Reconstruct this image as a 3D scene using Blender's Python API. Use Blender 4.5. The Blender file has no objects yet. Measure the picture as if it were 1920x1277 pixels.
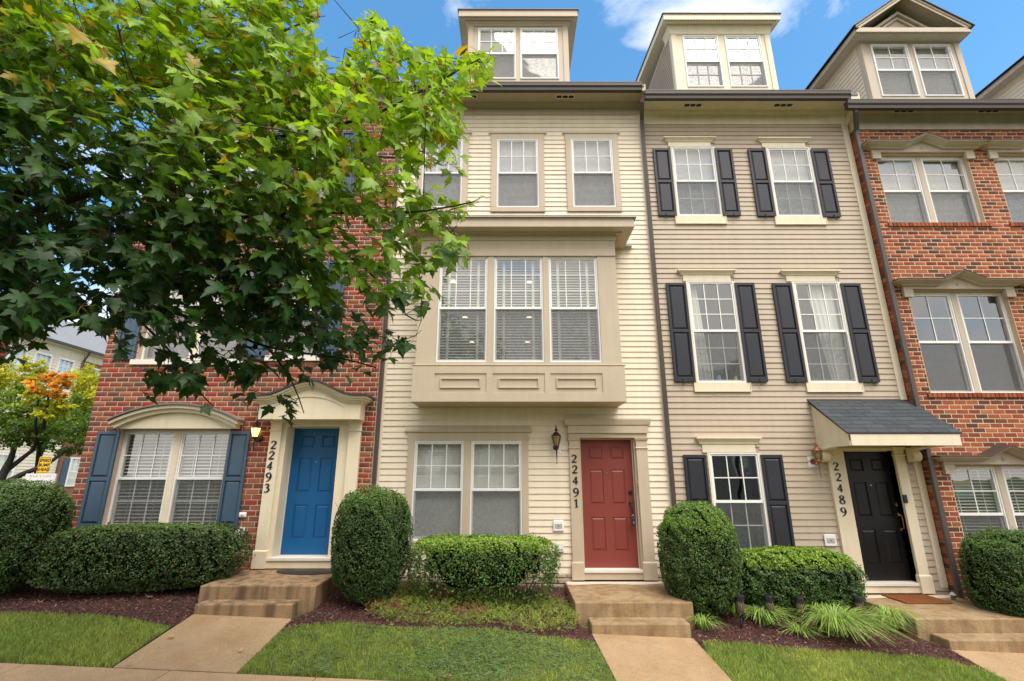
import bpy, math, random
import numpy as np
from mathutils import Vector, Matrix
random.seed(7); np.random.seed(7)
SC = bpy.context.scene
COL = SC.collection
rad = math.radians

# ------------------------------------------------------------------ camera
CY, CZ, PITCH, FPX = -8.5, 1.955, rad(15.5), 910.0
cam_d = bpy.data.cameras.new('camera')
cam = bpy.data.objects.new('camera', cam_d); COL.objects.link(cam)
cam.location = (0, CY, CZ); cam.rotation_euler = (rad(90) + PITCH, 0, 0)
cam_d.sensor_width = 36; cam_d.lens = 36 * FPX / 1920
cam_d.clip_start = 0.05; cam_d.clip_end = 2000
SC.camera = cam

# ------------------------------------------------------------------ world, sun, exposure
SUN_EL, SUN_AZ = rad(61), rad(152)      # azimuth from +Y clockwise: high, in front of the houses and to the right
world = bpy.data.worlds.new('World'); SC.world = world; world.use_nodes = True
wn, wl = world.node_tree.nodes, world.node_tree.links
wn.clear()
w_out = wn.new('ShaderNodeOutputWorld'); w_bg = wn.new('ShaderNodeBackground')
sky = wn.new('ShaderNodeTexSky'); sky.sky_type = 'NISHITA'; sky.sun_disc = False
sky.sun_elevation = SUN_EL; sky.sun_rotation = SUN_AZ; sky.air_density = 1.0; sky.dust_density = 0.6; sky.ozone_density = 2.0
w_bg.inputs['Strength'].default_value = 0.15
tc = wn.new('ShaderNodeTexCoord'); mp = wn.new('ShaderNodeMapping')
mp.inputs['Location'].default_value = (2.1, -0.6, 0.9); mp.inputs['Scale'].default_value = (1.0, 1.0, 1.7)
cn = wn.new('ShaderNodeTexNoise'); cn.inputs['Scale'].default_value = 2.3; cn.inputs['Detail'].default_value = 9
cn.inputs['Roughness'].default_value = 0.56; cn.inputs['Distortion'].default_value = 0.35
cr = wn.new('ShaderNodeValToRGB')
cr.color_ramp.elements[0].position = 0.435; cr.color_ramp.elements[0].color = (0, 0, 0, 1)
cr.color_ramp.elements[1].position = 0.61; cr.color_ramp.elements[1].color = (1, 1, 1, 1)
cmix = wn.new('ShaderNodeMixRGB'); cmix.inputs['Color2'].default_value = (7.4, 7.1, 6.8, 1)
wl.new(tc.outputs['Generated'], mp.inputs['Vector']); wl.new(mp.outputs['Vector'], cn.inputs['Vector'])
# the cloud cover thickens towards the side the houses face
sx = wn.new('ShaderNodeSeparateXYZ'); ma = wn.new('ShaderNodeMath'); ma.operation = 'MULTIPLY_ADD'; ma.inputs[1].default_value = -0.16
wl.new(tc.outputs['Generated'], sx.inputs[0]); wl.new(sx.outputs['Y'], ma.inputs[0]); wl.new(cn.outputs['Fac'], ma.inputs[2]); 
# and, as any broken cover does, looks closed towards the horizon
mb_ = wn.new('ShaderNodeMapRange'); mb_.inputs['From Min'].default_value = 0.0; mb_.inputs['From Max'].default_value = 0.55; mb_.inputs['To Min'].default_value = 0.13; mb_.inputs['To Max'].default_value = 0.0
ad = wn.new('ShaderNodeMath'); ad.operation = 'ADD'
wl.new(sx.outputs['Z'], mb_.inputs['Value']); wl.new(mb_.outputs['Result'], ad.inputs[0]); wl.new(ma.outputs[0], ad.inputs[1]); wl.new(ad.outputs[0], cr.inputs['Fac']); wl.new(cr.outputs['Color'], cmix.inputs['Fac'])
shs = wn.new('ShaderNodeHueSaturation'); shs.inputs['Hue'].default_value = 0.488; shs.inputs['Saturation'].default_value = 1.22; shs.inputs['Value'].default_value = 1.25
wl.new(sky.outputs['Color'], shs.inputs['Color']); wl.new(shs.outputs['Color'], cmix.inputs['Color1']); wl.new(cmix.outputs['Color'], w_bg.inputs['Color'])
wl.new(w_bg.outputs['Background'], w_out.inputs['Surface'])
sun_d = bpy.data.lights.new('sun', 'SUN'); sun_d.energy = 2.75; sun_d.angle = rad(44); sun_d.color = (1.0, 0.92, 0.83)
sun = bpy.data.objects.new('sun', sun_d); COL.objects.link(sun)
sdir = Vector((math.sin(SUN_AZ) * math.cos(SUN_EL), math.cos(SUN_AZ) * math.cos(SUN_EL), math.sin(SUN_EL)))
sun.rotation_euler = (-sdir).to_track_quat('-Z', 'Y').to_euler(); sun.location = (0, 0, 30)
SC.view_settings.view_transform = 'Standard'; SC.view_settings.look = 'None'
SC.view_settings.gamma = 1; SC.view_settings.use_curve_mapping = False
SC.view_settings.exposure = 0.66
SC.cycles.max_bounces = 7; SC.cycles.transparent_max_bounces = 12; SC.cycles.caustics_reflective = False; SC.cycles.caustics_refractive = False

# ------------------------------------------------------------------ helpers
SP, CP = math.sin(PITCH), math.cos(PITCH)
def at(x, y, Y=0.0):
    """point of the plane Y that a sight line of the surveyed photograph meets: (X, Z)"""
    u = (638.5 - y) / FPX; fwd = CP - u * SP; up = SP + u * CP; d = Y - CY
    return d * (x - 960) / FPX / fwd, CZ + d * up / fwd
def atd(x, y, d):
    """point at forward distance d"""
    u = (638.5 - y) / FPX; fwd = CP - u * SP; up = SP + u * CP
    return Vector((d * (x - 960) / FPX / fwd, CY + d, CZ + d * up / fwd))
def px(X, Y, Z):
    d = Y - CY; h = Z - CZ
    c = d * CP + h * SP
    return 960 + FPX * X / c, 638.5 - FPX * (h * CP - d * SP) / c
def rect(xl, xr, yref, yt, yb, Y=0.0):
    return at(xl, yref, Y)[0], at(xr, yref, Y)[0], at(960, yb, Y)[1], at(960, yt, Y)[1]
def gz(X, Y):
    """ground height"""
    Xc = min(max(X, -12), 14)
    z = -0.04 * (Xc - 1.6)
    if Y > -1.65: z += 0.12 * (min(Y, 0.3) + 1.65)
    elif Y > -2.8: z -= 0.165 * (-1.65 - Y)
    else: z -= 0.19 + 0.02 * (min(-Y, 6.2) - 2.8)
    return z
def ground_at(x, y):
    d = 6.0
    u = (638.5 - y) / FPX; fwd = CP - u * SP; up = SP + u * CP
    for _ in range(40):
        X = d * (x - 960) / FPX / fwd
        h = CZ - gz(X, CY + d)
        d = 0.5 * d + 0.5 * (h / (-up) * fwd)
    return d * (x - 960) / FPX / fwd, CY + d

def tagp(o, label=None, cat=None, group=None, kind=None):
    if label: o['label'] = label
    if cat: o['category'] = cat
    if group: o['group'] = group
    if kind: o['kind'] = kind
    return o
def empty(name, loc, label, cat, group=None):
    o = bpy.data.objects.new(name, None); COL.objects.link(o); o.location = loc
    return tagp(o, label, cat, group)

class MB:
    def __init__(s): s.v = []; s.f = []; s.t = []; s.tint = (1, 1, 1)
    def add(s, vs, fs):
        n = len(s.v); s.v += [tuple(p) for p in vs]; s.f += [tuple(i + n for i in f) for f in fs]
        s.t += [s.tint] * len(vs); return s
    def box(s, x0, x1, y0, y1, z0, z1):
        if x0 > x1: x0, x1 = x1, x0
        if y0 > y1: y0, y1 = y1, y0
        if z0 > z1: z0, z1 = z1, z0
        return s.add([(x0,y0,z0),(x1,y0,z0),(x1,y1,z0),(x0,y1,z0),(x0,y0,z1),(x1,y0,z1),(x1,y1,z1),(x0,y1,z1)],
                     [(0,3,2,1),(4,5,6,7),(0,1,5,4),(1,2,6,5),(2,3,7,6),(3,0,4,7)])
    def prism_y(s, poly, y0, y1):
        """poly of (x,z), counter clockwise seen from -Y"""
        n = len(poly)
        a = 0
        for i in range(n):
            x0, z0 = poly[i]; x1, z1 = poly[(i + 1) % n]; a += x0 * z1 - x1 * z0
        if a < 0: poly = poly[::-1]
        if y0 > y1: y0, y1 = y1, y0
        vs = [(x, y0, z) for x, z in poly] + [(x, y1, z) for x, z in poly]
        return s.add(vs, [tuple(range(n)), tuple(range(2*n-1, n-1, -1))] + [((i+1) % n, i, n+i, n+(i+1) % n) for i in range(n)])
    def prism_x(s, poly, x0, x1):
        """poly of (y,z)"""
        n = len(poly); a = 0
        for i in range(n):
            p, q = poly[i], poly[(i + 1) % n]; a += p[0] * q[1] - q[0] * p[1]
        if a < 0: poly = poly[::-1]
        if x0 > x1: x0, x1 = x1, x0
        vs = [(x0, y, z) for y, z in poly] + [(x1, y, z) for y, z in poly]
        return s.add(vs, [tuple(range(n-1, -1, -1)), tuple(range(n, 2*n))] + [(i, (i+1) % n, n+(i+1) % n, n+i) for i in range(n)])
    def quad(s, a, b, c, d): return s.add([a, b, c, d], [(0, 1, 2, 3)])
    def tube(s, pts, r, n=8, squash=None, cap=True):
        pts = [Vector(p) for p in pts]; rings = []
        rs = r if isinstance(r, (list, tuple)) else [r] * len(pts)
        prev = None
        for i, p in enumerate(pts):
            t = (pts[min(i+1, len(pts)-1)] - pts[max(i-1, 0)]).normalized()
            if prev is None:
                ref = Vector((0, 1, 0)) if abs(t.y) < 0.9 else Vector((1, 0, 0))
                a = t.cross(ref).normalized()
            else:
                a = (prev - t * prev.dot(t)).normalized()
            prev = a; b = t.cross(a)
            ring = []
            for k in range(n):
                th = 2 * math.pi * (k + 0.5) / n
                ca, sb = math.cos(th) * rs[i], math.sin(th) * rs[i]
                if squash: sb *= squash
                ring.append(p + a * ca + b * sb)
            rings.append(ring)
        vs = [q for g in rings for q in g]; fs = []
        for i in range(len(pts)-1):
            for k in range(n):
                fs.append((i*n+k, i*n+(k+1) % n, (i+1)*n+(k+1) % n, (i+1)*n+k))
        if cap: fs.append(tuple(range(n-1, -1, -1))); fs.append(tuple(range((len(pts)-1)*n, len(pts)*n)))
        return s.add(vs, fs)
    def lathe(s, prof, c=(0, 0, 0), n=16):
        """prof of (r,z) from bottom to top"""
        vs = []; fs = []
        for r, z in prof:
            for k in range(n):
                th = 2*math.pi*k/n; vs.append((c[0]+r*math.cos(th), c[1]+r*math.sin(th), c[2]+z))
        for i in range(len(prof)-1):
            for k in range(n): fs.append((i*n+k, i*n+(k+1) % n, (i+1)*n+(k+1) % n, (i+1)*n+k))
        fs.append(tuple(range(n-1, -1, -1))); fs.append(tuple(range((len(prof)-1)*n, len(prof)*n)))
        return s.add(vs, fs)
    def frustum(s, x0, x1, z0, z1, yb, yf, inset):
        """raised panel with bevelled edges, base at yb, face at yf (yf < yb)"""
        i = inset
        return s.add([(x0,yb,z0),(x1,yb,z0),(x1,yb,z1),(x0,yb,z1),(x0+i,yf,z0+i),(x1-i,yf,z0+i),(x1-i,yf,z1-i),(x0+i,yf,z1-i)],
                     [(4,5,6,7),(0,1,5,4),(1,2,6,5),(2,3,7,6),(3,0,4,7)])
    def mitre(s, x0, x1, Yw, prof, back=None):
        """moulding run: prof of (out, z) bottom to top, with mitred returns to the wall plane Yw"""
        bk = Yw if back is None else back
        vs = []; n = len(prof)
        for out, z in prof:
            vs += [(x0-out, bk, z), (x0-out, Yw-out, z), (x1+out, Yw-out, z), (x1+out, bk, z)]
        fs = []
        for i in range(n-1):
            for k in range(3): fs.append((i*4+k, i*4+k+1, (i+1)*4+k+1, (i+1)*4+k))
        fs.append((3, 2, 1, 0)); m = (n-1)*4; fs.append((m, m+1, m+2, m+3))
        return s.add(vs, fs)
    def obj(s, name, mat, parent=None, smooth=False, bevel=0, tint=False, kind=None, label=None):
        me = bpy.data.meshes.new(name); me.from_pydata(s.v, [], s.f)
        if tint or any(t != (1, 1, 1) for t in s.t):
            at_ = me.attributes.new('tint', 'FLOAT_COLOR', 'POINT')
            at_.data.foreach_set('color', np.array([(a, b, c, 1) for a, b, c in s.t], dtype=np.float32).ravel())
        me.materials.append(mat)
        if smooth: me.polygons.foreach_set('use_smooth', [True] * len(me.polygons))
        me.update()
        o = bpy.data.objects.new(name, me); COL.objects.link(o)
        if parent: o.parent = parent; o.matrix_parent_inverse = inv(parent)
        if bevel:
            b = o.modifiers.new('bevel', 'BEVEL'); b.width = bevel; b.segments = 2; b.limit_method = 'ANGLE'; b.angle_limit = rad(40)
        if kind: o['kind'] = kind
        if label: o['label'] = label
        return o
def wmat(o):
    m = Matrix.LocRotScale(o.location, o.rotation_euler, o.scale)
    if o.parent: m = wmat(o.parent) @ o.matrix_parent_inverse @ m
    return m
def inv(o): return wmat(o).inverted()
def put(o, parent):
    o.parent = parent; o.matrix_parent_inverse = inv(parent); return o
def np_obj(name, V, F, mat, parent=None, tint=None, kind=None, smooth=False):
    """V (n,3) float, F (m,k) int, fast mesh"""
    me = bpy.data.meshes.new(name); n, (m, k) = len(V), F.shape
    me.vertices.add(n); me.vertices.foreach_set('co', V.astype(np.float32).ravel())
    me.loops.add(m*k); me.loops.foreach_set('vertex_index', F.astype(np.int32).ravel())
    me.polygons.add(m); me.polygons.foreach_set('loop_start', np.arange(0, m*k, k, dtype=np.int32))
    try: me.polygons.foreach_set('loop_total', np.full(m, k, dtype=np.int32))
    except Exception: pass
    if smooth: me.polygons.foreach_set('use_smooth', np.ones(m, dtype=bool))
    me.update(calc_edges=True)
    if tint is not None:
        a = me.attributes.new('tint', 'FLOAT_COLOR', 'POINT')
        c = np.ones((n, 4), dtype=np.float32); c[:, :3] = tint; a.data.foreach_set('color', c.ravel())
    me.materials.append(mat)
    o = bpy.data.objects.new(name, me); COL.objects.link(o)
    if parent: put(o, parent)
    if kind: o['kind'] = kind
    return o
def srgb(r, g, b): return tuple(((c/255)/12.92 if c/255 <= 0.04045 else ((c/255+0.055)/1.055)**2.4) for c in (r, g, b))

# ------------------------------------------------------------------ materials
def mat(name, color, rough=0.6, var=0.0, vscale=3.0, bump=0.0, bscale=60.0, metallic=0.0, spec=0.4, tint=False,
        streak=0.0, grain=0.0, color2=None, c2scale=1.2, c2lo=0.45, c2hi=0.65, stretch=(1, 1, 1)):
    m = bpy.data.materials.new(name); m.use_nodes = True
    nt = m.node_tree; N = nt.nodes; L = nt.links; b = N['Principled BSDF']
    b.inputs['Roughness'].default_value = rough; b.inputs['Metallic'].default_value = metallic
    b.inputs['Specular IOR Level'].default_value = spec
    g = N.new('ShaderNodeNewGeometry'); mpn = N.new('ShaderNodeMapping'); mpn.inputs['Scale'].default_value = stretch
    L.new(g.outputs['Position'], mpn.inputs['Vector'])
    rgb = N.new('ShaderNodeRGB'); rgb.outputs[0].default_value = (*color, 1); cur = rgb.outputs[0]
    if tint:
        a = N.new('ShaderNodeAttribute'); a.attribute_name = 'tint'
        mx = N.new('ShaderNodeMixRGB'); mx.blend_type = 'MULTIPLY'; mx.inputs['Fac'].default_value = 1
        L.new(cur, mx.inputs['Color1']); L.new(a.outputs['Color'], mx.inputs['Color2']); cur = mx.outputs['Color']
    if color2:
        n2 = N.new('ShaderNodeTexNoise'); n2.inputs['Scale'].default_value = c2scale; n2.inputs['Detail'].default_value = 6
        n2.inputs['Roughness'].default_value = 0.65
        L.new(mpn.outputs['Vector'], n2.inputs['Vector'])
        mr = N.new('ShaderNodeMapRange'); mr.inputs['From Min'].default_value = c2lo; mr.inputs['From Max'].default_value = c2hi
        L.new(n2.outputs['Fac'], mr.inputs['Value'])
        mx = N.new('ShaderNodeMixRGB'); mx.inputs['Color2'].default_value = (*color2, 1)
        L.new(mr.outputs['Result'], mx.inputs['Fac']); L.new(cur, mx.inputs['Color1']); cur = mx.outputs['Color']
    if var:
        n1 = N.new('ShaderNodeTexNoise'); n1.inputs['Scale'].default_value = vscale; n1.inputs['Detail'].default_value = 8
        n1.inputs['Roughness'].default_value = 0.7
        L.new(mpn.outputs['Vector'], n1.inputs['Vector'])
        mr = N.new('ShaderNodeMapRange'); mr.inputs['From Min'].default_value = 0.25; mr.inputs['From Max'].default_value = 0.75
        mr.inputs['To Min'].default_value = 1-var; mr.inputs['To Max'].default_value = 1+var
        L.new(n1.outputs['Fac'], mr.inputs['Value'])
        mx = N.new('ShaderNodeVectorMath'); mx.operation = 'SCALE'
        L.new(cur, mx.inputs[0]); L.new(mr.outputs['Result'], mx.inputs['Scale']); cur = mx.outputs['Vector']
        if rough > 0.2:
            rr = N.new('ShaderNodeMapRange'); rr.inputs['To Min'].default_value = rough*0.85; rr.inputs['To Max'].default_value = min(1, rough*1.2)
            L.new(n1.outputs['Fac'], rr.inputs['Value']); L.new(rr.outputs['Result'], b.inputs['Roughness'])
    if streak:
        mp2 = N.new('ShaderNodeMapping'); mp2.inputs['Scale'].default_value = (9, 9, 0.7)
        L.new(g.outputs['Position'], mp2.inputs['Vector'])
        n3 = N.new('ShaderNodeTexNoise'); n3.inputs['Scale'].default_value = 1.0; n3.inputs['Detail'].default_value = 5
        L.new(mp2.outputs['Vector'], n3.inputs['Vector'])
        mr = N.new('ShaderNodeMapRange'); mr.inputs['From Min'].default_value = 0.44; mr.inputs['From Max'].default_value = 0.66
        mr.inputs['To Min'].default_value = 1; mr.inputs['To Max'].default_value = 1-streak
        L.new(n3.outputs['Fac'], mr.inputs['Value'])
        mx = N.new('ShaderNodeVectorMath'); mx.operation = 'SCALE'
        L.new(cur, mx.inputs[0]); L.new(mr.outputs['Result'], mx.inputs['Scale']); cur = mx.outputs['Vector']
    if grain:
        ng = N.new('ShaderNodeTexNoise'); ng.inputs['Scale'].default_value = 85; ng.inputs['Detail'].default_value = 3
        L.new(g.outputs['Position'], ng.inputs['Vector'])
        mr = N.new('ShaderNodeMapRange'); mr.inputs['From Min'].default_value = 0.32; mr.inputs['From Max'].default_value = 0.62
        mr.inputs['To Min'].default_value = 1-grain; mr.inputs['To Max'].default_value = 1+grain*.45
        L.new(ng.outputs['Fac'], mr.inputs['Value'])
        mx = N.new('ShaderNodeVectorMath'); mx.operation = 'SCALE'
        L.new(cur, mx.inputs[0]); L.new(mr.outputs['Result'], mx.inputs['Scale']); cur = mx.outputs['Vector']
    L.new(cur, b.inputs['Base Color'])
    if bump:
        nb = N.new('ShaderNodeTexNoise'); nb.inputs['Scale'].default_value = bscale; nb.inputs['Detail'].default_value = 5
        L.new(g.outputs['Position'], nb.inputs['Vector'])
        bp = N.new('ShaderNodeBump'); bp.inputs['Strength'].default_value = bump; bp.inputs['Distance'].default_value = 0.01
        L.new(nb.outputs['Fac'], bp.inputs['Height']); L.new(bp.outputs['Normal'], b.inputs['Normal'])
    return m
def leafmat(name, trans=0.35, rough=0.4, spec=0.4, var=0.25, vscale=30):
    m = bpy.data.materials.new(name); m.use_nodes = True
    N, L = m.node_tree.nodes, m.node_tree.links; b = N['Principled BSDF']
    b.inputs['Roughness'].default_value = rough; b.inputs['Specular IOR Level'].default_value = spec
    a = N.new('ShaderNodeAttribute'); a.attribute_name = 'tint'
    g = N.new('ShaderNodeNewGeometry'); n = N.new('ShaderNodeTexNoise'); n.inputs['Scale'].default_value = vscale
    L.new(g.outputs['Position'], n.inputs['Vector'])
    mr = N.new('ShaderNodeMapRange'); mr.inputs['From Min'].default_value = 0.3; mr.inputs['From Max'].default_value = 0.7
    mr.inputs['To Min'].default_value = 1-var; mr.inputs['To Max'].default_value = 1+var
    L.new(n.outputs['Fac'], mr.inputs['Value'])
    s = N.new('ShaderNodeVectorMath'); s.operation = 'SCALE'
    L.new(a.outputs['Color'], s.inputs[0]); L.new(mr.outputs['Result'], s.inputs['Scale'])
    L.new(s.outputs['Vector'], b.inputs['Base Color'])
    tr = N.new('ShaderNodeBsdfTranslucent')
    hs = N.new('ShaderNodeMixRGB'); hs.blend_type = 'MULTIPLY'; hs.inputs['Fac'].default_value = 1; hs.inputs['Color2'].default_value = (1.5, 1.45, 0.5, 1)
    L.new(s.outputs['Vector'], hs.inputs['Color1']); L.new(hs.outputs['Color'], tr.inputs['Color'])
    mx = N.new('ShaderNodeMixShader'); mx.inputs['Fac'].default_value = trans
    L.new(b.outputs['BSDF'], mx.inputs[1]); L.new(tr.outputs['BSDF'], mx.inputs[2])
    L.new(mx.outputs['Shader'], N['Material Output'].inputs['Surface'])
    return m
def glassmat():
    m = bpy.data.materials.new('window_glass'); m.use_nodes = True
    N, L = m.node_tree.nodes, m.node_tree.links; N.remove(N['Principled BSDF'])
    t = N.new('ShaderNodeBsdfTransparent'); t.inputs['Color'].default_value = (0.93, 0.95, 0.94, 1)
    gl = N.new('ShaderNodeBsdfGlossy'); gl.inputs['Roughness'].default_value = 0.02; gl.inputs['Color'].default_value = (1, 0.985, 0.96, 1)
    lw = N.new('ShaderNodeLayerWeight'); lw.inputs['Blend'].default_value = 0.5
    pw = N.new('ShaderNodeMath'); pw.operation = 'POWER'; pw.inputs[1].default_value = 4.5
    fr = N.new('ShaderNodeMath'); fr.operation = 'MULTIPLY_ADD'; fr.inputs[1].default_value = 0.9; fr.inputs[2].default_value = 0.19
    L.new(lw.outputs['Facing'], pw.inputs[0]); L.new(pw.outputs[0], fr.inputs[0])
    g = N.new('ShaderNodeNewGeometry'); n = N.new('ShaderNodeTexNoise'); n.inputs['Scale'].default_value = 2.2; n.inputs['Detail'].default_value = 1
    L.new(g.outputs['Position'], n.inputs['Vector'])
    bp = N.new('ShaderNodeBump'); bp.inputs['Strength'].default_value = 0.12; bp.inputs['Distance'].default_value = 0.02
    L.new(n.outputs['Fac'], bp.inputs['Height']); L.new(bp.outputs['Normal'], gl.inputs['Normal'])
    mx = N.new('ShaderNodeMixShader')
    L.new(fr.outputs[0], mx.inputs['Fac']); L.new(t.outputs['BSDF'], mx.inputs[1]); L.new(gl.outputs['BSDF'], mx.inputs[2])
    L.new(mx.outputs['Shader'], N['Material Output'].inputs['Surface'])
    return m
def screenmat():
    m = bpy.data.materials.new('insect_screen'); m.use_nodes = True
    N, L = m.node_tree.nodes, m.node_tree.links; b = N['Principled BSDF']
    b.inputs['Base Color'].default_value = (0.13, 0.135, 0.14, 1); b.inputs['Roughness'].default_value = 0.6
    t = N.new('ShaderNodeBsdfTransparent')
    g = N.new('ShaderNodeNewGeometry'); n = N.new('ShaderNodeTexNoise'); n.inputs['Scale'].default_value = 14; n.inputs['Detail'].default_value = 6
    n.inputs['Distortion'].default_value = 1.5
    L.new(g.outputs['Position'], n.inputs['Vector'])
    mr = N.new('ShaderNodeMapRange'); mr.inputs['From Min'].default_value = 0.3; mr.inputs['From Max'].default_value = 0.7
    mr.inputs['To Min'].default_value = 0.34; mr.inputs['To Max'].default_value = 0.52
    L.new(n.outputs['Fac'], mr.inputs['Value'])
    mx = N.new('ShaderNodeMixShader'); L.new(mr.outputs['Result'], mx.inputs['Fac'])
    L.new(t.outputs['BSDF'], mx.inputs[1]); L.new(b.outputs['BSDF'], mx.inputs[2])
    L.new(mx.outputs['Shader'], N['Material Output'].inputs['Surface'])
    return m
def emit(name, color, strength):
    m = bpy.data.materials.new(name); m.use_nodes = True
    b = m.node_tree.nodes['Principled BSDF']; b.inputs['Base Color'].default_value = (*color, 1)
    b.inputs['Emission Color'].default_value = (*color, 1); b.inputs['Emission Strength'].default_value = strength
    return m

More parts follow.
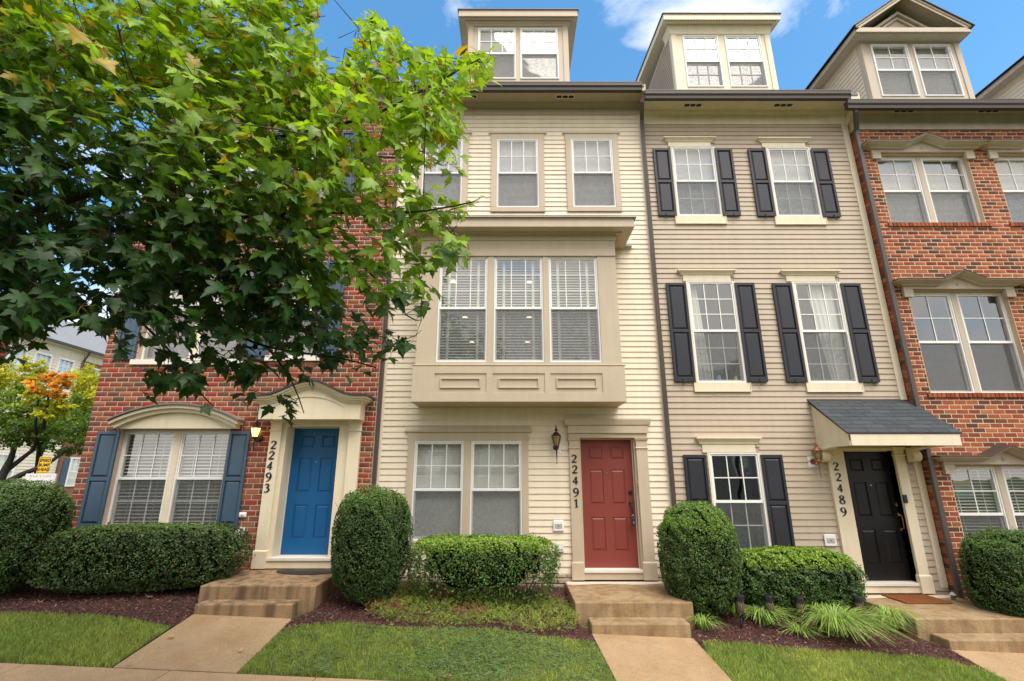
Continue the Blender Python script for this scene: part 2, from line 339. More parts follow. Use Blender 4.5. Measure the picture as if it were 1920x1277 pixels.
M = dict(
    cream=mat('cream_siding', (0.76, 0.66, 0.515), 0.55, var=0.06, vscale=2.5, streak=0.05),
    tan=mat('tan_siding', (0.47, 0.385, 0.29), 0.55, var=0.06, vscale=2.5, streak=0.05),
    btrim=mat('beige_trim', (0.51, 0.42, 0.31), 0.5, var=0.05, vscale=4, streak=0.05),
    ctrim=mat('cream_trim', (0.74, 0.65, 0.48), 0.5, var=0.05, vscale=4, streak=0.06),
    dtrim=mat('taupe_trim', (0.52, 0.44, 0.34), 0.5, var=0.06, vscale=4, streak=0.08),
    vinyl=mat('white_vinyl', (0.80, 0.79, 0.77), 0.35, var=0.03, vscale=5),
    offwhite=mat('offwhite_paint', (0.74, 0.70, 0.62), 0.5, var=0.06, vscale=5),
    brickA=mat('red_brick', (1, 1, 1), 0.85, var=0.22, vscale=38, bump=0.2, bscale=150, tint=True),
    brickD=mat('orange_brick', (1, 1, 1), 0.85, var=0.25, vscale=38, bump=0.25, bscale=150, tint=True),
    mortarA=mat('mortar', (0.50, 0.385, 0.30), 0.95, var=0.12, vscale=25, bump=0.3, bscale=150),
    mortarD=mat('sand_mortar', (0.60, 0.45, 0.30), 0.95, var=0.12, vscale=25, bump=0.3, bscale=150),
    gutter=mat('brown_aluminium', (0.052, 0.037, 0.031), 0.42, var=0.06, vscale=6, spec=0.5),
    downs=mat('brown_downspout', (0.085, 0.066, 0.058), 0.38, var=0.08, vscale=6),
    shutblue=mat('slate_blue_paint', (0.050, 0.088, 0.135), 0.42, var=0.08, vscale=5),
    shutblack=mat('black_shutter', (0.024, 0.025, 0.034), 0.42, var=0.1, vscale=5),
    blue=mat('blue_paint', (0.005, 0.095, 0.27), 0.38, var=0.06, vscale=3, bump=0.05, bscale=200),
    red=mat('red_paint', (0.23, 0.048, 0.038), 0.42, var=0.06, vscale=3, bump=0.05, bscale=200),
    black=mat('black_paint', (0.006, 0.005, 0.005), 0.45, var=0.1, vscale=3),
    iron=mat('black_iron', (0.012, 0.012, 0.013), 0.4, spec=0.5),
    bronze=mat('bronze', (0.06, 0.022, 0.018), 0.35, metallic=0.4),
    copper=mat('aged_copper', (0.36, 0.15, 0.085), 0.38, metallic=0.6),
    steel=mat('steel', (0.5, 0.5, 0.52), 0.3, metallic=0.9),
    brass=mat('brass', (0.55, 0.38, 0.16), 0.3, metallic=0.8),
    glass=glassmat(), screen=screenmat(),
    blind=mat('white_blind', (0.88, 0.86, 0.83), 0.7, var=0.04, vscale=3),
    slat=mat('painted_slat', (0.66, 0.66, 0.60), 0.5, var=0.03, vscale=3),
    tape=mat('ladder_tape', (0.62, 0.66, 0.55), 0.8),
    slatdark=mat('brown_slat', (0.40, 0.36, 0.32), 0.5),
    curtain=mat('sheer_curtain', (0.75, 0.75, 0.68), 0.9),
    room=mat('room_wall', (0.16, 0.13, 0.11), 0.9), ceiling=mat('room_ceiling', (0.30, 0.27, 0.24), 0.9),
    shingle=mat('slate_shingle', (0.055, 0.064, 0.068), 0.9, grain=.3, var=0.3, vscale=45, bump=0.8, bscale=220, tint=True),
    shingleb=mat('brown_shingle', (0.20, 0.165, 0.14), 0.9, var=0.3, vscale=45, bump=0.8, bscale=220),
    shingleg=mat('grey_shingle', (0.22, 0.23, 0.24), 0.9, var=0.15, vscale=8, bump=0.4, bscale=60),
    stone=mat('cast_stone', (0.40, 0.32, 0.24), 0.9, var=0.25, vscale=12, bump=0.8, bscale=40),
    stoopB=mat('tan_concrete', (0.36, 0.25, 0.135), 0.85, grain=.22, var=0.14, vscale=5, bump=0.4, bscale=180, color2=(0.25, 0.155, 0.072), c2scale=2.2, streak=0.26),
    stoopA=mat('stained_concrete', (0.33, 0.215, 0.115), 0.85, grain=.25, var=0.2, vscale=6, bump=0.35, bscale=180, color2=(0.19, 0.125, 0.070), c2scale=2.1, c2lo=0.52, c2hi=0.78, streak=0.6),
    newpatch=mat('pale_cement_patch', (0.62, 0.52, 0.40), 0.85, var=0.1, vscale=9, bump=0.2, bscale=150),
    walk=mat('walk_concrete', (0.37, 0.255, 0.14), 0.88, grain=.25, var=0.16, vscale=4, bump=0.35, bscale=200, color2=(0.33, 0.205, 0.10), c2scale=1.6, c2lo=0.45, c2hi=0.7),
    sidewalk=mat('sidewalk_concrete', (0.42, 0.28, 0.155), 0.9, grain=.25, var=0.15, vscale=4, bump=0.35, bscale=200),
    soil=mat('mulch_bed', (0.050, 0.022, 0.018), 0.95, var=0.5, vscale=40, bump=1.0, bscale=70),
    chip=mat('mulch_chip', (1, 1, 1), 0.85, var=0.3, vscale=60, tint=True),
    turf=mat('turf_soil', (0.10, 0.13, 0.035), 0.95, var=0.4, vscale=30, bump=1.0, bscale=90),
    asphalt=mat('asphalt', (0.05, 0.05, 0.052), 0.9, var=0.2, vscale=20, bump=0.5, bscale=150),
    earth=mat('earth_grass', (0.06, 0.085, 0.03), 0.95, var=0.4, vscale=2),
    bark=mat('maple_bark', (0.042, 0.034, 0.03), 0.9, var=0.35, vscale=30, bump=1.0, bscale=60),
    petiole=mat('leaf_stalk', (0.30, 0.16, 0.06), 0.6),
    grass=leafmat('grass_blade', 0.3, 0.5, 0.25, 0.2, 12),
    maple=leafmat('maple_leaf', 0.42, 0.42, 0.35, 0.18, 25),
    box=leafmat('boxwood_leaf', 0.22, 0.48, 0.3, 0.2, 30),
    lirio=leafmat('strap_leaf', 0.25, 0.4, 0.4, 0.2, 20),
    hull=mat('shrub_core_shade', (0.010, 0.015, 0.006), 1.0, var=0.5, vscale=30, spec=0.0),
    coir=mat('coir_mat', (0.28, 0.095, 0.03), 0.95, var=0.3, vscale=80, bump=1.0, bscale=260),
    rubber=mat('rubber_mat', (0.018, 0.019, 0.022), 0.6, var=0.3, vscale=30, bump=0.8, bscale=90),
    yellow=mat('sign_yellow', (0.85, 0.52, 0.01), 0.4), white=mat('white_paint', (0.80, 0.79, 0.78), 0.45, var=0.03),
    carwhite=mat('car_paint', (0.72, 0.72, 0.73), 0.2, spec=0.6), tyre=mat('tyre_rubber', (0.02, 0.02, 0.02), 0.8),
    cglass=mat('car_glass', (0.015, 0.018, 0.02), 0.05, spec=0.8),
    redsiding=mat('red_siding', (0.45, 0.03, 0.02), 0.55, var=0.05),
    farbrick=mat('far_brick', (1, 1, 1), 0.85, tint=True, var=0.15, vscale=8),
    vent=mat('vent_slot', (0.03, 0.028, 0.025), 0.8), plate=mat('grey_plate', (0.42, 0.42, 0.41), 0.5),
    redtext=mat('red_lettering', (0.65, 0.12, 0.12), 0.6), jarb=mat('blue_jar', (0.2, 0.35, 0.55), 0.3), jary=mat('yellow_jar', (0.7, 0.5, 0.1), 0.4),
    jarg=mat('green_jar', (0.15, 0.4, 0.08), 0.4), amber=emit('lit_amber_glass', (1.0, 0.55, 0.16), 2.2), bulb=emit('lit_bulb', (1.0, 0.75, 0.4), 30),
    lensglass=mat('smoked_glass', (0.13, 0.11, 0.085), 0.08, spec=0.7), frost=mat('frosted_bulb', (0.75, 0.7, 0.6), 0.3),
    downlight=emit('recessed_light', (1.0, 0.78, 0.5), 2.2),
)
# ------------------------------------------------------------------ repeated pieces
def merge_insts(name, meshes, insts, mt, parent):
    cache = []
    for me in meshes:
        v = np.empty(len(me.vertices)*3); me.vertices.foreach_get('co', v)
        fs = [tuple(p.vertices) for p in me.polygons]
        tri = []
        for f in fs:
            for i in range(1, len(f)-1): tri.append((f[0], f[i], f[i+1]))
        c = np.ones(len(me.vertices)*4)
        if 'tint' in me.attributes: me.attributes['tint'].data.foreach_get('color', c)
        cache.append((v.reshape(-1, 3), np.array(tri), c.reshape(-1, 4)[:, :3]))
    Vs, Fs, Cs = [], [], []; n = 0
    for loc, sc, mi, score in insts:
        v, f, c = cache[mi]; Vs.append(v*np.array(sc)+np.array(loc)); Fs.append(f+n); Cs.append(c); n += len(v)
    return np_obj(name, np.vstack(Vs), np.vstack(Fs), mt, parent, np.vstack(Cs), 'stuff')
def pieces(parent, name, plural, meshes, insts, mt, limit=296):
    insts = sorted(insts, key=lambda i: -i[3])
    for me in meshes:
        if not me.materials: me.materials.append(mt)
    for loc, sc, mi, score in insts[:limit]:
        o = bpy.data.objects.new(name, meshes[mi]); COL.objects.link(o); o.location = loc; o.scale = sc; put(o, parent)
    if insts[limit:]: merge_insts(plural, meshes, insts[limit:], mt, parent)
def score(x0, x1, z0, z1, Y, hide=None):
    xc, zc = (x0+x1)/2, (z0+z1)/2
    X, Yp = px(xc, Y, zc)
    a, b = px(x0, Y, z0), px(x1, Y, z1)
    s = abs(b[0]-a[0])*abs(b[1]-a[1])
    if not (0 < X < 1920 and 0 < Yp < 1277): s *= 0.001
    if hide and hide(X, Yp): s *= 0.01
    return s
def split_rect(x0, x1, z0, z1, ops, minw=0.012):
    out = [(x0, x1, z0, z1)]
    for (a, b, c, d) in ops:
        nxt = []
        for (p, q, r, s) in out:
            if b <= p or a >= q or d <= r or c >= s: nxt.append((p, q, r, s)); continue
            if p < a: nxt.append((p, a, r, s))
            if q > b: nxt.append((b, q, r, s))
            m0, m1 = max(p, a), min(q, b)
            if r < c: nxt.append((m0, m1, r, c))
            if s > d: nxt.append((m0, m1, d, s))
        out = nxt
    return [o for o in out if o[1]-o[0] > minw and o[3]-o[2] > 0.008]
def slab(X0, X1, Z0, Z1, y0, y1, ops):
    mb = MB()
    xs = sorted(set([X0, X1]+[min(max(v, X0), X1) for o in ops for v in o[:2]]))
    zs = sorted(set([Z0, Z1]+[min(max(v, Z0), Z1) for o in ops for v in o[2:]]))
    for i in range(len(xs)-1):
        k = 0
        while k < len(zs)-1:
            def solid(kk):
                xm, zm = (xs[i]+xs[i+1])/2, (zs[kk]+zs[kk+1])/2
                return not any(a < xm < b and c < zm < d for a, b, c, d in ops)
            if not solid(k): k += 1; continue
            j = k
            while j+1 < len(zs)-1 and solid(j+1): j += 1
            mb.box(xs[i], xs[i+1], y0, y1, zs[k], zs[j+1]); k = j+1
    return mb
def board_mesh(lap):
    mb = MB(); mb.prism_x([(0.0, 0), (-0.0165, 0), (-0.017, 0.007), (-0.003, lap), (0.0, lap)], 0, 1)
    me = bpy.data.meshes.new('siding_board'); me.from_pydata(mb.v, [], mb.f); me.update(); return me
def siding(parent, X0, X1, Z0, Z1, Y, lap, mt, ops, limit=296):
    me = board_mesh(lap); insts = []; z = Z0
    hid = lambda x, y: x < 830 and y < 640
    while z < Z1-0.01:
        zt = min(z+lap, Z1)
        segs = []
        for (a, b, c, d) in split_rect(X0, X1, z, zt, ops):
            if b-a > 2.4 and random.random() < .75:
                k = random.uniform(a+.7, b-.7); segs += [(a, k+.004, c, d), (k, b, c, d)]
            else: segs.append((a, b, c, d))
        for (a, b, c, d) in segs:
            jit = random.uniform(-0.0022, 0.0012)
            insts.append(((a, Y+jit, c), (b-a, 1+random.uniform(-.06, .06), (d-c)/lap*0.999), 0, score(a, b, c, d, Y, hid)))
        z += lap
    pieces(parent, 'siding_board', 'siding_boards', [me], insts, mt, limit)
def brick_mesh(L, H, D, tint, j=0.004):
    mb = MB(); r = lambda: random.uniform(-0.0015, 0.0015); c = 0.0045
    mb.v = [(0, D, 0), (L, D, 0), (L, D, H), (0, D, H), (0, c, 0), (L, c, 0), (L, c, H), (0, c, H),
            (c, r(), c), (L-c, r(), c), (L-c, r(), H-c), (c, r(), H-c)]
    mb.f = [(8, 9, 10, 11), (4, 5, 9, 8), (5, 6, 10, 9), (6, 7, 11, 10), (7, 4, 8, 11), (0, 1, 5, 4), (1, 2, 6, 5), (2, 3, 7, 6), (3, 0, 4, 7)]
    me = bpy.data.meshes.new('brick'); me.from_pydata(mb.v, [], mb.f)
    a = me.attributes.new('tint', 'FLOAT_COLOR', 'POINT'); a.data.foreach_set('color', np.array([(*tint, 1)]*12, dtype=np.float32).ravel()); me.update()
    return me
def bricks(parent, X0, X1, Z0, Z1, Y, L, H, joint, palette, mt, ops, hide=None, limit=296, phase=0.0):
    meshes = [brick_mesh(L-joint, H-joint, 0.085, c) for c in palette]
    insts = []; z = Z0; row = 0
    while z < Z1-0.02:
        zt = min(z+H, Z1)
        x = X0-(L/2 if row % 2 else 0)-phase
        prev = -1
        while x < X1:
            a, b = max(x, X0), min(x+L, X1)
            if b-a > 0.03:
                for (p, q, r, s) in split_rect(a+joint/2, b-joint/2, z+joint/2, zt-joint/2, ops, 0.02):
                    k = random.randrange(len(palette))
                    if k == prev: k = random.randrange(len(palette))
                    prev = k
                    insts.append(((p, Y+random.uniform(-.0015, .0015), r+random.uniform(-.001, .001)), ((q-p)/(L-joint), 1, (s-r)/(H-joint)), k, score(p, q, r, s, Y, hide)))
            x += L
        z += H; row += 1
    pieces(parent, 'brick', 'bricks', meshes, insts, mt, limit)
    return meshes
def rowlock(parent, x0, x1, z0, z1, Y, palette, mt, proud=0.03):
    """a course of bricks on edge as a window sill"""
    n = max(3, int(round((x1-x0)/0.078))); w = (x1-x0)/n
    ms = [brick_mesh(w-0.010, z1-z0-0.008, 0.12, c) for c in palette[:5]]
    for m_ in ms: m_.materials.append(mt)
    for i in range(n):
        o = bpy.data.objects.new('brick', random.choice(ms)); COL.objects.link(o)
        o.location = (x0+i*w+0.005, Y-proud, z0+0.004); put(o, parent)

# ------------------------------------------------------------------ windows
def window(house, r, Yf, up=(3, 2), lo=None, blind='cell', screen=True, fm=None, blmat=None, slatpitch=0.05, curtain=None, tilt=35, label=None):
    X0, X1, Z0, Z1 = r; fm = fm or M['vinyl']; zm = (Z0+Z1)/2
    f = 0.024; s = 0.026
    mb = MB()
    mb.box(X0, X0+f, Yf-.012, Yf+.1, Z0, Z1); mb.box(X1-f, X1, Yf-.012, Yf+.1, Z0, Z1)
    mb.box(X0+f, X1-f, Yf-.012, Yf+.1, Z1-f, Z1); mb.box(X0+f, X1-f, Yf-.012, Yf+.1, Z0, Z0+f)
    w = mb.obj('window', fm, house, bevel=.003, label=label)
    def ring(name, x0, x1, z0, z1, y0, y1, t, tb=None, tt=None):
        m = MB(); tb = tb or t; tt = tt or t
        m.box(x0, x0+t, y0, y1, z0, z1); m.box(x1-t, x1, y0, y1, z0, z1)
        m.box(x0+t, x1-t, y0, y1, z0, z0+tb); m.box(x0+t, x1-t, y0, y1, z1-tt, z1); return m.obj(name, fm, w, bevel=.002)
    a0, a1 = X0+f+.001, X1-f-.001
    ring('sash', a0, a1, zm-.022, Z1-f-.001, Yf+.002, Yf+.036, s, .045, s)
    ring('sash', a0, a1, Z0+f+.001, zm+.02, Yf+.042, Yf+.076, s, .035, .04)
    for (z0, z1, y, g) in ((zm+.023, Z1-f-s, Yf+.02, up), (Z0+f+.036, zm-.02, Yf+.058, lo)):
        MB().quad((a0+s, y, z0), (a1-s, y, z0), (a1-s, y, z1), (a0+s, y, z1)).obj('pane', M['glass'], w)
        if g:
            m = MB(); nx, nz = g; b = .0085
            for i in range(1, nx):
                x = a0+s+(a1-a0-2*s)*i/nx; m.box(x-b, x+b, y-.012, y-.003, z0, z1)
            for k in range(1, nz):
                z = z0+(z1-z0)*k/nz
                for i in range(nx):
                    xa = a0+s+(a1-a0-2*s)*i/nx+(b if i else 0); xb = a0+s+(a1-a0-2*s)*(i+1)/nx-(b if i < nx-1 else 0)
                    m.box(xa, xb, y-.012, y-.003, z-b, z+b)
            m.obj('grille', fm, w)
    if screen:
        ya = Yf+.012; MB().quad((a0+.014, ya, Z0+f+.014), (a1-.014, ya, Z0+f+.014), (a1-.014, ya, zm-.024), (a0+.014, ya, zm-.024)).obj('insect_screen', M['screen'], w)
        m = MB(); t = .012; z0, z1 = Z0+f+.002, zm-.023
        for bx in ((a0, a0+t, z0, z1), (a1-t, a1, z0, z1), (a0+t, a1-t, z0, z0+t)): m.box(bx[0], bx[1], ya-.005, ya+.005, bx[2], bx[3])
        m.obj('screen_frame', M['plate'], w)
    yb = Yf+.112; bm_ = blmat or M['blind']
    if blind == 'cell':
        m = MB(); n = int((Z1-Z0-.06)/.026); zz = Z1-.03
        for i in range(n):
            z = zz-i*.026; m.quad((X0+.03, yb-.008, z-.026), (X1-.03, yb-.008, z-.026), (X1-.03, yb+.006, z-.001), (X0+.03, yb+.006, z-.001))
        m.obj('blind', bm_, w, kind='stuff')
    elif blind in ('wood', 'bay'):
        n = int((Z1-Z0-.08)/slatpitch); hw = .024 if blind == 'wood' else .02
        c, sn = math.cos(rad(tilt))*hw, math.sin(rad(tilt))*hw
        m = MB(); m.add([(0, -c, -sn), (1, -c, -sn), (1, c, sn), (0, c, sn), (0, -c, -sn+.003), (1, -c, -sn+.003), (1, c, sn+.003), (0, c, sn+.003)],
                        [(0,3,2,1), (4,5,6,7), (0,1,5,4), (1,2,6,5), (2,3,7,6), (3,0,4,7)])
        o = m.obj('slat', bm_ if blmat else M['slat'], None); me = o.data; bpy.data.objects.remove(o)
        for i in range(n):
            o = bpy.data.objects.new('slat', me); COL.objects.link(o); o.location = (X0+.03, yb, Z1-.06-i*slatpitch); o.scale = (X1-X0-.06, 1, 1); put(o, w)
        for t in ((.2, .8) if blind == 'bay' else (.25, .75)):
            x = X0+(X1-X0)*t; tw = .022 if blind == 'bay' else .006
            MB().box(x-tw, x+tw, yb-hw-.006, yb-hw-.003, Z0+.03, Z1-.04).obj('ladder_tape', M['tape'], w)
        MB().box(X0+.03, X1-.03, yb-.03, yb+.03, Z1-.055, Z1-.03).obj('head_rail', M['slat'], w)
    if curtain:
        for (t0, t1, b0, b1) in curtain:     # spans at the top and the bottom of each drape
            m = MB(); n = 36; rows = 8
            for k in range(rows+1):
                z = Z1-.03-(Z1-Z0-.06)*k/rows; q = k/rows
                for i in range(n+1):
                    u = i/n; x = X0+(X1-X0)*((t0+(t1-t0)*u)*(1-q)+(b0+(b1-b0)*u)*q)
                    m.v.append((x, yb+.05+.018*math.sin(u*26+q*1.2)+.006*math.sin(u*61+q*4), z)); m.t.append((1, 1, 1))
            for k in range(rows):
                for i in range(n): a = k*(n+1)+i; m.f.append((a, a+1, a+n+2, a+n+1))
            m.obj('curtain', M['curtain'], w, smooth=True)
    return w
def rects(house, name, mt, boxes, bevel=.003):
    for b in boxes:
        m = MB(); m.box(*b); o = m.obj(name, mt, house, bevel=bevel)
    return o
def shutter(house, X0, X1, Z0, Z1, Yw, mt, hook=True, side=1):
    """louvre-less panel shutter fixed to the wall face Yw"""
    m = MB(); t = .045; zm = Z0+(Z1-Z0)*.5; y0, y1 = Yw-.042, Yw-.004
    m.box(X0, X0+t, y0, y1, Z0, Z1); m.box(X1-t, X1, y0, y1, Z0, Z1)
    m.box(X0+t, X1-t, y0, y1, Z1-.055, Z1); m.box(X0+t, X1-t, y0, y1, Z0, Z0+.085); m.box(X0+t, X1-t, y0, y1, zm-.03, zm+.03)
    m.box(X0+t, X1-t, y1-.014, y1, Z0+.085, zm-.03); m.box(X0+t, X1-t, y1-.014, y1, zm+.03, Z1-.055)
    s = m.obj('shutter', mt, house, bevel=.004)
    for z0, z1 in ((Z0+.093, zm-.038), (zm+.038, Z1-.063)):
        MB().frustum(X0+t+.008, X1-t-.008, z0, z1, y1-.014, y0+.004, .028).obj('panel', mt, s)
    if hook:
        x = X0+(X1-X0)*(.42 if side < 0 else .62); pts = []
        for i in range(15):
            a = i/14*4.6; rr = .03*(1-i/22)
            pts.append((x+side*(.018-rr*math.cos(a)), y0-.01, Z0-.045-rr*math.sin(a)*1.0))
        MB().tube([(x, y0-.012, Z0+.03), (x, y0-.012, Z0-.015)]+pts, .006, 6).obj('holdback_hook', M['iron'], s, smooth=True)
        MB().tube([(x, y0-.014, Z0+.04), (x, y0+.002, Z0+.04)], .016, 8).obj('bolt', M['iron'], s)
    return s
PANELS = [(.123, .332), (.506, 1.058), (1.262, 1.777)]
def door(house, X0, X1, Z0, Z1, Yd, mt, hmat, label=None, plain=False):
    W = X1-X0; H = Z1-Z0; k = H/2.03
    ys, yb = Yd, Yd+.013
    cols = [(X0+.165*W, X0+.425*W), (X0+.575*W, X0+.835*W)]
    ops = [(a, b, Z1-q*k, Z1-p*k) for a, b in cols for p, q in PANELS]
    m = slab(X0, X1, Z0, Z1, ys, yb, ops); m.box(X0, X1, yb, Yd+.045, Z0, Z1)
    d = m.obj('front_door', mt, house, label=label)
    for o in ops:
        MB().frustum(o[0]+.012, o[1]-.012, o[2]+.012, o[3]-.012, yb-.0003, ys+.002, .024).obj('panel', mt, d)
    xk = X1-.07
    MB().tube([(xk, ys, Z0+1.16*k), (xk, ys-.03, Z0+1.16*k)], [.036, .03], 16).obj('deadbolt', hmat, d, smooth=False, bevel=.004)
    h = MB(); h.lathe([(.0, -.0), (.03, .002), (.034, .03), (.0, .036)], (xk, ys-.02, Z0+.98*k), 12)
    h.tube([(xk, ys-.02, Z0+1.0*k), (xk, ys-.06, Z0+.99*k), (xk, ys-.068, Z0+.9*k), (xk, ys-.06, Z0+.8*k), (xk, ys, Z0+.77*k)], .011, 8)
    h.tube([(xk, ys, Z0+.77*k), (xk, ys-.012, Z0+.77*k)], .024, 12); h.tube([(xk, ys, Z0+1.0*k), (xk, ys-.02, Z0+1.0*k)], .032, 12)
    h.obj('door_handle', hmat, d, smooth=True)
    MB().tube([(X0+W*.5, ys+.002, Z1-.56*k), (X0+W*.5, ys-.006, Z1-.56*k)], .009, 10).obj('peephole', M['steel'], d)
    return d
# ------------------------------------------------------------------ house numbers: broad nibbed digits
GLY = {
 '2': [[(.10,.74,.07),(.12,.90,.10),(.30,1.0,.10),(.50,.97,.14),(.62,.82,.20),(.58,.64,.18),(.40,.42,.12),(.20,.22,.09),(.06,.08,.10)],
       [(.04,.07,.13),(.35,.09,.17),(.60,.07,.13),(.70,.16,.06)]],
 '4': [[(.52,1.0,.08),(.30,.68,.09),(.04,.36,.08)], [(.02,.34,.10),(.38,.32,.12),(.72,.34,.10)], [(.52,1.0,.18),(.48,.5,.19),(.47,.0,.16)]],
 '9': [[(.60,.70,.16),(.54,.92,.10),(.34,1.0,.10),(.12,.88,.15),(.06,.70,.19),(.16,.50,.14),(.36,.44,.09),(.56,.54,.10),(.62,.70,.18),(.60,.40,.20),(.46,.14,.12),(.22,-.02,.08),(.08,.0,.06)]],
 '1': [[(.10,.82,.06),(.26,.90,.10),(.40,1.0,.10)], [(.38,1.0,.16),(.36,.5,.18),(.38,.04,.15)], [(.2,.0,.08),(.36,.04,.10),(.54,.04,.08)]],
 '3': [[(.10,.86,.08),(.26,.98,.10),(.48,.94,.14),(.56,.78,.18),(.44,.62,.12),(.26,.56,.08)], [(.26,.56,.08),(.50,.50,.13),(.62,.32,.20),(.52,.12,.15),(.28,.0,.10),(.06,.06,.08)]],
 '8': [[(.34,.56,.12),(.12,.70,.16),(.14,.90,.14),(.34,1.0,.09),(.54,.92,.13),(.58,.74,.16),(.34,.56,.13),(.10,.38,.16),(.06,.20,.18),(.18,.03,.13),(.38,-.02,.09),(.60,.10,.15),(.62,.30,.19),(.34,.56,.13)]],
}
def digit(house, ch, cx, cz, h, Y, mt):
    m = MB(); w = h*.72
    for st in GLY[ch]:
        P = []
        for i in range(len(st)-1):
            for k in range(4):
                t = k/4; p0 = st[max(i-1, 0)]; p1 = st[i]; p2 = st[i+1]; p3 = st[min(i+2, len(st)-1)]
                P.append([0.5*((2*p1[j])+(-p0[j]+p2[j])*t+(2*p0[j]-5*p1[j]+4*p2[j]-p3[j])*t*t+(-p0[j]+3*p1[j]-3*p2[j]+p3[j])*t**3) for j in range(3)])
        P.append(list(st[-1])); L_, R_ = [], []
        for i in range(len(P)):
            a, b = P[max(i-1, 0)], P[min(i+1, len(P)-1)]; dx, dz = b[0]-a[0], b[1]-a[1]; l = math.hypot(dx, dz) or 1
            nx, nz = -dz/l*P[i][2]*.6, dx/l*P[i][2]*.6
            L_.append((cx+(P[i][0]+nx-.34)*h, cz+(P[i][1]+nz-.5)*h)); R_.append((cx+(P[i][0]-nx-.34)*h, cz+(P[i][1]-nz-.5)*h))
        y1 = Y; y0 = Y-.008-random.uniform(0, .0012)
        n = len(P); vs = []
        for i in range(n):
            vs += [(L_[i][0], y0, L_[i][1]), (R_[i][0], y0, R_[i][1]), (L_[i][0], y1, L_[i][1]), (R_[i][0], y1, R_[i][1])]
        fs = []
        for i in range(n-1):
            a = 4*i; fs += [(a, a+1, a+5, a+4), (a, a+4, a+6, a+2), (a+1, a+3, a+7, a+5)]
        m.add(vs, fs)
    return m.obj('house_number_digit', mt, house)

# ------------------------------------------------------------------ eaves, gutters, dormers
def gutter(house, X0, X1, Y, z0, z1):
    h = z1-z0; prof = [(Y+.125, z0+.02), (Y+.06, z0), (Y+.035, z0+.01), (Y+.028, z0+h*.35), (Y+.004, z0+h*.55), (Y, z1-.02), (Y-.004, z1-.018), (Y-.004, z1), (Y+.012, z1), (Y+.014, z0+h*.6), (Y+.04, z0+.03), (Y+.12, z0+.03), (Y+.12, z1), (Y+.125, z1)]
    m = MB(); m.prism_x(prof, X0, X1)
    pr2 = [(Y+.12, z0+.02), (Y+.055, z0+.003), (Y+.035, z0+.013), (Y+.006, z0+h*.55), (Y+.004, z1-.01), (Y+.12, z1-.01)]
    m.prism_x(pr2, X0+.002, X0+.006); m.prism_x(pr2, X1-.006, X1-.002)
    return m.obj('gutter', M['gutter'], house)
def vents(house, x0, x1, zs, Yc):
    """three-slot soffit vent under the soffit plane zs"""
    w = x1-x0; m = MB(); d = .055
    v = slab(x0, x1, Yc-d, Yc+d, 0, 1, [(x0+w*(.04+.32*i), x0+w*(.32+.32*i), Yc-d*.7, Yc+d*.7) for i in range(3)])
    m.v = [(a, c, zs-.006+.005*b) for a, b, c in v.v]; m.f = [f[::-1] for f in v.f]; m.t = v.t
    o = m.obj('soffit_vent', M['offwhite'], house)
    for i in range(3): MB().box(x0+w*(.04+.32*i), x0+w*(.32+.32*i), Yc-d*.7, Yc+d*.7, zs-.0035, zs-.0015).obj('vent_slot', M['vent'], o)
def eave(house, X0, X1, Yw, zf, zc, zs, gz0, gz1, trim, rend=False, Yg=-.57):
    rects(house, 'frieze_board', trim, [(X0, X1, Yw-.03, Yw, zf, zc)])
    m = MB(); m.prism_x([(Yw, zc), (Yw-.035, zc), (Yw-.045, zc+.02), (Yw-.075, zc+(zs-zc)*.6), (Yw-.10, zs-.004), (Yw, zs-.004)], X0+.001, X1-.001); m.obj('crown_moulding', trim, house)
    rects(house, 'soffit', trim, [(X0, X1, Yg+.15, Yw+.02, zs, zs+.02)], 0)
    # perforated strip along the outer edge of the soffit
    n = int((X1-X0)/.05); v = MB()
    for i in range(n):
        if i % 26 < 24: v.box(X0+.03+i*.05, X0+.052+i*.05, Yg+.17, Yg+.195, zs-.003, zs-.001)
    v.obj('soffit_perforation', M['vent'], house, kind='stuff')
    rects(house, 'fascia', trim, [(X0, X1, Yg+.127, Yg+.149, zs-.03, gz1+.01)], 0)
    if rend:
        MB().prism_x([(Yg+.126, zs-.02), (Yg+.126, zs+.13), (Yw, zs+.3), (Yw, zf-.02), (Yw-.03, zf-.02)], X1, X1+.03).obj('eave_return', trim, house)
def main_roof(house, X0, X1, zs, ridge=5.2, mt=None):
    e = -.46; s = .62; zr = zs+.05+s*(ridge-e)
    m = MB(); m.prism_x([(e, zs+.06), (e, zs+.10), (ridge, zr+.05), (ridge*2+.6, zs+.10), (ridge*2+.6, zs+.06), (ridge, zr)], X0, X1)
    return m.obj('roof', mt or M['shingleg'], house)
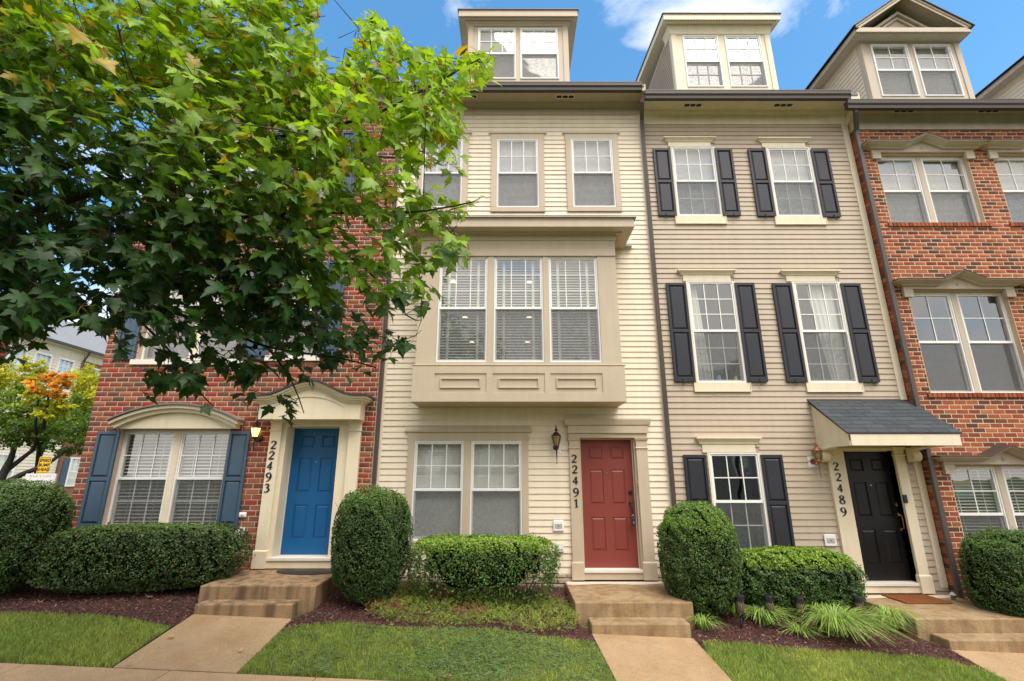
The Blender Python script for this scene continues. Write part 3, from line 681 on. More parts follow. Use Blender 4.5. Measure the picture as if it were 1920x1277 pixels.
def dormer(house, b, Yf, zs, ztrim, fas, Yfas, trim, sidemat, wins, gable=None, slope=0.0, grid=(3, 2), lo=None, Zb=None, back=3.9):
    """b body x0,x1; zs soffit height; ztrim top of the window surround; fas x0,x1,z0,z1"""
    X0, X1 = b
    ops = [w for w in wins]; xa, xb = min(w[0] for w in wins), max(w[1] for w in wins)
    m = slab(X0, X1, Zb, zs, Yf, Yf+.10, ops); d = m.obj('dormer', trim, house, bevel=.003)
    rects(d, 'corner_board', trim, [(X0-.012, X0+.1, Yf-.02, Yf-.001, Zb, ztrim-.001), (X1-.1, X1+.012, Yf-.02, Yf-.001, Zb, ztrim-.001),
                                    (X0-.02, X0-.001, Yf, Yf+.11, Zb, ztrim), (X1+.001, X1+.02, Yf, Yf+.11, Zb, ztrim)])
    m = MB(); m.mitre(X0-.01, X1+.01, Yf, [(.02, ztrim), (.03, ztrim+.02), (.035, ztrim+(zs-ztrim)*.4), (.075, zs-.02), (.08, zs-.002)], back=Yf+.3); m.obj('cornice', trim, d)
    # clapboard cheeks
    for sx, x in ((-1, X0), (1, X1)):
        rects(d, 'cheek', sidemat, [(x if sx < 0 else x-.02, x+.02 if sx < 0 else x, Yf+.11, Yf+back, Zb, zs)], 0)
        z = Zb; k = 0
        while z < zs-.05:
            p = [(x, z), (x+sx*.016, z), (x+sx*.016, z+.006), (x+sx*.003, min(z+.102, zs)), (x, min(z+.102, zs))]
            mm = MB(); mm.prism_y(p, Yf+.112, Yf+back-.05); mm.obj('siding_board', sidemat, d); z += .102
    fx0, fx1, fz0, fz1 = fas; yb = Yf+back
    dz = slope*(yb-Yfas)
    # soffit, fascia, roof deck as a rising slab
    def slabrise(name, x0, x1, y0, y1, z0, z1, mt, par=d):
        a, c = slope*(y0-Yfas), slope*(y1-Yfas)
        m = MB(); m.prism_x([(y0, z0+a), (y1, z0+c), (y1, z1+c), (y0, z1+a)], x0, x1); return m.obj(name, mt, par)
    slabrise('soffit', fx0+.02, fx1-.02, Yfas+.02, yb, fz0+.008, fz0+.02, trim)
    rects(d, 'fascia', trim, [(fx0+.0205, fx1-.0205, Yfas, Yfas+.0195, fz0, fz1)], 0)
    slabrise('rake_board', fx0, fx0+.02, Yfas, yb, fz0, fz1, trim); slabrise('rake_board', fx1-.02, fx1, Yfas, yb, fz0, fz1, trim)
    n = 40; v = MB()
    for i in range(n): v.box(fx0+.05+i*(fx1-fx0-.1)/n, fx0+.05+(i+.5)*(fx1-fx0-.1)/n, Yfas+.035, Yfas+.05, fz0+.004, fz0+.0075)
    v.obj('soffit_perforation', M['vent'], d, kind='stuff')
    if gable is None:
        slabrise('roof', fx0-.025, fx1+.025, Yfas-.025, yb, fz1, fz1+.022, M['gutter'])
    else:
        xm = (fx0+fx1)/2; za = gable; th = .10
        k = (za-fz1)/(xm-fx0)
        # raking fascia at the front, deep pediment behind
        def rake(y0, y1, off, t, mt, name, ext=0.0):
            m = MB(); m.prism_y([(fx0-ext, fz1+off-ext*k), (xm, za+off), (fx1+ext, fz1+off-ext*k), (fx1+ext, fz1+off-ext*k+t), (xm, za+off+t), (fx0-ext, fz1+off-ext*k+t)], y0, y1); return m.obj(name, mt, d)
        rake(Yfas, Yfas+.02, -.07, th, trim, 'raking_fascia')
        rake(Yfas-.02, Yfas, -.0, .05, trim, 'raking_moulding')
        rake(Yfas-.05, yb+2.5, .052, .022, M['gutter'], 'roof', .06)
        rake(Yfas+.02, yb, -.01, .02, trim, 'raking_soffit')
        for i, (inx, yy) in enumerate(((.16, -.03), (.30, -.055))):
            f = inx; m = MB(); hw = (xm-fx0)
            m.prism_y([(fx0+hw*(f+.25), fz1+.01), (xm, za-k*hw*(f+.02)-.06), (fx1-hw*(f+.25), fz1+.01)], Yf+yy+.08, Yf+.09-.001*i); 
            if i == 0: m.obj('tympanum', trim, d, bevel=.006)
        hw = xm-fx0
        for f in (.10, .2):
            m = MB(); t = .05; a = hw*(1-f-.12); zt = (a)*k
            m.prism_y([(xm-a, fz1+.012), (xm, fz1+.012+zt), (xm+a, fz1+.012), (xm+a-t*1.9, fz1+.012), (xm, fz1+.012+zt-t*1.9*k), (xm-a+t*1.9, fz1+.012)], Yf-.09+f*.5, Yf+.05); m.obj('raking_moulding', trim, d)
        rects(d, 'flashing', M['gutter'], [(fx0+.22, fx1-.22, Yfas+.03, Yf, fz1+.001, fz1+.011)], 0)
    for w in wins: window(house, w, Yf-.01, grid, lo)
    return d
def downspout(house, pts, w=.045, label=None):
    o = MB().tube(pts, w*1.18, 4, squash=.8).obj('downspout', M['downs'], house, bevel=.006)
    return o
def crown_header(house, x0, x1, z0, zc, z1, Yw, trim, fx0, fx1):
    """window head: flat frieze z0-zc and crown zc-z1"""
    rects(house, 'window_head', trim, [(fx0, fx1, Yw-.035, Yw+.0, z0, zc)])
    m = MB(); h = z1-zc; o = (x1-x0)/2-(fx1-fx0)/2
    m.mitre(fx0, fx1, Yw, [(.02, zc), (.045, zc+h*.12), (.05, zc+h*.3), (.05+(o-.05)*.75, zc+h*.72), (o, zc+h*.75), (o, z1)]); m.obj('crown', trim, house)
# ================================================================== ground structure
XA0, XA1 = at(158, 826, -.15)[0], -2.33
XB0, XB1 = -2.28, 2.66
XC0, XC1 = 2.66, 6.93
XD0, XD1 = 6.95, 14.3
LAP = .1018
Zf = lambda y, Y=0.0: at(960, y, Y)[1]
Xf = lambda x, y, Y=0.0: at(x, y, Y)[0]

def interior(house, X0, X1, levels, Y1=6.5):
    """party walls, back wall, floors and ceilings of the rooms behind the windows"""
    m = MB(); e = .06
    m.box(X0+e, X0+e+.02, .16, Y1, levels[0], levels[-1]); m.box(X1-e-.02, X1-e, .16, Y1, levels[0], levels[-1])
    m.box(X0+e, X1-e, Y1, Y1+.02, levels[0], levels[-1])
    m.obj('room_walls', M['room'], house)
    for z in levels: MB().box(X0+e+.02, X1-e-.02, .16, Y1, z, z+.03).obj('ceiling', M['ceiling'], house)

# ================================================================== house with the red door (cream siding)
B = empty('townhouse', (0, 0, 0), 'cream sided townhouse with boxed bay window and red front door', 'townhouse', 'townhouses of the row')
zsB = Zf(192, -.09); zfB = Zf(216.7); zcB = Zf(203, -.03); zbB = Zf(1075.6)
w3 = [rect(792, 867, 324, 261, 389, -.02), rect(931.5, 1010, 324, 261, 389, -.02), rect(1072.6, 1151, 324, 260.5, 388.3, -.02)]
wB0 = [rect(773.4, 868.3, 918, 827, 1014, -.02), rect(881.9, 978.6, 918, 827, 1014, -.02)]
BY = -.6
wBay = [rect(821.5, 914, 575, 481.8, 679, BY+.03), rect(926, 1018.7, 575, 481.8, 679, BY+.03), rect(1029.5, 1123, 575, 481.8, 679.5, BY+.03)]
bayX0, bayX1 = Xf(779.5, 666, BY), Xf(1165, 666, BY)
zbay0, zbay1 = Zf(754, BY), Zf(424.6, BY-.3)
# door
dX0, dX1 = 1.176, 2.075; dZ1 = Zf(823.7, .12); dZ0 = Zf(1064.6, .12)
pilL = (Xf(1073.4, 1040, -.06), Xf(1093, 1060, -.06)); pilR = (Xf(1207.5, 1060, -.06), Xf(1229.5, 1060, -.06))
ops = []
for w in w3:
    ops.append((w[0]-.10, w[1]+.10, w[2]-.09, w[3]+.12))
gx0, gx1 = wB0[0][0]-.10, wB0[1][1]+.10
ops.append((gx0, gx1, wB0[0][2]-.08, wB0[0][3]+.1))
ops.append((bayX0+.02, bayX1-.02, zbay0+.02, Zf(440.6, BY)-.02))
ops.append((pilL[0]+.01, pilR[1]-.01, -.4, Zf(812.6)+.05))
siding(B, XB0+.05, XB1-.045, zbB, zfB+.01, 0, LAP, M['cream'], ops)
slab(XB0, XB1, zbB, zsB, .0, .10, [(w[0]-.01, w[1]+.01, w[2]-.01, w[3]+.01) for w in w3+wB0]+[(bayX0+.06, bayX1-.06, zbay0+.15, zbay1-.35), (dX0-.04, dX1+.04, zbB-.1, dZ1+.03)]).obj('wall_sheathing', M['cream'], B)
rects(B, 'corner_trim', M['cream'], [(XB0, XB0+.05, -.022, -.0005, zbB, zfB), (XB1-.045, XB1, -.022, -.0005, zbB, zfB)])
# foundation of cast stone blocks
rnd = random.Random(3)
for (a, b) in ((XB0, pilL[0]-.0), (pilR[1], XB1)):
    MB().box(a, b, -.012, .1, -.35, zbB-.001).obj('foundation', M['stone'], B)
    z = -.05
    while z < zbB-.02:
        x = a-rnd.uniform(0, .2)
        while x < b:
            l = rnd.uniform(.28, .5); h = min(.078, zbB-.004-z)
            if min(x+l, b)-max(x, a) > .05:
                MB().frustum(max(x, a)+.004, min(x+l, b)-.004, z+.004, z+h, -.0125, -.03-rnd.uniform(0, .008), .01).obj('stone', M['stone'], B)
            x += l
        z += .085
eave(B, XB0+.001, XB1, 0, zfB, zcB, zsB, Zf(166.7, -.57), Zf(152.9, -.57), M['btrim'], rend=True)
gutter(B, XB0, Xf(1204.6, 160, -.57), -.57, Zf(166.7, -.57), Zf(152.9, -.57))
for x0, x1 in ((858, 894.6), (1042, 1077.5)):
    a = Xf(x0, 183, -.25); b = Xf(x1, 183, -.25)
    vents(B, a*1.0, b*1.0, zsB, -.25)
main_roof(B, XB0, XB1, zsB)
for i, w in enumerate(w3):
    window(B, w, -.02, (3, 2), None, 'cell')
    cx = (w[0]+w[1])/2; hw = (w[1]-w[0])/2
    o0, o1 = w[0]-.115, w[1]+.115; z0 = w[2]-.10
    ztop = Zf(250.5, -.05)
    rects(B, 'casing', M['btrim'], [(o0, w[0]-.001, -.045, -.0, z0+.101, w[3]+.001), (w[1]+.001, o1, -.045, 0, z0+.101, w[3]+.001), (o0, o1, -.045, 0, z0, w[2]-.001)])
    crown_header(B, cx-.56, cx+.56, w[3]+.002, ztop, Zf(238.5, -.12), 0, M['btrim'], o0-.01, o1+.01)
for w in wB0: window(B, w, -.02, (3, 2), None, 'cell')
a, b_ = wB0[0], wB0[1]
rects(B, 'casing', M['btrim'], [(gx0-.012, a[0]-.001, -.045, 0, a[2], a[3]+.001), (b_[1]+.001, gx1+.012, -.045, 0, a[2], a[3]+.001), (a[1]+.001, b_[0]-.001, -.045, 0, a[2], a[3]+.001), (gx0-.012, gx1+.012, -.05, 0, a[2]-.1, a[2]-.001)])
crown_header(B, Xf(762, 804, -.12), Xf(995.5, 804, -.12), a[3]+.002, Zf(812, -.05), Zf(796.5, -.12), 0, M['btrim'], gx0-.03, gx1+.03)
# ---- bay
zl = Zf(685, BY)      # ledge under the windows
zf1 = Zf(452, BY)     # top of the inner frieze
zh = Zf(480.6, BY)
xa, xb = bayX0, bayX1
m = slab(xa, xb, zl, zf1, BY, BY+.09, [(w[0]-.002, w[1]+.002, w[2]-.002, w[3]+.002) for w in wBay])
m.box(xa, xa+.09, BY+.09, 0, zl, zf1); m.box(xb-.09, xb, BY+.09, 0, zl, zf1)
bay = m.obj('bay', M['btrim'], B)
m = MB(); m.box(xa-.0, xb+.0, BY-.022, BY-.001, zh, zf1); m.obj('frieze_board', M['btrim'], bay, bevel=.004)
m = MB(); zc0 = Zf(440.6, BY-.02); zs_ = Zf(424.8, BY-.3)
m.mitre(xa, xb, BY, [(.001, zf1), (.03, zf1+.004), (.035, zc0-.02), (.05, zc0), (.11, zs_-.03), (.12, zs_-.001)], back=0); m.obj('crown_moulding', M['btrim'], bay)
ze = Zf(408.5, BY-.32)
m = MB(); m.mitre(xa, xb, BY, [(.30, zs_), (.30, ze-.03), (.315, ze)], back=0); m.obj('cornice', M['btrim'], bay, bevel=.002)
m = MB(); m.add([(xa-.335, BY-.335, ze+.001), (xb+.335, BY-.335, ze+.001), (xb+.335, 0, ze+.001), (xa-.335, 0, ze+.001), (xa-.335, BY-.335, ze+.014), (xb+.335, BY-.335, ze+.014), (xb-.1, -.01, ze+.17), (xa+.1, -.01, ze+.17)],
      [(0, 3, 2, 1), (0, 1, 5, 4), (1, 2, 6, 5), (3, 0, 4, 7), (4, 5, 6, 7), (2, 3, 7, 6)]); m.obj('bay_roof', M['gutter'], bay)
bw0, bw1 = xa-.03, xb+.03
m = MB(); m.mitre(xa-.001, xb+.001, BY, [(.03, zbay0), (.03, zl-.02), (.05, zl-.012), (.05, zl), (.0, zl+.004)], back=0); m.obj('bay_apron', M['btrim'], bay, bevel=.003)
zp1, zp0 = Zf(700.5, BY-.03), Zf(736.7, BY-.03)
# raised rails and stiles round three sunk panels
pan = [(Xf(814.3, 715, BY-.04), Xf(912, 715, BY-.04)), (Xf(923.4, 715, BY-.04), Xf(1021.7, 715, BY-.04)), (Xf(1032.2, 715, BY-.04), Xf(1130, 715, BY-.04))]
slab(bw0-.001, bw1+.001, zbay0+.001, zl-.025, BY-.046, BY-.031, [(a, b, zp0, zp1) for a, b in pan]).obj('apron_frame', M['btrim'], bay, bevel=.002)
for a, b in pan:
    m = MB(); q = .095; z0, z1 = zp0+.075, zp1-.075; x0, x1 = a+q, b-q; t = .022
    m.box(x0, x1, BY-.052, BY-.0315, z0, z0+t); m.box(x0, x1, BY-.052, BY-.0315, z1-t, z1); m.box(x0, x0+t, BY-.052, BY-.0315, z0+t, z1-t); m.box(x1-t, x1, BY-.052, BY-.0315, z0+t, z1-t)
    m.obj('panel_moulding', M['btrim'], bay, bevel=.004)
MB().box(bw0+.09, bw1-.09, BY+.06, -.001, zbay0+.05, zbay0+.06).obj('bay_soffit', M['btrim'], bay)
m = MB(); m.box(bw0, bw1, BY-.03, BY+.06, zbay0-.001, zbay0+.02); m.box(bw0, bw0+.09, BY+.06, 0, zbay0-.001, zbay0+.02); m.box(bw1-.09, bw1, BY+.06, 0, zbay0-.001, zbay0+.02); m.obj('bay_rim', M['btrim'], bay, bevel=.003)
for w in wBay: window(B, w, BY+.03, (3, 3), None, 'bay', slatpitch=.050, tilt=40)
z1c = CZ+4.03
interior(B, XB0, XB1, [dZ0-.05, Zf(754, BY)+.1, z1c, zsB+.3], 9.0)
m = MB(); m.box(bayX0+.1, bayX1-.1, BY+.1, .16, z1c-.02, z1c); m.box(bayX0+.1, bayX1-.1, BY+.2, .16, zl-.12, zl-.1); m.obj('bay_ceiling', M['ceiling'], B)
for (x, y) in ((850, 529.5), (995, 531), (872, 597), (992, 597), (885, 643), (989, 643)):
    u = (638.5-y)/FPX; d = 4.0/((SP+u*CP)/(CP-u*SP)); p = atd(x, y, d)
    MB().tube([(p.x, p.y, z1c-.016), (p.x, p.y, z1c-.003)], .075, 16).obj('recessed_light', M['downlight'], B)
# ---- doorway
def doorway(house, tr, dx0, dx1, dz0, dz1, Yd, Yw, pl, pr, zhead, zpb, capz, slabmat, hmat, lbl, sillmat=None):
    door(house, dx0, dx1, dz0, dz1, Yd, slabmat, hmat, lbl)
    rects(house, 'door_frame', tr, [(pl[1], dx0-.004, Yw-.01, Yd+.05, dz0, dz1+.05), (dx1+.004, pr[0], Yw-.01, Yd+.05, dz0, dz1+.05), (dx0-.004, dx1+.004, Yw-.01, Yd+.05, dz1+.004, dz1+.05)])
    if zhead-dz1 > .07: rects(house, 'head_board', tr, [(pl[1]+.001, pr[0]-.001, Yw-.008, Yd+.04, dz1+.051, zhead+.02)])
    rects(house, 'door_stop', M['offwhite'], [(dx0-.003, dx0+.006, Yd-.03, Yd-.001, dz0, dz1), (dx1-.006, dx1+.003, Yd-.03, Yd-.001, dz0, dz1), (dx0+.006, dx1-.006, Yd-.03, Yd-.001, dz1-.006, dz1+.003)], .001)
    rects(house, 'threshold', M['offwhite'], [(pl[1]+.001, pr[0]-.001, Yw-.06, Yd+.05, dz0-.045, dz0-.002)])
    rects(house, 'sill_board', sillmat or tr, [(pl[1]+.001, pr[0]-.001, Yw-.04, Yd+.05, zpb, dz0-.046)])
    for (x0, x1) in (pl, pr):
        m = MB(); Yp = Yw-.06
        m.box(x0, x1, Yp, Yd+.05, zpb, zhead)                                   # shaft
        m.box(x0-.018, x1+.018, Yp-.022, Yw, zpb+.001, zpb+.25)                  # plinth
        m.mitre(x0, x1, Yp, [(.0, zpb+.25), (.02, zpb+.2505), (.014, zpb+.262), (.0, zpb+.27)], back=Yw)
        m.mitre(x0, x1, Yp, [(.0, capz-.018), (.014, capz-.01), (.016, capz+.004), (.0, capz+.014)], back=Yw)
        m.mitre(x0, x1, Yp, [(.0, zhead-.05), (.012, zhead-.045), (.024, zhead-.012), (.026, zhead)], back=Yw)
        m.obj('pilaster', tr, house, bevel=.003)
zpb = Zf(1088, -.06); zhead = Zf(813, -.06)
doorway(B, M['btrim'], dX0, dX1, dZ0, dZ1, .12, 0, pilL, pilR, Zf(821, -.06), zpb, Zf(840, -.06), M['red'], M['iron'], None)
rects(B, 'door_head', M['btrim'], [(pilL[0]-.01, pilR[1]+.01, -.065, 0, Zf(821, -.06)+.001, Zf(812.6, -.06))])
crown_header(B, Xf(1052, 788, -.16), Xf(1215.7, 788, -.16), Zf(812.6, -.06)+.001, Zf(798.6, -.06), Zf(784.5, -.15), -.06, M['btrim'], pilL[0]-.02, pilR[1]+.02)
for i, (c, (x, y)) in enumerate(zip('22491', ((1076, 860.5), (1077.3, 880.5), (1078.3, 901), (1080, 923), (1080.5, 943.5)))):
    digit(B, c, Xf(x, y, -.065), Zf(y, -.065), .125, -.0605, M['iron'])
rects(B, 'door_bell', M['brass'], [(Xf(1194.5, 905, -.06), Xf(1197, 905, -.06), -.075, -.0605, Zf(914, -.06), Zf(903.5, -.06))])

# ================================================================== house with the black door (tan siding)
C = empty('townhouse', (4.8, 0, -.2), 'tan sided townhouse with black shutters, black front door and shingled door canopy', 'townhouse', 'townhouses of the row')
zsC = Zf(207.6, -.09); zfC = Zf(234.5); zcC = Zf(217, -.03); zbC = zbB-.2
cw3 = [rect(1265.3, 1345.6, 340, 275.7, 404.6, -.02), rect(1447.4, 1528, 340, 277, 405.5, -.02)]
cw2 = [rect(1298, 1386.5, 622.7, 528, 717.5, -.02), rect(1501.8, 1589.4, 622.7, 528.5, 718, -.02)]
cw1 = [rect(1338.2, 1434, 942.8, 849, 1037, -.02)]
ops = []
for w in cw3+cw2+cw1: ops.append((w[0]-.03, w[1]+.03, w[2]-.03, w[3]+.1))
cdX0, cdX1 = Xf(1571.5, 846, .12), Xf(1662.3, 846, .12)
cdX0, cdX1 = cdX0+.005, cdX0+.90
cdZ1, cdZ0 = Zf(846, .12), Zf(1089, .12)
cpl = (Xf(1551.5, 855, -.06), Xf(1569, 855, -.06)); cpr = (Xf(1678.5, 858, -.06), Xf(1697, 858, -.06))
ops.append((cpl[0]+.01, cpr[1]-.01, -.6, Zf(840, -.06)))
siding(C, XC0+.045, XC1-.12, zbC, zfC+.01, 0, LAP, M['tan'], ops)
slab(XC0, XC1, zbC, zsC, 0, .10, [(w[0]-.01, w[1]+.01, w[2]-.01, w[3]+.01) for w in cw3+cw2+cw1]+[(cdX0-.04, cdX1+.04, zbC-.1, cdZ1+.03)]).obj('wall_sheathing', M['tan'], C)
rects(C, 'corner_board', M['ctrim'], [(XC1-.12, XC1, -.03, -.0005, zbC, zfC)])
rects(C, 'corner_trim', M['tan'], [(XC0, XC0+.045, -.022, -.0005, zbC, zfC)])
for (a, b) in ((XC0, cpl[0]), (cpr[1], XC1)):
    MB().box(a, b, -.012, .1, -.6, zbC-.001).obj('foundation', M['stone'], C)
    z = -.25
    while z < zbC-.02:
        x = a-rnd.uniform(0, .2)
        while x < b:
            l = rnd.uniform(.28, .5); h = min(.078, zbC-.004-z)
            if min(x+l, b)-max(x, a) > .05:
                MB().frustum(max(x, a)+.004, min(x+l, b)-.004, z+.004, z+h, -.0125, -.03-rnd.uniform(0, .008), .01).obj('stone', M['stone'], C)
            x += l
        z += .085
eave(C, XC0+.001, XC1, 0, zfC, zcC, zsC, Zf(182.3, -.57), Zf(168.2, -.57), M['ctrim'], rend=True)
gutter(C, XC0-.02, Xf(1597, 176, -.57), -.57, Zf(182.3, -.57), Zf(168.2, -.57))
for x0, x1 in ((1282, 1316.5), (1450.6, 1487)): vents(C, Xf(x0, 198, -.25), Xf(x1, 198, -.25), zsC, -.25)
main_roof(C, XC0, XC1, zsC)
def sill(house, x0, x1, z0, z1, tr):
    m = MB(); m.box(x0, x1, -.04, 0, z0, z1); s_ = m.obj('window_sill', tr, house, bevel=.003)
    m = MB(); t = .012; m.box(x0-.012, x1+.012, -.05, -.001, z0-.012, z0-.0005); m.box(x0-.012, x0-.0005, -.05, -.001, z0, z1); m.box(x1+.0005, x1+.012, -.05, -.001, z0, z1); m.obj('sill_edge', tr, s_)
specC = [
 (cw3[0], 265.9, 252.8, (1246.5, 1345), (1266.7, 1361), 405.6, 418.4, (3, 2), (3, 2), 'cell', None),
 (cw3[1], 267, 254.3, (1424, 1524), (1454.8, 1548.6), 406.5, 419.8, (3, 2), (3, 2), 'cell', None),
 (cw2[0], 515.5, 502.7, (1273.4, 1383.5), (1303, 1408), 718.5, 733.2, (3, 3), (3, 3), None, [(-.02, .26, -.02, .40)]),
 (cw2[1], 516.5, 503.8, (1468.8, 1581), (1514, 1621), 719, 733.8, (3, 3), (3, 3), None, [(.40, .98, .62, 1.0)]),
 (cw1[0], 834, 818, (1308.8, 1431.5), (1340, 1440), 1038, 1050, (3, 2), (3, 2), None, None)]
for w, yc, yt, cxp, sxp, ys0, ys1, g1, g2, bl, cu in specC:
    ym = (yc+yt)/2
    window(C, w, -.02, g1, g2, bl, curtain=cu)
    x0, x1 = Xf(cxp[0], ym, -.14), Xf(cxp[1], ym, -.14)
    crown_header(C, x0, x1, w[3]+.002, Zf(yc, -.05), Zf(yt, -.14), 0, M['ctrim'], x0+.10, x1-.10)
    rects(C, 'casing', M['ctrim'], [(w[0]-.03, w[0]-.001, -.035, 0, w[2], w[3]+.001), (w[1]+.001, w[1]+.03, -.035, 0, w[2], w[3]+.001)])
    sill(C, w[0]-.06, w[1]+.06, Zf(ys1, -.04), w[2]-.002, M['ctrim'])
for (xl, xr, yr, yt, yb, sd) in ((1229.8, 1262.8, 340.4, 277.8, 404, -1), (1348, 1381, 340.4, 277.8, 404, 1), (1411.6, 1445, 340.4, 278.5, 405, -1), (1531.5, 1564.5, 340.4, 280, 406.5, 1),
                             (1257, 1295.4, 622.7, 530, 715.8, -1), (1389.5, 1427.5, 622.7, 530, 715.8, 1), (1461.7, 1499.5, 622.7, 530.5, 716.3, -1), (1593.6, 1631.7, 622.7, 531, 716.5, 1),
                             (1289.8, 1333, 942.8, 852.5, 1037.5, -1), (1437.8, 1479.7, 942.8, 852.5, 1038.5, 1)):
    a = rect(xl, xr, yr, yt, yb, -.055); shutter(C, a[0], a[1], a[2], a[3], -.017, M['shutblack'], hook=yb < 1000, side=sd)
interior(C, XC0, XC1, [cdZ0-.05, cw2[0][2]-.55, cw2[0][3]+.45, zsC+.3], 6.0)
doorway(C, M['ctrim'], cdX0, cdX1, cdZ0, cdZ1, .12, 0, cpl, cpr, Zf(838, -.06), Zf(1113, -.06), Zf(853, -.06), M['black'], M['copper'], None)
for c, (x, y) in zip('22489', ((1567, 875), (1571.8, 895), (1574.8, 915.5), (1579, 937), (1581.8, 959.5))):
    digit(C, c, Xf(x, y, -.065), Zf(y, -.065), .125, -.0605, M['iron'])
# reads as a white paper tag and a doorbell camera
rects(C, 'door_bell', M['iron'], [(Xf(1690.5, 925, -.06), Xf(1697.5, 925, -.06), -.085, -.0605, Zf(943, -.06), Zf(927.5, -.06))])
# canopy
cz0, cz1 = Zf(834.3, -.85), Zf(812.3, -.85); cx0 = Xf(1596, 833.7, -.85); cx1 = 6.93
cxw0, zr = cx0-.0, Zf(748.5)
Yc = -.85
m = MB(); m.prism_x([(Yc, cz0), (Yc, cz1-.01), (0, zr-.06), (0, zr-.10), (Yc+.06, cz1-.05), (Yc+.06, cz0)], cx0+.03, cx1-.03)
can = m.obj('door_canopy', M['ctrim'], C)
rects(can, 'fascia', M['ctrim'], [(cx0, cx1, Yc-.022, Yc-.001, cz0-.01, cz1-.012)])
for x0, x1 in ((cx0, cx0+.028), (cx1-.028, cx1)):
    m = MB(); m.prism_x([(Yc, cz0-.01), (Yc, cz1-.012), (0, zr-.06), (0, cz0-.01)], x0, x1); m.obj('gable_board', M['ctrim'], can)
m = MB(); k = (zr-.06-cz1)/.85; m.prism_x([(Yc, cz0-.008), (Yc, cz0+.15), (-.002, cz0+.15), (-.002, cz0-.008)], cx0-.016, cx0-.001); m.prism_x([(Yc, cz1-.11), (Yc, cz1-.013), (-.002, zr-.062), (-.002, zr-.16)], cx0-.015, cx0-.0015)
m.prism_x([(-.09, cz0+.151), (-.09, zr-.25), (-.002, zr-.18), (-.002, cz0+.151)], cx0-.0145, cx0-.001); m.obj('gable_trim', M['ctrim'], can)
MB().box(cx0+.029, cx1-.029, Yc+.06, -.001, cz0+.05, cz0+.06).obj('canopy_soffit', M['ctrim'], can)
for x in (cpl[0]-.16, cpr[1]+.04):
    m = MB(); x0, x1 = x-.01, x+.13
    m.prism_x([(-.061, cz0-.24), (-.09, cz0-.24)]+[(-.14-.08*math.cos(t), cz0-.14+.09*math.sin(t)-.0) for t in [-1.6, -1.2, -.8, -.4, 0, .4, .8, 1.1]]+[(-.40, cz0-.02), (-.40, cz0-.001), (-.061, cz0-.001)], x0, x1); m.obj('corbel', M['ctrim'], can, bevel=.006)
# shingles of the canopy: each tab its own object
sl = math.hypot(.85, zr-cz1); n = 9; dy, dz = (-.85-.035)/n, -(zr-cz1+.0)/n
ang = math.atan2(zr-cz1, .85)
MB().prism_x([(Yc-.03, cz1-.012), (Yc-.03, cz1+.002), (-.0, zr-.045), (-.0, zr-.06)], cx0-.05, cx1+.03).obj('roof_deck', M['gutter'], can)
tabs = []
for k in range(4):
    c = (.88, .96, 1.04, 1.14)[k]; m = MB(); m.tint = (c, c, c*1.03); q = (.885/n)*1.12/math.cos(ang)
    m.add([(0, 0, 0), (1, 0, 0), (1, q*math.cos(ang), q*math.sin(ang)), (0, q*math.cos(ang), q*math.sin(ang)), (0, 0, .018), (1, 0, .018), (1, q*math.cos(ang), q*math.sin(ang)+.002), (0, q*math.cos(ang), q*math.sin(ang)+.002)], [(0, 3, 2, 1), (4, 5, 6, 7), (0, 1, 5, 4), (1, 2, 6, 5), (2, 3, 7, 6), (3, 0, 4, 7)])
    o = m.obj('shingle', M['shingle'], None, tint=True); tabs.append(o.data); bpy.data.objects.remove(o)
insts = []
for r in range(n):
    yy = Yc-.035+(.885/n)*r; zz = cz1-.004+(zr-cz1-.02)/n*r
    x = cx0-.06-(r % 2)*.16-((r*7) % 5)*.02
    while x < cx1+.04:
        w_ = rnd.choice((.30, .33, .36)); a, b = max(x, cx0-.06), min(x+w_, cx1+.04)
        if b-a > .03: insts.append(((a+.004, yy, zz+.004), (b-a-.008, 1, 1), rnd.randrange(4), 1))
        x += w_
pieces(can, 'shingle', 'shingles', tabs, insts, M['shingle'])
MB().prism_x([(-.05, zr-.055), (-.052, zr-.03), (-.001, zr+.01), (-.001, zr-.02)], cx0-.06, cx1).obj('flashing', M['gutter'], can)

# ================================================================== right brick house
D = empty('townhouse', (10.5, 0, -.35), 'orange brick townhouse with peaked window pediments at the right end', 'townhouse', 'townhouses of the row')
YD = -.13
palD = [srgb(176, 92, 58), srgb(190, 104, 66), srgb(160, 78, 50), srgb(183, 96, 55), srgb(150, 72, 48), srgb(196, 112, 74), srgb(128, 72, 54), srgb(104, 66, 56), srgb(170, 84, 52), srgb(186, 98, 62), srgb(140, 74, 52), srgb(200, 118, 78), srgb(176, 90, 60), srgb(116, 70, 56)]
palD = [(p[0]*.66, p[1]*.70, p[2]*.72) for p in palD]
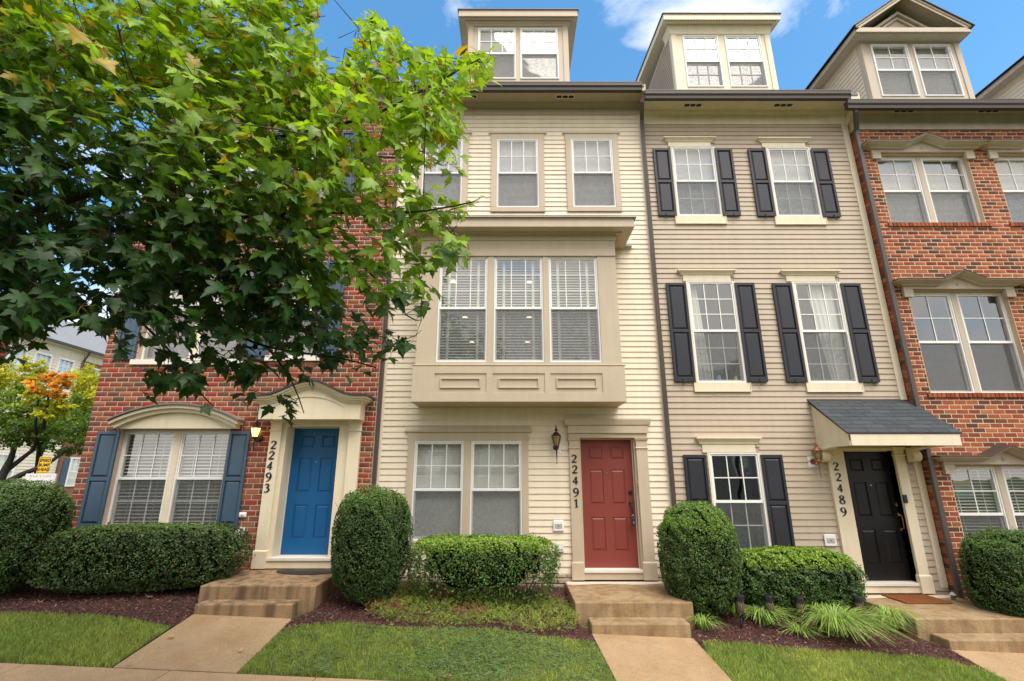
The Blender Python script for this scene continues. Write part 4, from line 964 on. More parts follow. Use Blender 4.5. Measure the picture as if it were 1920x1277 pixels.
# openings on the brick face: (x0,x1,z0,z1)
SP2 = 2.33                                           # spacing of the two window bays
def opn(xl, yl, w_, yt, yb):
    x0 = Xf(xl, yl, YD); return (x0, x0+w_, Zf(yb, YD), Zf(yt, YD))
o3 = opn(1656.6, 357, 1.835, 287.5, 418.3); o2 = opn(1731.8, 640, 1.835, 543.5, 737); o1 = opn(1809, 905, 1.835, 871, 1062)
x3 = o3[0]; o2 = (x3, x3+1.835, o2[2], o2[3]); o1 = (x3, x3+1.835, o1[2], o1[3])
opD = []
for o in (o3, o2, o1):
    opD += [o, (o[0]+SP2, o[1]+SP2, o[2], o[3])]
zfD = Zf(244.2, YD-.0); zbD = -.75
bricks(D, XD0, XD1, zbD, zfD, YD, .2079, .0791, .0145, palD, M['brickD'], opD, phase=.03)
slab(XD0+.012, XD1, zbD, zfD+.3, YD+.005, .05, [(a+.012, b-.012, c+.01, d-.01) for a, b, c, d in opD]).obj('mortar_wall', M['mortarD'], D)
# brick return beside the corner board
zz = zbD; ms = [brick_mesh(.115, .068, .1, c) for c in palD[:8]]
for q in ms: q.materials.append(M['brickD'])
insts = []
mb_ret = MB()
while zz < zfD-.02:
    mb_ret.tint = random.choice(palD); hh = min(.068, zfD-zz-.006)
    mb_ret.box(XD0-.004, XD0+.02, YD+.004, -.002, zz+.0055, zz+.0055+hh); zz += .0791
mb_ret.obj('brick_return', M['brickD'], D, tint=True, kind='stuff')
eaD = Zf(217, -.18)
eave(D, XD0-.02, XD1, YD, zfD, Zf(229, YD-.03), eaD, Zf(200.6, -.57), Zf(185.5, -.57), M['dtrim'])
gutter(D, Xf(1591, 193, -.57), XD1, -.57, Zf(200.6, -.57), Zf(185.5, -.57))
for x0, x1 in ((1676.5, 1716), (1835, 1876)): vents(D, Xf(x0, 211, -.32), Xf(x1, 211, -.32), eaD, -.32)
main_roof(D, XD0, XD1, eaD)
def pediment(house, x0, x1, zb, zt, tr, blk=True):
    """peaked head over a window pair; x0,x1 opening, zb underside of frieze, zt top of flat crown"""
    c = (x0+x1)/2; hw = (x1-x0)/2+.10; h = zt-zb; pk = PK; kx = .36
    Yw = YD
    fr = MB(); fr.prism_y([(c-hw, zb), (c+hw, zb), (c+hw, zb+h*.55), (c+kx, zb+h*.55), (c, zb+h*.55+pk), (c-kx, zb+h*.55), (c-hw, zb+h*.55)], Yw-.05, Yw-.0); f = fr.obj('window_pediment', tr, house, bevel=.004)
    path = [(c-hw, 0), (c-kx-.02, 0), (c, pk), (c+kx+.02, 0), (c+hw, 0)]
    prof = [(.05, zb+h*.40), (.10, zb+h*.42), (.115, zb+h*.58), (.19, zb+h*.72), (.20, zb+h*.80), (.245, zb+h*.88), (.25, zb+h)]
    vs = []; m = MB(); n = len(prof)
    for i, (x, dz) in enumerate(path):
        for o, z in prof:
            xx = x-(o-.05) if i == 0 else (x+(o-.05) if i == len(path)-1 else x)
            vs.append((xx, Yw-o, z+dz))
    vs += [(c-hw-(o-.05), Yw, z) for o, z in prof]+[(c+hw+(o-.05), Yw, z) for o, z in prof]
    fs = []
    seq = [5, 0, 1, 2, 3, 4, 6]
    for a, b in zip(seq[:-1], seq[1:]):
        for k in range(n-1): fs.append((a*n+k, b*n+k, b*n+k+1, a*n+k+1))
    m.add(vs, fs); m.obj('crown', tr, f)
    for x_a, z_a, x_b, z_b in ((c-hw-.2, 0, c-kx-.02, 0), (c-kx-.02, 0, c, pk), (c, pk, c+kx+.02, 0), (c+kx+.02, 0, c+hw+.2, 0)):
        q = MB(); q.add([(x_a, Yw-.262, zt+z_a+.002), (x_b, Yw-.262, zt+z_b+.002), (x_b, Yw, zt+z_b+.03), (x_a, Yw, zt+z_a+.03), (x_a, Yw-.262, zt+z_a+.010), (x_b, Yw-.262, zt+z_b+.010), (x_b, Yw, zt+z_b+.04), (x_a, Yw, zt+z_a+.04)],
              [(0, 3, 2, 1), (4, 5, 6, 7), (0, 1, 5, 4), (1, 2, 6, 5), (2, 3, 7, 6), (3, 0, 4, 7)]); q.obj('pediment_cap', M['gutter'], f)
    MB().tube([(c, Yw-.05, zb+h*.75), (c, Yw-.062, zb+h*.75)], .034, 16).obj('rosette', tr, f)
    MB().tube([(c, Yw-.062, zb+h*.75), (c, Yw-.064, zb+h*.75)], .022, 16).obj('rosette_centre', M['stone'], f)
    for x in (c-hw+.0, c+hw-.17): rects(f, 'bracket_block', tr, [(x, x+.17, Yw-.055, Yw+.0, zb-.155, zb-.001)])
def pair(house, o, yw, grid, lo, tr, blind, **kw):
    x0, x1, z0, z1 = o; mw = .11; w_ = (x1-x0-mw-.02)/2
    a = (x0+.01, x0+.01+w_, z0+.01, z1-.03); b = (x1-.01-w_, x1-.01, z0+.01, z1-.03)
    window(house, a, yw, grid, lo, blind, **kw); window(house, b, yw, grid, lo, blind, **kw)
    rects(house, 'mullion', tr, [(a[1]+.001, b[0]-.001, yw-.02, yw+.09, z0, z1-.01)])
    rects(house, 'head_trim', tr, [(x0, x1, yw-.01, yw+.09, z1-.029, z1+.02)])
PK = Zf(247.5, YD-.26)-Zf(262, YD-.26)
hs3 = Zf(261.5, YD-.25)-Zf(287.5, YD-.05)
HSD = Zf(262, YD-.26)-o3[3]
for i, (o, bl, kw) in enumerate(((o3, 'cell', {}), (o2, None, {}), (o1, 'wood', dict(tilt=18)))):
    for k in (0, 1):
        oo = (o[0]+SP2*k, o[1]+SP2*k, o[2], o[3])
        pair(D, oo, YD+.105, (2, 2), None, M['dtrim'], bl, **kw)
        pediment(D, oo[0], oo[1], oo[3], oo[3]+HSD, M['dtrim'])
        rowlock(D, oo[0]-.07, oo[1]+.09, oo[2]-.085, oo[2]+.005, YD, palD, M['brickD'])
interior(D, XD0, XD1, [-.3, o2[2]-.6, o2[3]+.4, eaD+.3], 6.0)
MB().box(x3+.28, x3+.62, .16, .165, o1[3]-.55, o1[3]-.15).obj('poster', M['jarb'], D)
MB().box(x3+.32, x3+.58, .154, .159, o1[3]-.36, o1[3]-.24).obj('poster', M['jary'], D)

# ================================================================== left brick house
A = empty('townhouse', (-4.8, 0, .2), 'red brick townhouse with blue front door and slate blue shutters, at the left end', 'townhouse', 'townhouses of the row')
YA = -.15
palA = [srgb(158, 74, 52), srgb(140, 66, 50), srgb(172, 62, 44), srgb(126, 70, 56), srgb(164, 84, 60), srgb(150, 56, 42), srgb(118, 66, 54), srgb(170, 92, 66), srgb(136, 78, 62), srgb(154, 64, 46), srgb(166, 54, 40), srgb(130, 60, 46), srgb(108, 68, 58), srgb(160, 90, 68)]
palA = [(p[0]*.74, p[1]*.96, p[2]*.90) for p in palA]
oa = (-6.655, -4.785, Zf(992, YA), Zf(804.5, YA))
adX0, adX1 = Xf(552.8, 803, .12), Xf(646.8, 803, .12); adZ1, adZ0 = Zf(803, .12), Zf(1040, .12)
apl = (Xf(507.5, 803, YA-.06), Xf(528, 803, YA-.06)); apr = (Xf(654.5, 803, YA-.06), Xf(677, 803, YA-.06))
aw2 = [(oa[0], oa[1], Zf(675, YA), Zf(500, YA)), (-3.66, -2.98, Zf(668, YA), Zf(490, YA))]
aw2[1] = (Xf(511, 620, YA), Xf(600, 620, YA), Zf(668, YA), Zf(490, YA))
up = 2.75
aw3 = [(o[0], o[1], Zf(376, YA), Zf(248, YA)) for o in aw2]
zsA, zfA = zsB+.2, zfB+.2
opA = [oa]+aw2+aw3+[(apl[0]+.015, apr[1]-.015, -.4, Zf(786, YA))]
treehide = lambda x, y: y < 600 or (y < 700 and 260 < x < 620)
bricks(A, XA0, XA1, -.3, zfA, YA, .211, .0849, .0125, palA, M['brickA'], opA, hide=treehide)
slab(XA0+.012, XA1-.004, -.3, zfA+.3, YA+.005, .05, [(a+.012, b-.012, c+.01, d-.01) for a, b, c, d in opA[:-1]]+[(apl[0]+.03, apr[1]-.03, -.4, Zf(786, YA)-.02)]).obj('mortar_wall', M['mortarA'], A)
MB().box(XA0+.005, XA0+.1, YA+.02, 10, -.3, zsA).obj('side_wall', M['mortarA'], A)
eave(A, XA0, XA1, YA, zfA, zcB+.2, zsA, Zf(166.7, -.57)+.2, Zf(152.9, -.57)+.2, M['ctrim'], rend=True)
gutter(A, XA0, XA1+.05, -.57, Zf(166.7, -.57)+.2, Zf(152.9, -.57)+.2)
main_roof(A, XA0, XA1, zsA)
interior(A, XA0, XA1, [adZ0-.05, aw2[0][2]-.5, aw2[0][3]+.4, zsA+.3], 6.0)
pair(A, oa, -.03, (3, 2), (3, 2), M['ctrim'], 'wood', slatpitch=.056, tilt=30)
rowlock(A, oa[0]-.05, oa[1]+.05, oa[2]-.08, oa[2]+.005, YA, palA, M['brickA'])
for o in aw2+aw3:
    if o[1]-o[0] > 1.2: pair(A, o, -.03, (3, 3), None, M['ctrim'], 'cell')
    else: window(A, (o[0]+.01, o[1]-.01, o[2]+.01, o[3]-.01), -.03, (3, 3), None, 'cell')
    rects(A, 'window_sill', M['offwhite'], [(o[0]-.05, o[1]+.05, YA-.05, -.04, o[2]-.09, o[2]-.0)])
    for x in (o[0]-.37, o[1]+.01): shutter(A, x, x+.355, o[2], o[3], YA, M['shutblue'], hook=False)
a = rect(Xf(0, 0), 0, 0, 0, 0) if False else None
sh = [(Xf(184.5, 808.5, YA-.03), Xf(225.5, 808.5, YA-.03)), (Xf(431.8, 808, YA-.03), Xf(470, 808, YA-.03))]
for x0, x1 in sh: shutter(A, x0, x1, oa[2], Zf(808.3, YA-.03), YA, M['shutblue'], hook=False)
# arched window head
def arch_pts(x0, x1, z0, rise, n=20): 
    c = (x0+x1)/2; hw = (x1-x0)/2; R = (hw*hw+rise*rise)/(2*rise); zc = z0+rise-R
    return [(x, zc+math.sqrt(max(0, R*R-(x-c)**2))) for x in [x0+(x1-x0)*i/n for i in range(n+1)]]
hx0, hx1 = Xf(222.5, 803, YA-.06), Xf(443, 803, YA-.06); hz = oa[3]+.002
def arch(mt, house, name, x0, x1, zb, zs_, rise, y0, y1, bot=None, bev=.004):
    top = arch_pts(x0, x1, zs_, rise)
    low = [(x, zb) for x, z in top] if bot is None else [(x, z-bot) for x, z in top]
    m = MB(); n = len(top); vs = []
    for (x, z), (x2, z2) in zip(low, top): vs += [(x, y0, z), (x, y0, z2), (x, y1, z), (x, y1, z2)]
    fs = []
    for i in range(n-1):
        a = 4*i; fs += [(a, a+4, a+5, a+1), (a+2, a+3, a+7, a+6), (a+1, a+5, a+7, a+3), (a, a+2, a+6, a+4)]
    fs += [(0, 1, 3, 2), (4*n-4, 4*n-2, 4*n-1, 4*n-3)]
    m.add(vs, fs); return m.obj(name, mt, house, bevel=0)
zs1 = Zf(790.5, YA-.1)
hd = arch(M['ctrim'], A, 'arched_head', hx0, hx1, hz, Zf(797, YA-.06), .27, YA-.065, YA, None)
arch(M['ctrim'], hd, 'arch_panel', hx0+.22, hx1-.22, hz+.001, hz+.012, .26, YA-.078, YA-.066)
arch(M['ctrim'], hd, 'arch_moulding', hx0-.03, hx1+.03, 0, Zf(795, YA-.1), .27, YA-.14, YA, .075)
arch(M['ctrim'], hd, 'arch_moulding', hx0-.08, hx1+.08, 0, Zf(790, YA-.18), .27, YA-.20, YA, .05)
arch(M['shingleb'], hd, 'arch_roof', hx0-.11, hx1+.11, 0, Zf(786, YA-.22), .275, YA-.235, YA, .03)
# doorway and arched hood
doorway(A, M['ctrim'], adX0, adX1, adZ0, adZ1, .12, YA, apl, apr, Zf(788, YA-.06), Zf(1066.5, YA-.06), Zf(807, YA-.06), M['blue'], M['iron'], None)
rects(A, 'door_head', M['ctrim'], [(apl[0]-.01, apr[1]+.01, YA-.065, YA, Zf(788, YA-.06)+.001, Zf(784, YA-.06)+.05)])
YH = YA-.29
hx0, hx1 = Xf(483.2, 786, YH), Xf(673.7, 786, YH); hz0 = Zf(786, YH)
zsp = Zf(757, YH)
def hoodcurve(x0, x1, zflat, rise, n=28):
    c = (x0+x1)/2; hw = (x1-x0)/2; out = []
    for i in range(n+1):
        x = x0+(x1-x0)*i/n; t = abs(x-c)/hw
        out.append((x, zflat+(rise*(0.5+0.5*math.cos(math.pi*min(1, t/.80))) if t < .80 else 0)))
    return out
def hood(mt, name, ex, zflat, rise, y0, low, par, y1=None):
    top = hoodcurve(hx0-ex, hx1+ex, zflat, rise); m = MB(); vs = []; n = len(top); y1 = YA if y1 is None else y1
    for x, z in top:
        zb = low if low > -50 else z+low+100
        vs += [(x, y0, zb), (x, y0, z), (x, y1, zb), (x, y1, z)]
    fs = []
    for i in range(n-1):
        a = 4*i; fs += [(a, a+4, a+5, a+1), (a+2, a+3, a+7, a+6), (a+1, a+5, a+7, a+3), (a, a+2, a+6, a+4)]
    fs += [(0, 1, 3, 2), (4*n-4, 4*n-2, 4*n-1, 4*n-3)]; m.add(vs, fs); return m.obj(name, mt, par)
hr = .24
hb = hood(M['ctrim'], 'door_hood', 0, zsp, hr, YH, hz0, A)
for ex, dz, th in ((.02, .03, .03), (.045, .055, .03), (.08, .085, .035), (.11, .115, .035)): hood(M['ctrim'], 'hood_moulding', ex, zsp+dz, hr, YH-ex, -100-th, hb)
hood(M['gutter'], 'hood_roof', .135, zsp+.15, hr, YH-.14, -100.035, hb)
# sunk arched panel outlined by a raised border
top = arch_pts(Xf(510, 786, YH), Xf(643, 786, YH), hz0+.20, .17)
m = MB(); 
ext = [(top[0][0], hz0+.004)]+top+[(top[-1][0], hz0+.004)]
for i in range(len(ext)-1):
    (x0, z0), (x1, z1) = ext[i], ext[i+1]; dx, dz = x1-x0, z1-z0; l = math.hypot(dx, dz) or 1; nx, nz = -dz/l*.014, dx/l*.014
    m.add([(x0, YH-.014, z0), (x1, YH-.014, z1), (x1+nx, YH-.014, z1+nz), (x0+nx, YH-.014, z0+nz), (x0, YH, z0), (x1, YH, z1), (x1+nx, YH, z1+nz), (x0+nx, YH, z0+nz)], [(0, 1, 2, 3), (0, 4, 5, 1), (3, 2, 6, 7)])
m.obj('hood_panel', M['ctrim'], hb)
for c, (x, y) in zip('22493', ((512.5, 834.5), (508.8, 854), (505.5, 873.5), (503.5, 894), (500, 915))):
    digit(A, c, Xf(x, y, YA-.065), Zf(y, YA-.065), .128, YA-.0605, M['iron'])

# ================================================================== dormers
def dw(specs, Y): return [rect(a, b, yr, yt, yb, Y) for a, b, yr, yt, yb in specs]
Y0 = 0.0
hD = 1.36
x0, x1 = Xf(879.6, 50), Xf(1062.9, 50)
zt = Zf(54, -.0)
wn_ = [(Xf(896.7, 54), Xf(966.9, 54), zt-hD, zt), (Xf(975.4, 54), Xf(1045.2, 54), zt-hD, zt)]
Yfs = -.2
dormer(B, (x0, x1), 0, Zf(39, -.08), Zf(50, 0), (Xf(860, 24, Yfs), Xf(1083, 24, Yfs), Zf(29.8, Yfs), Zf(19.2, Yfs)), Yfs, M['btrim'], M['cream'], wn_, Zb=zsB+.1, back=2.9)
x0, x1 = Xf(1257.3, 56), Xf(1438.7, 56); zt = Zf(68, 0)
wn_ = [(Xf(1278.5, 68), Xf(1344.5, 68), zt-hD, zt), (Xf(1357, 68), Xf(1424, 68), zt-hD, zt)]
wn_ = [(a, b, c, d) for a, b, c, d in wn_]
dormer(C, (x0, x1), 0, Zf(45, -.08), Zf(66, 0), (Xf(1244, 31, -.22), Xf(1463, 31, -.22), Zf(36.3, -.22), Zf(26.3, -.22)), -.22, M['ctrim'], M['tan'], wn_, Zb=zsC+.1, slope=.16, grid=(3, 2), lo=(3, 2), back=3.4)
x0, x1 = Xf(1612.5, 84), Xf(1795.5, 84); zt = Zf(84, 0)
wn_ = [(Xf(1630, 84), Xf(1698.5, 84), zt-hD, zt), (Xf(1708.5, 84), Xf(1778.5, 84), zt-hD, zt)]
fas = (Xf(1605, 55, -.28), Xf(1821, 55, -.28), Zf(59.3, -.28), Zf(51.5, -.28))
for k in (0, 1):
    s = 4.42*k
    dormer(D, (x0+s, x1+s), 0, Zf(67, -.08), Zf(81, 0), (fas[0]+s, fas[1]+s, fas[2], fas[3]), -.28, M['dtrim'], M['cream'], [(a+s, b+s, c, d) for a, b, c, d in wn_], gable=Zf(-10, -.28), Zb=eaD+.1, grid=(2, 2), back=3.4)

# ================================================================== downspouts
zg = Zf(150, -.5)
xw = Xf(707.5, 810, -.07)
downspout(A, [(xw-.02, -.50, Zf(150, -.5)), (xw-.02, -.48, Zf(162, -.48)), (xw, -.09, Zf(215, -.1)), (xw, -.065, Zf(228, -.07)), (xw, -.065, .35)])
xw = 2.675
zt_ = Zf(182, -.5)
downspout(B, [(Xf(1207, 180, -.5), -.50, Zf(180, -.5)), (Xf(1204, 190, -.48), -.47, Zf(190, -.47)), (xw, -.09, Zf(222, -.09)), (xw, -.065, Zf(232, -.065)), (xw, -.065, .25)])
xw = Xf(1717, 745, YD-.07)
downspout(D, [(Xf(1601.5, 198, -.5), -.50, Zf(198, -.5)), (Xf(1606, 210, -.48), -.46, Zf(210, -.46)), (xw, YD-.08, Zf(244, YD-.08)), (xw, YD-.065, Zf(252, YD-.065)), (xw, YD-.065, .05), (xw+.02, YD-.12, -.12), (xw+.25, YD-.35, -.17)])
# ================================================================== ground, beds, walks, steps
from mathutils.geometry import delaunay_2d_cdt
def inpoly(x, y, P):
    c = False; n = len(P)
    for i in range(n):
        (x1, y1), (x2, y2) = P[i], P[(i+1) % n]
        if (y1 > y) != (y2 > y) and x < (x2-x1)*(y-y1)/(y2-y1)+x1: c = not c
    return c
def sheet(name, P, dz, mt, step=.12, noise=0.0, kind='structure', parent=None):
    pts = [Vector(p) for p in P]; n = len(pts); edges = [(i, (i+1) % n) for i in range(n)]
    xs = [p[0] for p in P]; ys = [p[1] for p in P]; x = min(xs)+step/2
    while x < max(xs):
        y = min(ys)+step/2
        while y < max(ys):
            if inpoly(x, y, P): pts.append(Vector((x+random.uniform(-.2, .2)*step, y+random.uniform(-.2, .2)*step)))
            y += step
        x += step
    r = delaunay_2d_cdt(pts, edges, [], 0, 1e-5); vs, fs = r[0], r[2]
    m = MB(); m.v = [(v.x, v.y, gz(v.x, v.y)+dz+(noise*(random.random()) if inpoly(v.x, v.y, P) else 0)) for v in vs]
    m.f = [tuple(f) if (vs[f[1]]-vs[f[0]]).cross(vs[f[2]]-vs[f[0]]) > 0 else tuple(f[::-1]) for f in fs if inpoly(sum(vs[i].x for i in f)/3, sum(vs[i].y for i in f)/3, P)]
    m.t = [(1, 1, 1)]*len(m.v)
    return m.obj(name, mt, parent, kind=kind if not parent else None)
xs = [-300, -120, -60, -30, -20, -16]+[-12+.5*i for i in range(53)]+[18, 25, 40, 80, 150, 300]
ys = [-300, -120, -60, -30, -20, -15, -12, -9, -7]+[-6.2+.5*i for i in range(7)]+[-2.8, -2.5, -2.2, -1.9, -1.65, -1.2, -.8, -.4, 0, .3]+[2, 5, 10, 20, 40, 80, 150, 400]
m = MB(); nx = len(xs)
for y in ys:
    for x in xs: m.v.append((x, y, gz(x, y)-.012)); m.t.append((1, 1, 1))
for j in range(len(ys)-1):
    for i in range(nx-1): a = j*nx+i; m.f.append((a, a+1, a+nx+1, a+nx))
m.obj('ground', M['earth'], None, kind='structure')
gp = lambda *L: [ground_at(x, y) for x, y in L]
# step geometry (from the surveyed corners)
ST = dict(
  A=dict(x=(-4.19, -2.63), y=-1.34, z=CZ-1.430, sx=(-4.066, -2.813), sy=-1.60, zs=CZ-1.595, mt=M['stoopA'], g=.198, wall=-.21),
  B=dict(x=(.840, 2.408), y=-1.345, z=CZ-1.632, sx=(1.005, 2.25), sy=-1.645, zs=CZ-1.807, mt=M['stoopB'], g=0.0, wall=-.06),
  C=dict(x=(5.305, 6.9), y=-1.36, z=CZ-1.822, sx=(5.463, 6.72), sy=-1.65, zs=CZ-1.987, mt=M['stoopB'], g=-.185, wall=-.06))
lab = dict(A='dark stained concrete steps in front of the blue door', B='clean tan concrete steps in front of the red door', C='tan concrete steps in front of the black door')
WALKS = {}
for k, s in ST.items():
    t = empty('front_steps', (sum(s['x'])/2, s['y'], s['g']), lab[k], 'steps', 'front steps of the row')
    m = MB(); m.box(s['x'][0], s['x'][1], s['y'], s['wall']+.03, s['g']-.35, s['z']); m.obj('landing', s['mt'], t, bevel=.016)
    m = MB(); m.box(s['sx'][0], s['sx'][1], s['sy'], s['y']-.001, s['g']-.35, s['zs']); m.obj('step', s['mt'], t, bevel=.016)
    if k != 'A':
        x0, x1 = s['x'][0]+.02, s['x'][1]-.04; P = [(x0, s['wall']-.001)]
        n = 16
        for i in range(n+1):
            u = i/n; P.append((x0+(x1-x0)*u, s['wall']-.20-.07*math.sin(u*9+1)*(.4+u*.3)+.12*max(0, u-.6)))
        P.append((x1, s['wall']-.001)); P = P[::-1]
        m = MB(); m.add([(x, y, s['z']+.004) for x, y in P], [tuple(range(len(P)))]); m.obj('cement_patch', M['newpatch'], t)
    # walk: runs from the step to the sidewalk with a slight skew to the slope
    e = dict(A=-.03, B=.09, C=.06)[k]
    a0, a1 = s['sx'][0]-.0, s['sx'][1]+.02
    P = [(a0, s['sy']), (a1, s['sy']), (a1+e*1.2, -2.79), (a0+e*1.2, -2.79)][::-1]
    w = sheet('walkway', P, .012, M['walk'], .25); WALKS[k] = P
    m = MB()
    for i in range(4):
        (xa_, ya_), (xb_, yb_) = P[i], P[(i+1) % 4]; m.quad((xa_, ya_, gz(xa_, ya_)+.012), (xb_, yb_, gz(xb_, yb_)+.012), (xb_, yb_, gz(xb_, yb_)-.1), (xa_, ya_, gz(xa_, ya_)-.1))
    m.obj('walkway_edge', M['walk'], w)
# sidewalk: slabs with open joints
sw = None; x = -14.0
base = sheet('sidewalk', [(-14, -4.3), (15, -4.3), (15, -2.805), (-14, -2.805)], -.004, M['soil'], .8)
while x < 15:
    P = [(x+.004, -4.3), (x+1.496, -4.3), (x+1.496, -2.81), (x+.004, -2.81)]
    m = MB(); z = [gz(*p)+.014 for p in P]
    m.add([(p[0], p[1], q) for p, q in zip(P, z)]+[(p[0], p[1], q-.05) for p, q in zip(P, z)], [(0, 1, 2, 3), (0, 4, 5, 1), (1, 5, 6, 2), (2, 6, 7, 3), (3, 7, 4, 0)]); m.obj('paving_slab', M['sidewalk'], base, bevel=.006); x += 1.5
sheet('road', [(-60, -14), (60, -14), (60, -6.3), (-60, -6.3)], -.13, M['asphalt'], 4)
m = MB(); m.box(-60, 60, -6.3, -6.15, -.9, gz(0, -6.2)+.0); 
sheet('side_road', [(-23, -14), (-17, -14), (-17, 60), (-23, 60)], .02, M['asphalt'], 4)
# beds and lawns
def bl(*L): return [ground_at(x, y) for x, y in L]
WA0, WA1 = WALKS['A'][0], WALKS['A'][1]
left_edge = bl((-60, 1153), (60, 1155), (150, 1157), (220, 1160), (280, 1170), (318, 1178))
mid_edge = bl((536, 1182), (575, 1174), (640, 1172), (700, 1178), (760, 1183), (840, 1182), (930, 1184), (1010, 1196), (1060, 1203), (1112, 1207))
right_edge = bl((1320, 1208), (1370, 1210), (1430, 1214), (1500, 1220), (1570, 1225), (1640, 1228), (1720, 1236), (1780, 1243), (1850, 1262))
aL, aR = WALKS['A'][3][0], WALKS['A'][2][0]; bL, bR = WALKS['B'][3][0], WALKS['B'][2][0]; cL, cR = WALKS['C'][3][0], WALKS['C'][2][0]
bedL = [(-9, -2.2)]+[p for p in left_edge]+[(aL, -1.9), (aL, -1.6), (-4.19, -1.3), (-4.19, -.1), (-9, -.1)]
bedM = [(aR+.0, -1.9)]+mid_edge+[(bL, -2.0), (bL, -1.6), (.84, -1.3), (.84, -.0), (-2.63, -.0), (-2.63, -1.3), (aR, -1.6)]
bedR = [(bR, -1.95)]+right_edge+[(cL, -1.7), (5.31, -1.3), (5.31, 0), (2.41, 0), (2.41, -1.3), (bR, -1.6)]
bedD = [(6.9, -1.9), (7.4, -2.2), (12, -2.2), (12, -.1), (6.9, -.1)]
beds = [bedL, bedM, bedR, bedD]
for P in beds: sheet('mulch_bed', P, .004, M['soil'], .09, noise=.02)
lawnL = [(-9, -2.79)]+[(WALKS['A'][0][0]+.0, -2.79), (aL+.005, -2.0)]+left_edge[::-1]
lawnL = [(-9, -2.79), (WALKS['A'][0][0]-.03, -2.79), (left_edge[-1][0], left_edge[-1][1])]+left_edge[:-1][::-1]+[(-9, -2.0)]
lawnM = [(WALKS['A'][1][0]+.02, -2.79), (WALKS['B'][0][0]-.02, -2.79), (bL-.01, mid_edge[-1][1])]+mid_edge[::-1]+[(aR+.02, -1.95)]
lawnR = [(WALKS['B'][1][0]+.02, -2.79), (WALKS['C'][0][0]-.02, -2.79)]+[(cL-.02, -1.95)]+right_edge[::-1]+[(bR+.03, -2.0)]
lawns = [lawnL, lawnM, lawnR]
for P in lawns: sheet('lawn', P, .0, M['turf'], .2)
sheet('verge', [(-14, -6.1), (15, -6.1), (15, -4.33), (-14, -4.33)], .0, M['turf'], 1.5)

rng = np.random.default_rng(5)
def sample_poly(P, n):
    P = np.array(P); lo, hi = P.min(0), P.max(0); out = np.empty((0, 2))
    while len(out) < n:
        q = rng.uniform(lo, hi, (n*2, 2)); x, y = q[:, 0], q[:, 1]; c = np.zeros(len(q), bool)
        for i in range(len(P)):
            (x1, y1), (x2, y2) = P[i], P[(i+1) % len(P)]
            if y1 == y2: continue
            c ^= ((y1 > y) != (y2 > y)) & (x < (x2-x1)*(y-y1)/(y2-y1)+x1)
        out = np.vstack([out, q[c]])
    return out[:n]
def area(P): return abs(sum(P[i][0]*P[(i+1) % len(P)][1]-P[(i+1) % len(P)][0]*P[i][1] for i in range(len(P))))/2
vgz = np.vectorize(gz)
def vnoise(x, y, s, seed=0):
    """cheap smooth value noise"""
    x = x*s+seed*17.3; y = y*s+seed*7.7
    xi, yi = np.floor(x).astype(int), np.floor(y).astype(int); fx, fy = x-xi, y-yi
    fx, fy = fx*fx*(3-2*fx), fy*fy*(3-2*fy)
    h = lambda a, b: np.modf(np.sin(a*127.1+b*311.7+seed*13.1)*43758.5453)[0] % 1.0
    return (h(xi, yi)*(1-fx)+h(xi+1, yi)*fx)*(1-fy)+(h(xi, yi+1)*(1-fx)+h(xi+1, yi+1)*fx)*fy
# grass
G = MB(); Vs, Ts = [], []
for li, P in enumerate(lawns):
    n = int(area(P)*13000); q = sample_poly(P, n); z = vgz(q[:, 0], q[:, 1])
    h = rng.uniform(.028, .066, n)*(.75+.6*vnoise(q[:, 0], q[:, 1], 3.1)); a = rng.uniform(0, 2*np.pi, n); w = rng.uniform(.0014, .0026, n)
    lean = rng.uniform(.1, 1.0, n)*h; la = rng.uniform(0, 2*np.pi, n)
    dx, dy = np.cos(a)*w, np.sin(a)*w; lx, ly = np.cos(la)*lean, np.sin(la)*lean
    b = np.stack([q[:, 0], q[:, 1], z-.004], 1)
    r1 = np.stack([dx, dy, 0*dx], 1); mid = b+np.stack([lx*.35, ly*.35, h*.62], 1); tip = b+np.stack([lx, ly, h*.98], 1)
    V = np.stack([b-r1, b+r1, mid+r1*.85, mid-r1*.85, tip+r1*.15, tip-r1*.15], 1)
    t = vnoise(q[:, 0], q[:, 1], 1.7, 3)[:, None]; t2 = rng.uniform(0, 1, (n, 1)); dry = (rng.uniform(0, 1, (n, 1)) < .07+.10*(vnoise(q[:, 0], q[:, 1], 2.3, 9)[:, None] > .72))
    c = np.array([.22, .33, .07])*(1-t)+np.array([.40, .46, .11])*t; c = c*(.5+.9*t2); c = np.where(dry, np.array([.30, .24, .10])*(.6+.6*t2), c)
    Vs.append(V.reshape(-1, 3)); Ts.append(np.repeat(c, 6, 0))
V = np.vstack(Vs); n = len(V)//6; i6 = np.arange(n)[:, None]*6
F = np.vstack([i6+np.array([[0, 1, 2, 3]]), i6+np.array([[3, 2, 4, 5]])])
np_obj('grass', V, F, M['grass'], tint=np.vstack(Ts), kind='stuff')
